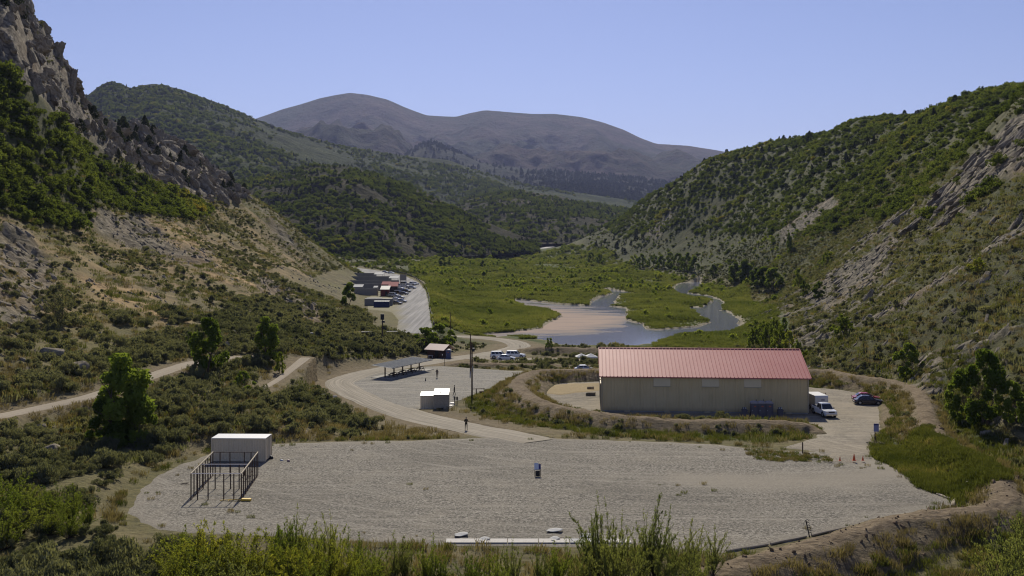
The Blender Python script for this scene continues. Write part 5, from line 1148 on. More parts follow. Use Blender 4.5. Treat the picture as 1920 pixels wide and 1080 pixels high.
for sgn in (0, 1):                                       # the two roof slopes with standing ribs
    mb = MB(); n = 56; ov = .45; y_e = -ov if sgn == 0 else BD + ov; y_r = BD / 2; ze = EH - (RH - EH) * ov / (BD / 2); prof = []
    x0, x1 = -.35, BLEN + .35
    for i in range(n):
        s = x0 + i * (x1 - x0) / n; p = (x1 - x0) / n; prof += [(s, 0), (s + p * .78, 0), (s + p * .83, .085), (s + p * .95, .085)]
    prof.append((x1, 0)); vs = []
    for s, o in prof: vs += [(s, y_e, ze + o + .06), (s, y_r, RH + o + .06)]
    mb.add(vs, [(2 * i, 2 * i + 2, 2 * i + 3, 2 * i + 1) if sgn == 0 else (2 * i, 2 * i + 1, 2 * i + 3, 2 * i + 2) for i in range(len(prof) - 1)])
    rf = mb.build('roof', M_ROOF, B)
    MB().bar((x0, y_e, ze - .02), (x1, y_e, ze - .02), .07, .16).build('eave_trim', M_ROOF, rf)
    for xx in (x0, x1): MB().bar((xx, y_e, ze + .02), (xx, y_r, RH + .02), .08, .22).build('rake_trim', M_ROOF, rf)
MB().bar((-.35, BD / 2, RH + .09), (BLEN + .35, BD / 2, RH + .09), .3, .05).build('ridge_cap', M_ROOF, B)
for cx in (9.4, 16.9, 23.4):
    w_ = MB().box((cx, -.075, EH - .95), (2.6, .05, 1.35)).build('wall_panel', M_SKYP, B); MB().box((cx, -.12, EH - 1.66), (2.7, .10, .09)).build('sill', M_TRIM, w_)
for cx in (0.05, BLEN - .05): MB().box((cx, -.06, EH / 2), (.16, .12, EH - .5)).build('corner_trim', M_TRIM, B)
for yy in (3.2, 8.2, 13.2):
    d_ = MB().box((-.10, yy, 2.1), (.10, 3.6, 4.0)).build('roller_door', M_DARK_, B); MB().box((-.12, yy, 4.2), (.14, 3.9, .18)).build('frame', M_TRIM, d_)
for i in range(5): MB().box((4 + i * 6.2, -.32, .20), (.9, .35, .25)).build('vent', M_TRIM, B)

# ------------------------------------------------------------------ portable toilets and wash stands
def toilet(name, loc, rz, body, roofm, label, group=None):
    t = empty(name, loc, rz); mb = MB(); mb.box((0, 0, .09), (1.1, 1.1, .18)); mb.box((0, 0, 1.1), (1.08, 1.08, 1.9)); mb.build('cabin', body, t)
    for sx in (-1, 1): MB().box((sx * .52, -.545, 1.1), (.07, .04, 1.95)).build('corner_post', body, t)
    d = MB().box((0, -.56, 1.08), (.84, .04, 1.78)).build('door', body, t); MB().box((.05, -.59, 1.62), (.30, .02, .16)).build('label', M_LABEL, d); MB().box((-.33, -.60, 1.0), (.06, .05, .12)).build('latch', M_WHITE, d)
    mb = MB(); n = 8; pts = [(-.60, 2.05)] + [(-.58 * math.cos(math.pi * k / n), 2.08 + .26 * math.sin(math.pi * k / n)) for k in range(n + 1)] + [(.60, 2.05)]
    mb.prism(pts, -.62, .62); mb.build('roof', roofm, t); MB().tube([(.4, .45, 2.0), (.4, .45, 2.55)], .05).build('vent_pipe', body, t); return tag(t, label, 'toilet', group)
for px, lb in ((1414, 'grey portable toilet of the trio farthest from the white truck'), (1428, 'grey portable toilet in the middle of the trio by the building'), (1442, 'grey portable toilet of the trio nearest the white truck')):
    p = on(px, 781.5, yard_z); toilet('portable_toilet', (p[0], p[1], bz + .05), ang, M_PLUM, M_PLUMR, lb, 'portable toilets against the metal building')
for px, lb in ((1396, 'low grey hand wash stand beside the toilets, away from the truck'), (1463, 'low grey hand wash stand between the toilets and the truck')):
    p = on(px, 781, yard_z); t = empty('wash_stand', (p[0], p[1], bz + .05), ang)
    mb = MB(); mb.box((0, 0, .45), (.8, .7, .9)); mb.box((0, 0, .95), (.9, .8, .10)); mb.build('basin', M_PLUM, t); MB().box((0, .1, 1.15), (.55, .35, .4)).build('tank', M_PLUM, t)
    for sx in (-.15, .15): MB().box((sx, -.10, 1.25), (.13, .06, .18)).build('dispenser', M_WHITE, t)
    tag(t, lb, 'wash stand', 'wash stands by the toilets')

# ------------------------------------------------------------------ vehicles
PAINTS = {}
def car_paint(name, col, rough=.25):
    if name not in PAINTS:
        m, t, n, l = nt('car_paint_' + name); b = finish(n, l, col, rough, spec=.5); b.inputs['Coat Weight'].default_value = .6; b.inputs['Coat Roughness'].default_value = .08; PAINTS[name] = m
    return PAINTS[name]
def loft(mb, secs):
    n = len(secs[0]); vs = [v for s in secs for v in s]; fs = []
    for i in range(len(secs) - 1):
        for k in range(n - 1): fs.append((i * n + k, i * n + k + 1, (i + 1) * n + k + 1, (i + 1) * n + k))
    fs.append(tuple(range(n - 1, -1, -1))); fs.append(tuple((len(secs) - 1) * n + k for k in range(n))); mb.add(vs, fs)
CARS = {}
def car_proto(kind, fine=True):
    """meshes for one kind of vehicle, nose along +x"""
    S = dict(sedan=dict(L=4.6, Wd=1.78, H=1.45, belt=[(0, .62), (.06, .86), (.22, .95), (.70, .93), (.97, .72), (1, .5)], gh=[(.12, .95), (.26, 1.43), (.52, 1.45), (.74, .95)], wh=(.19, .81), wr=.32, clr=.20),
             suv=dict(L=4.9, Wd=1.95, H=1.85, belt=[(0, .75), (.02, 1.08), (.25, 1.10), (.72, 1.08), (.97, .95), (1, .6)], gh=[(.015, 1.10), (.05, 1.80), (.56, 1.85), (.72, 1.10)], wh=(.19, .80), wr=.38, clr=.26),
             pickup=dict(L=5.7, Wd=2.02, H=1.92, belt=[(0, .8), (.01, 1.15), (.38, 1.16), (.75, 1.16), (.98, 1.05), (1, .65)], gh=[(.36, 1.16), (.40, 1.88), (.62, 1.92), (.75, 1.16)], wh=(.20, .81), wr=.40, clr=.30))[kind]
    L, Wd = S['L'], S['Wd']; hw = Wd / 2; X = lambda t: (t - .5) * L; out = {}
    mb = MB(); secs = []; bt = np.array(S['belt'])
    for t in (0, .01, .05, .12, .22, .35, .5, .62, .72, .80, .88, .95, .985, 1):
        zt = float(np.interp(t, bt[:, 0], bt[:, 1])); tap = 1 - .14 * max(0, (abs(t - .5) - .38) / .12) ** 2; zb = S['clr'] + (.12 if t in (0, 1) else 0); w = hw * tap
        secs.append([(X(t), -w * .88, zb), (X(t), -w * .98, zb + .10), (X(t), -w, (zb + zt) * .55), (X(t), -w * .965, zt - .05), (X(t), -w * .90, zt), (X(t), 0, zt + .035), (X(t), w * .90, zt), (X(t), w * .965, zt - .05), (X(t), w, (zb + zt) * .55), (X(t), w * .98, zb + .10), (X(t), w * .88, zb)])
    loft(mb, secs)
    g = S['gh']; wb, wt = hw * .90, hw * .70
    if kind == 'pickup':                                  # bed walls
        pass
    gs = []
    for (t, z) in g:
        w = wb + (wt - wb) * ((z - g[0][1]) / (max(q[1] for q in g) - g[0][1])); zz = z + (.0 if z > g[0][1] + .1 else -.04)
        gs.append([(X(t), -w, zz), (X(t), -w * .82, zz + (.03 if z > g[0][1] + .1 else 0)), (X(t), w * .82, zz + (.03 if z > g[0][1] + .1 else 0)), (X(t), w, zz)])
    # cabin: sloping sides
    lo0, hi0, hi1, lo1 = g
    def pt(t, z, sgn, inset=0.0):
        w = wb + (wt - wb) * ((z - lo0[1]) / (hi0[1] - lo0[1])); return (X(t), sgn * (w + inset), z)
    def edge_f(z): return lo1[0] + (hi1[0] - lo1[0]) * (z - lo1[1]) / (hi1[1] - lo1[1])
    def edge_b(z): return lo0[0] + (hi0[0] - lo0[0]) * (z - lo0[1]) / (hi0[1] - lo0[1])
    V = [pt(lo0[0], lo0[1] - .05, -1), pt(hi0[0], hi0[1], -1), pt(hi1[0], hi1[1], -1), pt(lo1[0], lo1[1] - .05, -1)]; V2 = [(x, -y, z) for x, y, z in V]
    top = [((hi0[0] - .5) * L + .12, -wt * .5, hi0[1] + .045), ((hi1[0] - .5) * L - .12, -wt * .5, hi1[1] + .045), ((hi1[0] - .5) * L - .12, wt * .5, hi1[1] + .045), ((hi0[0] - .5) * L + .12, wt * .5, hi0[1] + .045)]
    VV = V + V2 + top; mb.add(VV, [(0, 3, 2, 1), (4, 5, 6, 7), (0, 1, 5, 4), (3, 7, 6, 2), (1, 2, 9, 8), (2, 6, 10, 9), (6, 5, 11, 10), (5, 1, 8, 11), (8, 9, 10, 11)])
    out['body'] = mb
    win = []
    zl, zh = lo0[1] + .04, hi0[1] - .09
    for sgn in (-1, 1):
        tb, tf = edge_b(zl) + .03, edge_f(zl) - .04; tbh, tfh = edge_b(zh) + .02, edge_f(zh) - .025; cut = [.0, .5, 1.0] if kind != 'suv' else [0, .34, .67, 1.0]
        for a, b in zip(cut[:-1], cut[1:]):
            f = lambda u, x0, x1: x0 + (x1 - x0) * u; g0, g1 = a + .02, b - .02
            q = [pt(f(g0, tb, tf), zl, sgn, .012), pt(f(g1, tb, tf), zl, sgn, .012), pt(f(g1, tbh, tfh), zh, sgn, .012), pt(f(g0, tbh, tfh), zh, sgn, .012)]; m = MB(); m.add(q if sgn < 0 else q[::-1], [(0, 1, 2, 3)]); win.append(m)
    m = MB(); e = .014
    m.add([(X(edge_f(zl)) + e, -wb * .90, zl), (X(edge_f(zl)) + e, wb * .90, zl), (X(edge_f(zh)) + e, wt * .97, zh + .03), (X(edge_f(zh)) + e, -wt * .97, zh + .03)], [(0, 1, 2, 3)]); out['windscreen'] = m
    m = MB(); m.add([(X(edge_b(zl)) - e, wb * .88, zl + .05), (X(edge_b(zl)) - e, -wb * .88, zl + .05), (X(edge_b(zh)) - e, -wt * .93, zh + .02), (X(edge_b(zh)) - e, wt * .93, zh + .02)], [(0, 1, 2, 3)]); out['rear_window'] = m
    out['win'] = win; zt = float(np.interp(.97, bt[:, 0], bt[:, 1])); 
    out['lamps'] = [MB().box((L / 2 - .09, s * hw * .66, zt - .10), (.14, .40, .16)) for s in (-1, 1)]; out['tails'] = [MB().box((-L / 2 + .03, s * hw * .78, bt[1][1] - .12), (.10, .22, .22)) for s in (-1, 1)]
    out['grille'] = MB().box((L / 2 - .02, 0, zt - .14), (.06, hw * .9, .2)); out['bumper'] = [MB().box((L / 2 - .02, 0, S['clr'] + .2), (.16, Wd * .88, .18)), MB().box((-L / 2 + .02, 0, S['clr'] + .22), (.16, Wd * .90, .18))]
    out['mirrors'] = [MB().box((X(lo1[0] - .055), s * (hw + .06), lo1[1] + .09), (.12, .2, .16)) for s in (-1, 1)]
    r = S['wr']; tm_ = MB(); tm_.tube([(0, -.12, 0), (0, -.10, 0), (0, .10, 0), (0, .12, 0)], [r * .9, r, r, r * .9], 18); rm = MB(); rm.tube([(0, -.128, 0), (0, .128, 0)], r * .62, 14)
    out['wheel'] = (tm_.mesh('tyre', M_RUBBER, False), rm.mesh('rim', M_STEEL)); out['wpos'] = [(X(t), s * (hw - .11), r) for t in S['wh'] for s in (-1, 1)]
    arch = [MB().tube([(X(t), s * (hw - .06), r + .02), (X(t), s * (hw + .006), r + .02)], r * 1.2, 16) for t in S['wh'] for s in (-1, 1)]; out['arch'] = arch
    if kind == 'pickup': out['bed'] = MB().box((X(.185), 0, 1.185), (L * .33, Wd * .74, .05))
    res = {}
    for k, v in out.items():
        if k in ('body', 'windscreen', 'rear_window', 'grille', 'bed'): res[k] = v.mesh(k, {'body': M_WHITE, 'windscreen': M_GLASS, 'rear_window': M_GLASS, 'grille': M_BLACK, 'bed': M_BLACK}[k])
        elif k in ('win', 'lamps', 'tails', 'bumper', 'mirrors', 'arch'): res[k] = [q.mesh(k, {'win': M_GLASS, 'lamps': M_LAMP, 'tails': M_TAIL, 'bumper': M_BLACK, 'mirrors': M_BLACK, 'arch': M_DARK_}[k]) for q in v]
        else: res[k] = v
    return res
def vehicle(kind, p, rz, col, name, label, cat, group=None, chrome=False, small=False):
    if kind not in CARS: CARS[kind] = car_proto(kind)
    C = CARS[kind]; o = empty(name, p, rz)
    def ad(nm, me, par=None, mat=None):
        c = link(bpy.data.objects.new(nm, me)); c.parent = par or o
        if mat: c.material_slots[0].link = 'OBJECT'; c.material_slots[0].material = mat
        return c
    ad('body', C['body'], mat=col); ad('windscreen', C['windscreen']); ad('rear_window', C['rear_window'])
    for me in C['win']: ad('side_window', me)
    for me in C['arch']: ad('wheel_arch', me)
    if 'bed' in C: ad('cargo_bed', C['bed'])
    for i, q in enumerate(C['wpos']):
        w = empty('wheel', q); w.parent = o; ad('tyre', C['wheel'][0], w); ad('rim', C['wheel'][1], w)
    if not small:
        for me in C['lamps']: ad('headlight', me)
        for me in C['tails']: ad('tail_light', me)
        ad('grille', C['grille'])
        for me in C['bumper']: ad('bumper', me, mat=M_CHROME if chrome else None)
        for me in C['mirrors']: ad('mirror', me)
    return tag(o, label, cat, group)
cW = car_paint('white', (.78, .78, .77)); cR = car_paint('red', (.34, .012, .018)); cN = car_paint('navy', (.012, .014, .035)); cK = car_paint('black', (.012, .012, .013)); cS = car_paint('silver', (.42, .43, .45)); cG = car_paint('grey', (.12, .125, .13)); cB = car_paint('blue', (.03, .06, .16))
def flat_at(px, py, zf, off=.06): p = on(px, py, zf); return Vector((p[0], p[1], float(zf(np.array(p[0]), np.array(p[1]))) + off))
vehicle('pickup', flat_at(1545, 779, yard_z), R(-84), cW, 'pickup_truck', 'white pickup truck with black trim parked beside the white trailer', 'truck', chrome=True)
vehicle('sedan', flat_at(1628, 758.5, yard_z), R(-9), cN, 'parked_car', 'dark navy sedan parked in front of a red car by the brush', 'car', 'cars parked on the yard')
vehicle('sedan', flat_at(1625, 753, yard_z), R(-9), cR, 'parked_car', 'red sedan half hidden behind the dark navy one', 'car', 'cars parked on the yard')
pz = lambda z_: (lambda x, y: z_ + 0 * np.asarray(x))
vehicle('suv', flat_at(938, 672.5, pz(-6)), R(-3), cW, 'parked_car', 'white sport utility vehicle with its rear to the utility pole', 'car', 'white vehicles on the bank road')
vehicle('suv', flat_at(967, 671.5, pz(-6)), R(-6), cW, 'parked_car', 'white sport utility vehicle nosed up to the brown bank', 'car', 'white vehicles on the bank road')
vehicle('sedan', flat_at(949, 676, pz(-6)), R(-4), cW, 'parked_car', 'white sedan in front of the two white sport utility vehicles', 'car', 'white vehicles on the bank road')
vehicle('sedan', Vector(W(1097, 697.5, -3.3)), R(0), cW, 'parked_car', 'white car showing only its roof behind the berm', 'car')
lots = ((744, 571, 'sedan', cK, 'black car parked nearest the navy container, end of the row'), (753, 567, 'sedan', cS, 'silver car beside the black one at the end of the row'), (743, 564, 'sedan', cW, 'white car between the silver cars and the container'), (749, 560, 'sedan', cS, 'second silver car of the row, behind the white car by the container'), (739, 557, 'suv', cS, 'light silver wagon nearest the dark red shed'),
        (733, 556.5, 'sedan', cG, 'dark grey car tucked against the dark red shed'), (757, 552.5, 'sedan', cG, 'dark grey car halfway along the row on the paved side'), (747, 552, 'suv', cK, 'black sport utility vehicle halfway along the row'), (754, 547.5, 'suv', cW, 'white sport utility vehicle halfway along the row'), (762, 548, 'sedan', cK, 'black car halfway along the row on the paved side'), (749, 543.5, 'suv', cW, 'white wagon right beside the red-roofed shed'),
        (760, 539.5, 'suv', cW, 'white van standing broadside below the billboard'), (772, 541.5, 'sedan', cS, 'silver car out on the pavement below the billboard'), (751, 538, 'sedan', cB, 'blue car at the foot of the billboard post'), (759, 534.5, 'suv', cK, 'black wagon right under the billboard'), (771, 535, 'pickup', cW, 'white pickup beside the billboard posts'), (778, 534, 'sedan', cK, 'black car farthest out beyond the white pickup'), (722, 512, 'sedan', cS, 'silver car beyond the range walls by the far bend'), (733, 513, 'sedan', cW, 'white car beyond the range walls by the far bend'))
for px, py, k, c, lb in lots:
    vehicle(k, flat_at(px, py, lot_z, .10), R(-22) + random.uniform(-.1, .1), c, 'parked_car', lb, 'car', 'cars parked beside the ranges', small=True)
# white enclosed trailer
p = flat_at(1531, 767, yard_z); t = empty('cargo_trailer', p, R(-86)); tag(t, 'white enclosed cargo trailer at the corner of the metal building', 'trailer')
mb = MB(); mb.prism([(-2.2, .45), (2.2, .45), (2.2, 2.15), (2.0, 2.40), (-2.0, 2.40), (-2.2, 2.3)], -1.05, 1.05); mb.build('box', M_WHITE, t); MB().box((2.21, .2, 1.75), (.04, .55, .25)).build('label', M_PLUMR, t)
for s in (-1, 1):
    MB().box((-.1, s * 1.07, .75), (1.1, .12, .10)).build('fender', M_STEEL, t); w = empty('wheel', (-.1, s * 1.0, .33)); w.parent = t; MB().tube([(0, -.1, 0), (0, .1, 0)], .33, 16).build('tyre', M_RUBBER, w); MB().tube([(0, -.11, 0), (0, .11, 0)], .18, 12).build('rim', M_STEEL, w)
MB().bar((2.2, .5, .45), (3.2, 0, .45), .08).bar((2.2, -.5, .45), (3.2, 0, .45), .08).build('drawbar', M_BLACK, t)

# ------------------------------------------------------------------ people
M_SKIN = paint('skin', (0.36, 0.21, 0.15), .6); M_CLOTHD = paint('dark_cloth', (0.022, 0.022, 0.026), .9, .1); M_CLOTHO = paint('olive_cloth', (0.075, 0.070, 0.045), .9, .1); M_CLOTHT = paint('tan_cloth', (0.22, 0.175, 0.12), .9, .1); M_HAIR = paint('dark_hair', (0.02, 0.015, 0.012), .7); M_CAP = paint('pale_cap', (0.30, 0.28, 0.20), .9); M_BOOT = paint('boot_leather', (0.015, 0.013, 0.012), .7)
def person(p, rz, top, legm, headm, stride, arms, label, head_dip=0.0):
    """arms: two (elbow, wrist) pairs in body space, x forward, y to its left"""
    root = empty('person', p, rz); me = bpy.data.meshes.new('body'); J = []; E = []; Rd = []
    def j(c, r, par=None):
        J.append(c); Rd.append(r)
        if par is not None: E.append((par, len(J) - 1))
        return len(J) - 1
    pel = j((0, 0, .95), .125); ch = j((.01, 0, 1.18), .135, pel); up = j((0, 0, 1.40), .14, ch); nk = j((.01 + head_dip * .3, 0, 1.52), .055, up); hd = j((.03 + head_dip * .7, 0, 1.60), .082, nk); ht = j((.02 + head_dip, 0, 1.71), .082, hd)
    j((.11 + head_dip, 0, 1.62), .02, hd)
    for s, st in ((1, stride), (-1, -stride)):
        hp = j((0, s * .10, .90), .095, pel); kn = j((st * .5 + .03, s * .12, .50), .062, hp); an = j((st, s * .13, .09), .045, kn); j((st + .17, s * .15, .04), .036, an)
    for s, (el, wr) in ((1, arms[0]), (-1, arms[1])):
        sh = j((0, s * .19, 1.40), .062, up); e_ = j(el, .044, sh); w_ = j(wr, .032, e_); d = (Vector(wr) - Vector(el)).normalized(); q = Vector(wr) + d * .07; pm = j(tuple(q), .030, w_)
        sd_ = Vector((0, 0, 1)).cross(d) if abs(d.z) < .9 else Vector((0, 1, 0)); sd_.normalize()
        for k, (o_, l_) in enumerate(((-.026, .072), (-.009, .082), (.009, .078), (.025, .062))): f1 = j(tuple(q + sd_ * o_ + d * l_ * .6), .009, pm); j(tuple(q + sd_ * o_ * 1.1 + d * l_ + Vector((.012, 0, -.004))), .008, f1)
        j(tuple(q + sd_ * .05 * s + d * .01), .010, pm)
    me.from_pydata(J, E, []); o = bpy.data.objects.new('body', me); link(o)
    md = o.modifiers.new('skin', 'SKIN'); 
    for i, sv in enumerate(me.skin_vertices[0].data): sv.radius = (Rd[i], Rd[i]); sv.use_root = (i == 0)
    o.modifiers.new('sub', 'SUBSURF').levels = 1; o.modifiers['sub'].render_levels = 1
    dg = bpy.context.evaluated_depsgraph_get(); m2 = bpy.data.meshes.new_from_object(o.evaluated_get(dg)); bpy.data.objects.remove(o); m2.materials.clear()
    for m in (M_SKIN, top, legm, M_BOOT): m2.materials.append(m)
    for f in m2.polygons:
        c = f.center; f.use_smooth = True; wr = min((c - Vector(arms[0][1])).length, (c - Vector(arms[1][1])).length)
        f.material_index = 3 if c.z < .11 else 2 if (c.z < .96 and abs(c.y) < .2 and wr > .16) else 0 if (c.z > 1.50 or wr < .15) else 1
    b = bpy.data.objects.new('body', m2); link(b); b.parent = root; b.name = 'body'
    mb = MB(); vs = []
    bm = bmesh.new(); bmesh.ops.create_uvsphere(bm, u_segments=14, v_segments=8, radius=.108)
    for v in bm.verts: v.co = Vector((v.co.x * 1.05 + head_dip - .005, v.co.y * .92, max(v.co.z, -.02 if v.co.x < .03 else .03) + 1.69))
    hm = bpy.data.meshes.new('hair'); bm.to_mesh(hm); bm.free(); hm.materials.append(headm); h = link(bpy.data.objects.new('hair' if headm is M_HAIR else 'cap', hm)); h.parent = root
    return tag(root, label, 'person', 'people on the range grounds')
down = ((.04, .26, 1.12), (.10, .25, .88)); 
def sdn(x, y, z_=None): zz = height(np.array([x]), np.array([y]))[0]; return Vector((x, y, zz + .08))
q = gnd(874, 807.5); person(sdn(q.x, q.y), R(-80), M_CLOTHO, M_CLOTHD, M_CAP, .04, (((.14, .26, 1.14), (.30, .10, 1.16)), ((.14, -.26, 1.14), (.30, -.10, 1.16))), 'person in olive shirt, dark trousers and pale cap standing on the dirt road', .05)
q = gnd(852, 742); person(sdn(q.x, q.y), R(195), M_CLOTHD, M_CLOTHD, M_HAIR, .24, (((.10, .25, 1.14), (.22, .2, .95)), ((-.10, -.25, 1.14), (-.06, -.24, .90))), 'person in dark clothes walking mid-stride past the metal sheds')
q = gnd(819.5, 709); person(sdn(q.x, q.y), R(-100), M_CLOTHD, M_CLOTHD, M_HAIR, .09, (((.02, .27, 1.14), (.06, .26, .90)), ((.16, -.24, 1.16), (.26, -.06, 1.20))), 'person in dark clothes standing on the gravel lot near the shelter')
q = flat_at(1548, 757.5, yard_z, .05); person(q, R(-110), M_CLOTHT, M_CLOTHD, M_HAIR, .05, (((.02, .27, 1.14), (.12, .24, .92)), ((.18, -.22, 1.18), (.24, -.04, 1.36))), 'person in tan shirt and dark trousers standing behind the white truck')

# ------------------------------------------------------------------ container and timber frame on the pad
def container(p, rz, L, Wd, H, body, roofm, name, label, group=None, doors=True, ends=None):
    t = empty(name, p, rz); n = int(L / .28); pf = []
    for i in range(n):
        s = i * L / n; q = L / n; pf += [(s, 0), (s + q * .40, 0), (s + q * .5, -.045), (s + q * .9, -.045)]
    pf.append((L, 0))
    for y, sg in ((0, 1), (Wd, -1)):
        vs = []
        for s, o in pf: vs += [(s - L / 2, y - Wd / 2 - sg * o * 1.0, .12), (s - L / 2, y - Wd / 2 - sg * o, H - .08)]
        MB().add(vs, [(2 * i, 2 * i + 2, 2 * i + 3, 2 * i + 1) if sg > 0 else (2 * i, 2 * i + 1, 2 * i + 3, 2 * i + 2) for i in range(len(pf) - 1)]).build('wall', body, t)
    for sx in (-1, 1):
        for sy in (-1, 1): MB().box((sx * (L / 2 - .02), sy * (Wd / 2 - .02), H / 2), (.15, .15, H)).build('corner_post', body, t)
    mb = MB(); mb.box((0, -Wd / 2, .09), (L, .12, .17)); mb.box((0, Wd / 2, .09), (L, .12, .17)); mb.box((0, -Wd / 2, H - .05), (L, .10, .10)); mb.box((0, Wd / 2, H - .05), (L, .10, .10)); mb.build('rail', body, t)
    MB().box((0, 0, H + .015), (L + .06, Wd + .06, .05)).build('roof', roofm, t); MB().box((-L / 2 + .02, 0, H / 2), (.05, Wd - .1, H - .15)).build('end_wall', ends or body, t)
    for sy in (-1, 1):
        d = MB().box((L / 2 - .02, sy * Wd / 4, H / 2), (.06, Wd / 2 - .06, H - .22)).build('door', ends or body, t); MB().tube([(L / 2 + .04, sy * Wd * .12, .2), (L / 2 + .04, sy * Wd * .12, H - .2)], .02, 6).build('lock_rod', M_STEEL, d)
    return tag(t, label, 'container', group)
cp = on(447, 866, pad_z); container(Vector((cp[0] + .05, cp[1] + 1.22, float(pad_z(0, cp[1])) + .06)), R(-1.5), 6.06, 2.44, 2.55, M_CREAM, M_WHITE, 'shipping_container', 'cream shipping container with a white roof behind the timber frame')
fl = on(358, 938, pad_z); fr_ = on(452.5, 938, pad_z); bk_l = on(399, 892.5, pad_z); bk_r = on(484, 892.5, pad_z)
T = empty('timber_frame', (fl[0], fl[1], 0)); tag(T, 'open timber stud frame of a roofless room on the gravel pad', 'frame')
ax = Vector((bk_l[0] - fl[0], bk_l[1] - fl[1], 0)); bx_ = Vector((fr_[0] - fl[0], fr_[1] - fl[1], 0)); FH = 2.4
def fp(u, v, z_): q = bx_ * u + ax * v; y = fl[1] + q.y; return Vector((q.x, q.y, float(pad_z(0, y)) + .03 + z_))
for u, nm in ((0, 9), (1, 10)):
    for k in range(nm): MB().bar(fp(u, k / (nm - 1), 0), fp(u, k / (nm - 1), FH), .09).build('stud', M_WOODD, T)
    MB().bar(fp(u, -.01, FH + .04), fp(u, 1.01, FH + .04), .10, .09).build('top_plate', M_WOODL, T); MB().bar(fp(u, 0, .03), fp(u, 1, .03), .09, .05).build('sole_plate', M_WOODD, T)
for v, us in ((0, (.13, .34, .65, .85)), (.42, (.05, .3, .62, .8)), (1, (.16, .38, .7, .85))):
    for u in us: MB().bar(fp(u, v, 0), fp(u, v, FH), .09).build('stud', M_WOODD, T)
    MB().bar(fp(0, v, FH + (.04 if v != .42 else .0)), fp(1, v, FH + (.04 if v != .42 else .0)), .08, .06).build('cross_rail', M_PLUMR if v != 1 else M_WOODD, T); MB().bar(fp(.02, v, .025), fp(.98, v, .025), .09, .04).build('sill_board', M_WOODL, T)
for k in (2, 3, 5): MB().bar(fp(1, k / 9, 1.3), fp(1, (k + 1) / 9, 1.3), .07).build('noggin', M_WOODD, T)
p = flat_at(462, 940, pad_z, .04); t = empty('yellow_case', p, R(-4)); MB().box((0, 0, .11), (.85, .34, .20)).build('lid', M_YEL, t); MB().box((0, 0, .045), (.80, .30, .07)).build('base', M_YEL, t); tag(t, 'flat yellow plastic case on the gravel by the timber frame', 'case')
mb = MB(); mb.tube([Vector((p.x - 1.0 + .35 * math.cos(a) * (1 + .1 * i), p.y + .1 + .3 * math.sin(a * 1.0), p.z + .03)) for i, a in enumerate(np.linspace(0, 12, 40))], .022, 5); tag(mb.build('rope', M_YEL), 'coil of pale yellow rope beside the yellow case', 'rope')
for px, py, m, d, lb, nm in ((528, 864.5, M_WHITE, (.42, .2, .16), 'small white block lying on the gravel beside the container', 'block'), (541, 866, M_PINKR, (.36, .3, .22), 'small pinkish bucket tipped on the gravel beside the container', 'bucket'), (496, 863, M_WHITE, (.35, .4, .5), 'white sack slumped at the corner of the container', 'sack'), (508, 861, M_BLACK, (.55, .4, .35), 'black bag at the corner of the container', 'bag')):
    p = flat_at(px, py, pad_z, .03); mb = MB(); mb.tube([(0, 0, 0), (0, 0, d[2] * .2), (0, 0, d[2] * .75), (0.02, 0, d[2])], [d[0] * .42, d[0] * .52, d[0] * .46, d[0] * .22], 9); o = mb.build(nm, m, smooth=True); o.location = p; o.scale = (1, d[1] / d[0], 1); tag(o, lb, nm)
p = flat_at(348, 909, pad_z, .04); mb = MB(); mb.tube([(-.5, 0, .03), (-.1, .1, .1), (.4, -.1, .05)], [.04, .05, .02], 6); mb.tube([(-.1, .1, .1), (.2, .35, .12)], [.03, .015], 5); o = mb.build('branch', M_TWIG); o.location = p; tag(o, 'dead dark branch lying on the gravel beside the timber frame', 'branch')
# small standing frame with a white and blue board
p = flat_at(1008, 893.5, pad_z, .03); t = empty('board_stand', p, 0); tag(t, 'stand with a tilted white and blue board alone on the gravel pad', 'stand')
for sx in (-.29, .29):
    for sy, h in ((-.22, .72), (.30, 1.22)): MB().bar((sx, sy, 0), (sx, sy * .9, h), .05).build('leg', M_WOODD, t)
    MB().bar((sx, -.25, .12), (sx, .30, .12), .05).build('brace', M_WOODD, t)
Mt = Matrix.Rotation(math.atan2(.52, .56), 4, 'X'); MB().box((-.12, .02, 1.0), (.44, .86, .03), M=Mt).build('white_board', M_WHITE, t); MB().box((.22, .0, .99), (.22, .62, .03), M=Mt).build('blue_board', M_SIGND, t)
MB().box((0, -.24, .34), (.46, .03, .60)).build('dark_panel', M_BLACK, t); MB().box((0, -.25, .74), (.56, .04, .10)).build('rail', M_STEEL, t)
# leaning target rack
p = on(1518, 1007, pad_z); p = Vector((p[0], p[1], float(pad_z(0, p[1])))); t = empty('target_rack', p, R(8)); tag(t, 'black leaning post with six hooked arms at the edge of the pad', 'post')
MB().bar((0, 0, 0), (-.28, .10, 1.36), .09).build('post', M_BLACK, t)
for k in range(6):
    f = 1 - k * .15; a = Vector((-.28 * f, .10 * f, 1.34 * f)); MB().tube([a, a + Vector((.16, 0, .02)), a + Vector((.24, 0, -.02)), a + Vector((.25, 0, -.09))], .024, 6).build('hook', M_BLACK, t)
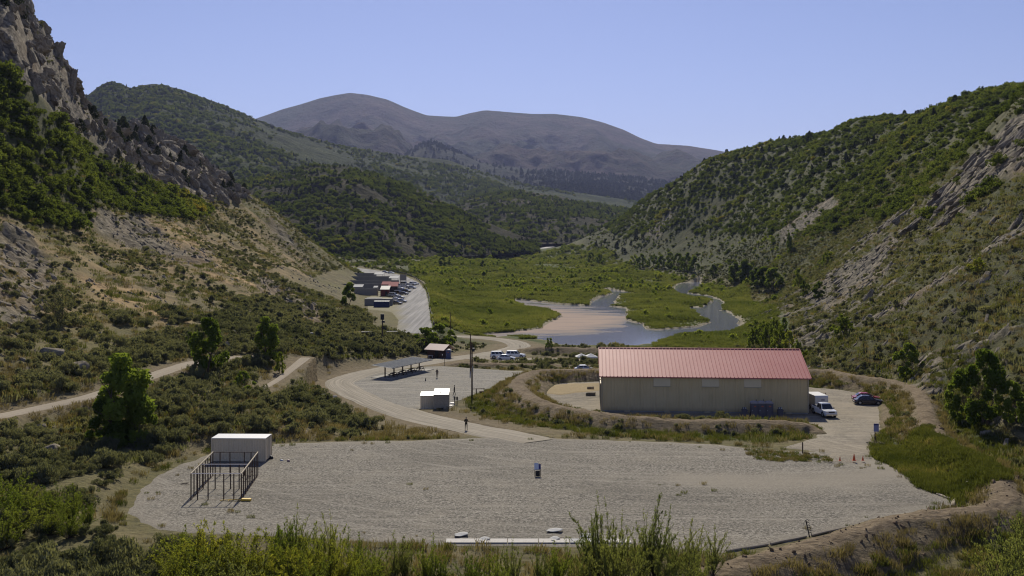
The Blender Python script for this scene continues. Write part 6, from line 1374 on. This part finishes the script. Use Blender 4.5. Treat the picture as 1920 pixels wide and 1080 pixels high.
# long white boards on the near edge
z0 = lambda px, py: flat_at(px, py, pad_z, .10)
for i in range(6):
    a = z0(836 + i * 58, 1017); b = z0(836 + (i + 1) * 58 - 1, 1017); c = (a + b) / 2; o = MB().box((0, 0, 0), ((b - a).length - .03, 1.0, .10)).build('board', M_CONC); o.location = c; o.rotation_euler = (0, 0, random.uniform(-.004, .004)); o.data.materials[0] = M_DULLW if i == 4 else M_BOARD
    tag(o, 'long pale board in the row laid along the near edge of the pad', 'board', 'pale boards along the pad edge')
for px, py, rz, sx, lb in ((865, 1006, .1, .9, 'crumpled white sheet on the gravel near the end of the pale boards'), (908, 1015, .3, .7, 'white sheet lying on the pale boards'), (1040, 998, -.3, 1.0, 'curled white sheet on the gravel behind the pale boards'), (1040, 1014, .2, .6, 'small white sheet on the pale boards next to the curled one'), (1098, 1008, 1.0, .7, 'white sheet propped up beside the tamarisks')):
    p = flat_at(px, py, pad_z, .17); n = 7; V = []; 
    for i in range(n):
        for j in range(n): u, v = i / (n - 1) - .5, j / (n - 1) - .5; V.append((u * 1.2 * sx, v * .8 + .1 * math.sin(u * 4), .05 * math.sin(u * 5 + v * 3) + .10 * u * u * u + .03))
    mb = MB(); mb.add(V, [(i * n + j, (i + 1) * n + j, (i + 1) * n + j + 1, i * n + j + 1) for i in range(n - 1) for j in range(n - 1)]); o = mb.build('white_sheet', M_DULLW, smooth=True); o.location = p; o.rotation_euler = (0, 0, rz); md = o.modifiers.new('s', 'SOLIDIFY'); md.thickness = .02; tag(o, lb, 'sheet')
# timber edging along the pad
def edging(a, b, label, r=.10):
    a = z0(*a); b = z0(*b); mb = MB(); mb.tube([a, a.lerp(b, .33) + Vector((0, .03, .01)), a.lerp(b, .66), b], [r, r * 1.05, r * .95, r * .85], 7); tag(mb.build('edging_log', M_WOODL), label, 'log', 'logs edging the gravel pad')
edging((1786, 951), (1791, 938), 'short pale log standing across the corner of the gravel pad', .16); edging((1757, 928), (1781, 937), 'thin pale log on the meadow edge of the pad corner'); edging((1612, 985), (1632, 980), 'thin pale log in the grass between pad and berm')
edging((1362, 1036), (1440, 1023), 'weathered log edging the pad beside the tamarisks'); edging((1445, 1022), (1512, 1008), 'weathered log edging the pad up to the hooked post'); edging((1522, 1006), (1600, 988), 'weathered log edging the pad past the hooked post')
q = gnd(1821, 908); mb = MB(); mb.tube([(-.5, .2, .1), (0, 0, .12), (.5, -.25, .08)], [.09, .1, .06], 7); o = mb.build('driftwood', M_WOODL); o.location = q; o.rotation_euler = (0, 0, -.6); tag(o, 'bleached piece of driftwood lying in the green meadow', 'log')

# ------------------------------------------------------------------ sign, cones and posts by the yard
q = flat_at(1640.5, 832, yard_z, 0); t = empty('sign', q, R(-8)); tag(t, 'blue-grey sign on a dark post inside a ring of pale stones', 'sign')
MB().tube([(0, 0, -.1), (.02, 0, 1.5)], .06, 8).build('post', M_WOODD, t); MB().tube([(.05, .02, 1.1), (.2, .1, .1)], .04, 6).build('brace', M_WOODD, t)
s_ = MB().box((.15, -.06, 2.0), (.60, .05, 1.0)).build('panel', M_SIGN, t); MB().box((.15, -.09, 2.40), (.60, .02, .20)).build('heading_band', M_SIGND, s_); MB().box((.12, -.09, 1.1), (.16, .02, .26)).build('small_notice', M_YEL, t)
for k in range(11):
    a = k / 11 * 6.28; x, y = q.x + .1 + .95 * math.cos(a), q.y - .1 + .6 * math.sin(a); o = link(bpy.data.objects.new('stone', ROCK[k % 5])); o.location = (x, y, hz(x, y) + .08); o.scale = (.24, .22, .26); o.rotation_euler = (0, 0, a * 3)
    o.data = ROCK[k % 5]; tag(o, 'pale stone in the ring around the sign post', 'stone', 'stones round the sign')
for px, h, lb in ((1575, .48, 'small orange traffic cone nearest the dead grass strip'), (1601.5, .75, 'tallest orange traffic cone, between two smaller ones'), (1618, .52, 'small orange traffic cone nearest the green meadow')):
    q = flat_at(px, 864.5, pad_z, .04) if px < 1600 else flat_at(px, 864.5, pad_z, .06); t = empty('traffic_cone', q); t.scale = (h / .7,) * 3
    MB().box((0, 0, .02), (.38, .38, .04)).build('base', M_ORANGE, t); MB().tube([(0, 0, .04), (0, 0, .68), (0, 0, .70)], [.15, .035, .025], 14).build('cone', M_ORANGE, t); tag(t, lb, 'cone', 'traffic cones on the gravel')
q = flat_at(1505, 850, pad_z, 0); o = MB().tube([(0, 0, -.1), (0, 0, 1.25), (.01, 0, 1.3)], [.08, .075, .06], 8).build('wooden_post', M_WOODD); o.location = q; tag(o, 'dark wooden post standing in the strip of dead grass', 'post')
o = MB().tube([(.1, -.1, .1), (.7, -.5, .08)], [.09, .07], 7).build('log', M_WOODD); o.location = q; tag(o, 'short dark log lying at the foot of the lone post', 'log')
for px, py, lb, k in ((1107, 742, 'tan boulder pile beside the end of the metal building', 1.2), (1107, 730, 'flat tan rock at the edge of the dried mud', .9)):
    q = flat_at(px, py, yard_z, .2); o = link(bpy.data.objects.new('boulder', ROCK[4])); o.location = q; o.scale = (k * .9, k * .7, k * .7); tag(o, lb, 'rock')
mud = [on(a, b, yard_z) for a, b in ((1018, 737), (1030, 724), (1070, 720), (1124, 719), (1124, 733), (1080, 737), (1050, 741))]
sheet('mud_patch', mud, sm, .075, M_MUD, 1.5, 'ochre patch of dried mud at the end of the metal building', None, .4)

# ------------------------------------------------------------------ picnic shelter, sheds, hut and poles
f1 = Vector(W(722, 709, -4)); f5 = Vector(W(786, 694.5, -4)); dr = (f5 - f1); dr.z = 0; L = dr.length; az = math.atan2(dr.y, dr.x)
t = empty('picnic_shelter', (f1.x, f1.y, -3.96), az); tag(t, 'open picnic shelter with a grey sloping metal roof over tables', 'shelter')
MB().box((L / 2 + .4, .1, .05), (L + 3.4, 4.8, .14)).build('slab', M_CONC, t)
for k in range(5):
    x = k * L / 4; MB().box((x, 0, 1.15), (.20, .20, 2.3)).build('post', M_WOODD, t); MB().bar((x, -2.1, 2.12), (x, 2.1, 2.42), .12, .16).build('cross_beam', M_WOODD, t)
mb = MB(); pf = []; n = 44
for i in range(n): s = -1.2 + i * (L + 2.6) / n; q = (L + 2.6) / n; pf += [(s, 0), (s + q * .7, 0), (s + q * .78, .05), (s + q * .94, .05)]
pf.append((L + 1.4, 0)); vs = []
for s, o_ in pf: vs += [(s, -2.45, 2.20 + o_), (s, 2.45, 2.56 + o_)]
mb.add(vs, [(2 * i, 2 * i + 2, 2 * i + 3, 2 * i + 1) for i in range(len(pf) - 1)]); rf = mb.build('roof', M_GREYR, t); sl = rf.modifiers.new('s', 'SOLIDIFY'); sl.thickness = .06
MB().bar((-1.2, -2.45, 2.15), (L + 1.4, -2.45, 2.15), .06, .16).build('fascia', M_GREYR, rf)
ux = Vector((math.cos(az), math.sin(az), 0)); uy = Vector((-math.sin(az), math.cos(az), 0))
def picnic(p, rz, label, group=None):
    t = empty('picnic_table', p, rz)
    for k in range(4): MB().box((0, -.28 + k * .19, .75), (1.8, .17, .05)).build('plank', M_WOODD, t)
    for s in (-1, 1):
        for k in (0, 1): MB().box((0, s * (.62 + k * .15), .45), (1.8, .13, .05)).build('bench_plank', M_WOODD, t)
        MB().bar((s * .65, -.25, .72), (s * .65, -.60, 0), .09).build('leg', M_WOODD, t); MB().bar((s * .65, .25, .72), (s * .65, .60, 0), .09).build('leg', M_WOODD, t); MB().bar((s * .65, -.75, .40), (s * .65, .75, .40), .08).build('brace', M_WOODD, t)
    return tag(t, label, 'table', group)
for k, lb in enumerate(('dark picnic table under the shelter, at the end nearest the dirt road curve', 'second dark picnic table under the shelter from the road curve', 'dark picnic table in the middle under the shelter', 'dark picnic table under the shelter at the end nearest the brown hut')):
    x = 1.6 + k * (L - 2.6) / 3; q = f1 + ux * x + uy * -.9; picnic(Vector((q.x, q.y, -3.83)), az + .05, lb, 'tables under the picnic shelter')
q = flat_at(798, 714.5, pz(-4), .05); t = empty('traffic_cone', q); MB().box((0, 0, .02), (.36, .36, .04)).build('base', M_BLACK, t); MB().tube([(0, 0, .04), (0, 0, .6)], [.14, .03], 12).build('cone', M_BLACK, t); tag(t, 'dark cone alone on the grey gravel lot', 'cone')
def shed(p, rz, Wd, Dp, hf, hb, wallm, label):
    t = empty('metal_shed', p, rz)
    def ws(x0, y0, x1, y1, hA, hB):
        Lw = math.hypot(x1 - x0, y1 - y0); tx_, ty_ = (x1 - x0) / Lw, (y1 - y0) / Lw; n = max(int(Lw / .3), 3); pr = []
        for i in range(n): s = i * Lw / n; q = Lw / n; pr += [(s, 0), (s + q * .6, 0), (s + q * .7, .03), (s + q * .92, .03)]
        pr.append((Lw, 0)); vs = []
        for s, o_ in pr: vs += [(x0 + tx_ * s + ty_ * o_, y0 + ty_ * s - tx_ * o_, 0), (x0 + tx_ * s + ty_ * o_, y0 + ty_ * s - tx_ * o_, hA + (hB - hA) * s / Lw)]
        MB().add(vs, [(2 * i, 2 * i + 2, 2 * i + 3, 2 * i + 1) for i in range(len(pr) - 1)]).build('wall', wallm, t)
    ws(0, 0, Wd, 0, hf, hf); ws(Wd, 0, Wd, Dp, hf, hb); ws(Wd, Dp, 0, Dp, hb, hb); ws(0, Dp, 0, 0, hb, hf)
    mb = MB(); mb.add([(-.08, -.12, hf + .01), (Wd + .08, -.12, hf + .01), (Wd + .08, Dp + .08, hb + .03), (-.08, Dp + .08, hb + .03), (-.08, -.12, hf + .07), (Wd + .08, -.12, hf + .07), (Wd + .08, Dp + .08, hb + .09), (-.08, Dp + .08, hb + .09)], [(0, 3, 2, 1), (4, 5, 6, 7), (0, 1, 5, 4), (1, 2, 6, 5), (2, 3, 7, 6), (3, 0, 4, 7)]); mb.build('roof', M_WHITE, t)
    MB().box((Wd / 2, -.02, .05), (Wd + .04, .06, .12)).build('base_rail', M_STEEL, t); return tag(t, label, 'shed', 'metal sheds beside the lot')
a = Vector(W(788.5, 768, -4)); shed(Vector((a.x, a.y, -3.98)), R(1), 2.15, 2.3, 2.2, 2.45, M_CREAM, 'lower cream metal shed of the pair beside the gravel lot')
b = Vector(W(813.2, 771.5, -4)); t = shed(Vector((b.x, b.y, -3.98)), R(1), 2.35, 3.3, 2.65, 3.05, M_GSHED, 'taller grey metal shed of the pair beside the gravel lot'); MB().box((1.0, .9, 2.84), (.3, .3, .12)).build('roof_vent', M_BLACK, t); MB().box((1.0, -.05, .35), (1.1, .06, .45)).build('dark_hatch', M_BLACK, t)
for px, py, lb in ((852.5, 757, 'dark steel target post beside the taller shed'), (857, 757.5, 'second dark steel target post, next to the one by the shed')):
    q = gnd(px, py); t = empty('target_post', q); MB().tube([(0, 0, -.1), (0, 0, 1.2)], .07, 8).build('post', M_BLACK, t); MB().box((0, -.02, .95), (.28, .06, .55)).build('plate', M_BLACK, t); tag(t, lb, 'post')
for px, py, sc_, lb in ((843, 762, 1.0, 'white crumpled sheeting piled against the taller shed'), (847, 757, .8, 'smaller heap of white sheeting beside the taller shed')):
    q = gnd(px, py); o = link(bpy.data.objects.new('sheeting', ROCK[2])); o.location = q + Vector((0, 0, .1)); o.scale = (.7 * sc_, .5 * sc_, .6 * sc_); o.material_slots[0].link = 'OBJECT'; o.material_slots[0].material = M_WHITE; tag(o, lb, 'sheeting')
def pole(px, py, top, r, label, arm=None):
    q = gnd(px, py); h = (py - top) * q.y / F; t = empty('utility_pole', q); MB().tube([(0, 0, -.3), (0, 0, h * .5), (0, 0, h)], [r, r * .9, r * .75], 10).build('pole', M_WOODD, t)
    if arm == 'box': MB().box((.25, -.2, h * .86), (.45, .4, .6)).build('transformer', M_BLACK, t); MB().box((.16, -.16, h * .50), (.16, .1, 1.0)).build('conduit', M_STEEL, t)
    if arm == 'lamp': MB().box((0, -.15, h * .9), (.9, .5, 1.5)).build('loudspeaker', M_BLACK, t); MB().box((.25, -.2, h * .72), (.8, .3, .5)).build('floodlight', M_BLACK, t)
    return tag(t, label, 'pole')
pole(885, 741, 642, .15, 'tall dark utility pole with a transformer beside the gravel lot', 'box'); pole(882, 697, 626, .13, 'plain dark utility pole beyond the one with the transformer'); pole(717, 640, 589, .16, 'dark pole carrying a loudspeaker box in the brush below the ranges', 'lamp'); pole(844.5, 626, 586, .13, 'slim dark pole at the edge of the reeds')
q = gnd(893, 740); t = empty('hitching_rail', q, R(5)); MB().tube([(0, 0, -.2), (0, 0, 1.1)], .09, 8).build('post', M_WOODD, t); MB().bar((-.6, 0, 1.0), (1.5, .1, 1.02), .10).build('rail', M_WOODD, t); MB().box((1.0, 0, .35), (.9, .5, .5)).build('crate', M_WOODD, t); tag(t, 'dark wooden rail on a post near the utility pole', 'rail')
# brown hut
q = Vector(W(818, 671.5, -5.0)); t = empty('brown_hut', (q.x + .6, q.y + 1.6, -5.0), R(-28)); tag(t, 'small dark brown hut with a faded pink gabled roof', 'hut')
mb = MB(); mb.prism([(-2.0, 0), (2.0, 0), (2.0, 2.1), (0, 3.0), (-2.0, 2.1)], -2.1, 2.1); o = mb.build('wall', M_BROWN, t)
o.rotation_euler = (0, 0, R(90)); 
for s in (-1, 1):
    mb = MB(); mb.add([(-2.7, s * 2.6, 1.95), (2.9, s * 2.6, 1.95), (2.9, 0, 3.15), (-2.7, 0, 3.15), (-2.7, s * 2.6, 2.05), (2.9, s * 2.6, 2.05), (2.9, 0, 3.25), (-2.7, 0, 3.25)], [(0, 1, 2, 3), (4, 5, 6, 7), (0, 1, 5, 4), (1, 2, 6, 5), (0, 3, 7, 4)]); mb.build('roof', M_PINKR, t)
d = MB().box((.6, -2.12, 1.0), (.9, .08, 1.9)).build('door', M_DARK_, t); MB().box((-1.0, -2.14, .62), (1.2, .5, .08)).build('counter', M_WHITE, t)
for sx in (-1.5, -.5): MB().box((sx, -2.3, .31), (.08, .08, .6)).build('counter_leg', M_WHITE, t)
q = Vector(W(841, 673, -5.0)); toilet('portable_toilet', (q.x, q.y, -5.0), R(-10), M_BLUE, M_PLUMR, 'blue portable toilet standing alone beside the brown hut')
for px, py, h, lb in ((829.5, 674, 1.3, 'short white-topped marker post in front of the brown hut'), (833.5, 682, 1.4, 'thin dark marker post on the brush bank near the brown hut'), (975, 658, 1.4, 'thin dark marker post where the road bends by the pond')):
    q = gnd(px, py); t = empty('marker_post', q); MB().tube([(0, 0, -.1), (0, 0, h)], .05, 7).build('post', M_WOODD, t); MB().box((0, -.04, h * .85), (.22, .04, .3)).build('plate', M_WHITE if 'white' in lb else M_WOODD, t); tag(t, lb, 'post')
# white canopy tents
for px, lb in ((1090.5, 'white canopy tent on the bank road, farther from the metal building'), (1108, 'white canopy tent on the bank road, nearer the metal building')):
    q = Vector(W(px, 681, -6)); t = empty('canopy_tent', q, R(3)); s = 1.45
    for sx in (-1, 1):
        for sy in (-1, 1): MB().tube([(sx * s, sy * s, 0), (sx * s, sy * s, 1.55)], .035, 6).build('leg', M_STEEL, t)
    mb = MB(); vs = [(-s, -s, 1.35), (s, -s, 1.35), (s, s, 1.35), (-s, s, 1.35), (-s, -s, 1.6), (s, -s, 1.6), (s, s, 1.6), (-s, s, 1.6), (0, 0, 2.35)]; mb.add(vs, [(0, 1, 5, 4), (1, 2, 6, 5), (2, 3, 7, 6), (3, 0, 4, 7), (4, 5, 8), (5, 6, 8), (6, 7, 8), (7, 4, 8)]); mb.build('canopy', M_CANVAS, t); tag(t, lb, 'tent', 'canopy tents on the bank road')
q = gnd(584, 632); o = MB().tube([(0, 0, 0), (0, 0, .1), (0, 0, .5), (0, 0, .9), (0, 0, 1.0)], [.42, .46, .48, .46, .42], 14).build('barrel', M_NAVY, smooth=False); o.location = q; tag(o, 'blue barrel on the level patch under the ochre slope', 'barrel')
for px, py, lb in ((607, 748, 'small white sign low in the brush by the road curve'), (628, 751, 'second small white sign by the road curve, nearer the gravel')):
    q = gnd(px, py); t = empty('sign', q); MB().tube([(0, 0, -.1), (0, 0, .5)], .04, 6).build('post', M_WOODD, t); MB().box((0, -.02, .65), (.75, .05, .35)).build('panel', M_WHITE, t); tag(t, lb, 'sign')
for px, py, lb in ((688, 634, 'dark flat-roofed bench shelter in the brush below the ranges'), (735, 633, 'dark bench shelter in the brush at the end of the paved strip')):
    q = gnd(px, py); t = empty('bench_shelter', q, .1)
    for sx in (-1.1, 1.1):
        for sy in (-.8, .8): MB().box((sx, sy, .8), (.12, .12, 1.6)).build('post', M_WOODD, t)
    MB().box((0, 0, 1.65), (2.9, 2.2, .10)).build('roof', M_DARK_, t); MB().box((0, 0, .75), (2.0, .6, .08)).build('table_top', M_WOODD, t); tag(t, lb, 'shelter')

# ------------------------------------------------------------------ the walled ranges
def range_wall(pl, pr, py, h, d0, label):
    dd = d0; zz = float(lot_z(0, dd)); x0, x1 = (pl - 960) / F * dd, (pr - 960) / F * dd; n = max(int(round((x1 - x0) / 3.0)), 2); w = (x1 - x0) / n
    t = empty('range_wall', (x0, dd, zz - .2)); tag(t, label, 'wall', 'concrete range walls')
    for i in range(n):
        MB().box(((i + .5) * w, 0, h / 2), (w - .05, .30, h + random.uniform(-.04, .04))).build('panel', M_GWALL, t)
        MB().box(((i + .5) * w, 0, h + .09), (w - .02, .42, .16)).build('cap', M_CONC, t)  # added strip, paler than the panels: the sunlit wall top put into colour
        if i: MB().box((i * w, -.12, h / 2), (.22, .32, h + .06)).build('post', M_GWALL, t)
range_wall(664, 709, 0, 3.0, 462, 'grey panelled range wall nearest the navy container'); range_wall(617, 717, 0, 3.4, 492, 'long grey panelled range wall running into the hillside behind the dark tree')
range_wall(636, 748, 0, 3.4, 520, 'longest grey panelled range wall, behind the red-roofed shed'); range_wall(641, 734, 0, 3.6, 553, 'grey panelled range wall with a white roof at its end near the billboard'); range_wall(663, 706, 0, 3.6, 590, 'short grey panelled range wall farthest from the navy container')
def lean_to(px, d, w, dp, h0, h1, label, m=M_DULLW):
    zz = float(lot_z(0, d)); t = empty('range_canopy', ((px - 960) / F * d, d, zz))
    for sx in (-1, 1):
        for sy in (-1, 1): MB().box((sx * w * .45, sy * dp * .45, h0 / 2), (.14, .14, h0)).build('post', M_STEEL, t)
    mb = MB(); mb.add([(-w / 2, -dp / 2, h0), (w / 2, -dp / 2, h0), (w / 2, dp / 2, h1), (-w / 2, dp / 2, h1), (-w / 2, -dp / 2, h0 + .12), (w / 2, -dp / 2, h0 + .12), (w / 2, dp / 2, h1 + .12), (-w / 2, dp / 2, h1 + .12)], [(0, 3, 2, 1), (4, 5, 6, 7), (0, 1, 5, 4), (1, 2, 6, 5), (2, 3, 7, 6), (3, 0, 4, 7)]); mb.build('roof', m, t); return tag(t, label, 'canopy', 'canopies over the firing lines')
lean_to(672, 474, 4.6, 5.0, 3.0, 4.0, 'white sloping roof just behind the dark tree at the ranges'); lean_to(704.5, 470, 2.0, 3.6, 3.0, 3.6, 'small white roof at the end of the nearest range wall'); lean_to(739, 540, 5.2, 7.0, 3.3, 4.2, 'white sloping roof near the billboard posts'); lean_to(711, 578, 5.4, 8, 3.4, 4.3, 'white sloping roof between the two farthest range walls')
def barn(px, d, w, dp, h, wallm, roofm, label, ridge=1.0, nm='range_shed'):
    zz = float(lot_z(0, d)); t = empty(nm, ((px - 960) / F * d, d, zz)); MB().box((0, 0, h / 2), (w, dp, h)).build('wall', wallm, t)
    mb = MB(); e = .3; mb.add([(-w / 2 - e, -dp / 2 - e, h + .03), (w / 2 + e, -dp / 2 - e, h + .03), (w / 2 + e, dp / 2 + e, h + ridge), (-w / 2 - e, dp / 2 + e, h + ridge), (-w / 2 - e, -dp / 2 - e, h + .16), (w / 2 + e, -dp / 2 - e, h + .16), (w / 2 + e, dp / 2 + e, h + ridge + .13), (-w / 2 - e, dp / 2 + e, h + ridge + .13)], [(0, 3, 2, 1), (4, 5, 6, 7), (0, 1, 5, 4), (1, 2, 6, 5), (2, 3, 7, 6), (3, 0, 4, 7)]); mb.build('roof', roofm, t)
    MB().box((w * .2, -dp / 2 - .03, 1.05), (1.0, .08, 2.1)).build('door', M_DARK_, t); return tag(t, label, 'shed')
barn(722.5, 458, 3.7, 4.5, 2.9, M_RED, M_GREYR, 'dark red shed with a grey roof beside the parked cars', 1.5); barn(738, 480, 4.0, 6, 2.9, M_BLACK, M_REDR, 'dark shed with a dull red roof beside the parked cars', 1.9); barn(724, 488, 3.6, 4, 3.2, M_RED, M_REDR, 'red-roofed shed behind the grey-roofed one', 1.3)
zb = float(lot_z(0, 497)); t = empty('billboard', ((756 - 960) / F * 497, 497, zb)); tag(t, 'dark billboard on two tall posts above the parked cars', 'billboard')
MB().box((0, 0, 6.1), (3.2, .25, 3.0)).build('panel', M_GWALL, t); MB().bar((-1.7, 0, 7.8), (1.9, 0, 7.4), .2).build('cap', M_WOODL, t)
for s in (-1, 1): MB().box((s * 1.45, .15, 3.4), (.22, .22, 6.8)).build('post', M_WOODL, t)
t = empty('scaffold', ((711 - 960) / F * 458, 458, float(lot_z(0, 458)))); tag(t, 'pale yellow timber framework between the wall and the dark red shed', 'frame')
for x in (-.7, .7):
    for y in (-.6, .6): MB().box((x, y, 1.6), (.16, .16, 3.2)).build('upright', M_WOODL, t)
for h in (.5, 1.7, 3.0): MB().box((0, -.6, h), (1.5, .14, .16)).build('crossbar', M_WOODL, t)
def yz(px, py): return Vector(on(px, py, lot_z) + (0,))
dq = 404; zz = float(lot_z(0, dq)); container(Vector(((709.5 - 960) / F * dq, dq + 1.2, zz + .1)), R(-1), 11.2, 2.44, 2.6, M_GWALL, M_DULLW, 'shipping_container', 'long grey container with a white roof behind the navy one', 'containers by the parked cars')
dq = 396; zz = float(lot_z(0, dq)); container(Vector(((716 - 960) / F * dq, dq, zz - .05)), R(-1), 6.06, 2.3, 2.45, M_NAVY, M_STEEL, 'shipping_container', 'navy blue container with a pale roof near the paved strip', 'containers by the parked cars', ends=M_PLUM)
dq = 426; zz = float(lot_z(0, dq)); container(Vector(((702 - 960) / F * dq, dq, zz - .8)), R(-1), 6.4, 2.44, 2.4, M_CREAM, M_DULLW, 'shipping_container', 'cream container showing its white roof between the yard and the long grey one', 'containers by the parked cars')
# dark guard rail on the reed side of the paved strip
gl = smooth_line([on(a, b, lot_z) for a, b in ((814, 612), (807, 585), (805, 565), (800, 545), (789, 530), (764, 516), (730, 508))], 8)
t = empty('guard_rail', (gl[0][0], gl[0][1], 0)); tag(t, 'dark guard rail along the reed side of the paved strip', 'guard rail'); o0 = Vector((gl[0][0], gl[0][1], 0))
for k, (a, b) in enumerate(zip(gl[:-1], gl[1:])):
    A_ = Vector((a[0], a[1], float(lot_z(0, a[1])) + .75)) - o0; B_ = Vector((b[0], b[1], float(lot_z(0, b[1])) + .75)) - o0
    MB().bar(A_, B_, .10, .55).build('rail', M_DARK_, t); MB().box(A_ - Vector((0, 0, .4)), (.2, .2, 1.0)).build('post', M_WOODD, t)

# ------------------------------------------------------------------ haze
hm, t_, n_, l_2 = nt('haze'); vol = n_.new('ShaderNodeVolumePrincipled'); ou = n_.new('ShaderNodeOutputMaterial'); l_2.new(vol.outputs[0], ou.inputs['Volume'])
vol.inputs['Color'].default_value = (0.50, 0.58, 0.98, 1); vol.inputs['Density'].default_value = HAZE_DENSITY; vol.inputs['Anisotropy'].default_value = 0.2
HB = MB().box((0, 9000, 1150), (30000, 26000, 2700)).build('haze', hm); tag(HB, 'thin blue haze filling the valley air', kind='stuff')
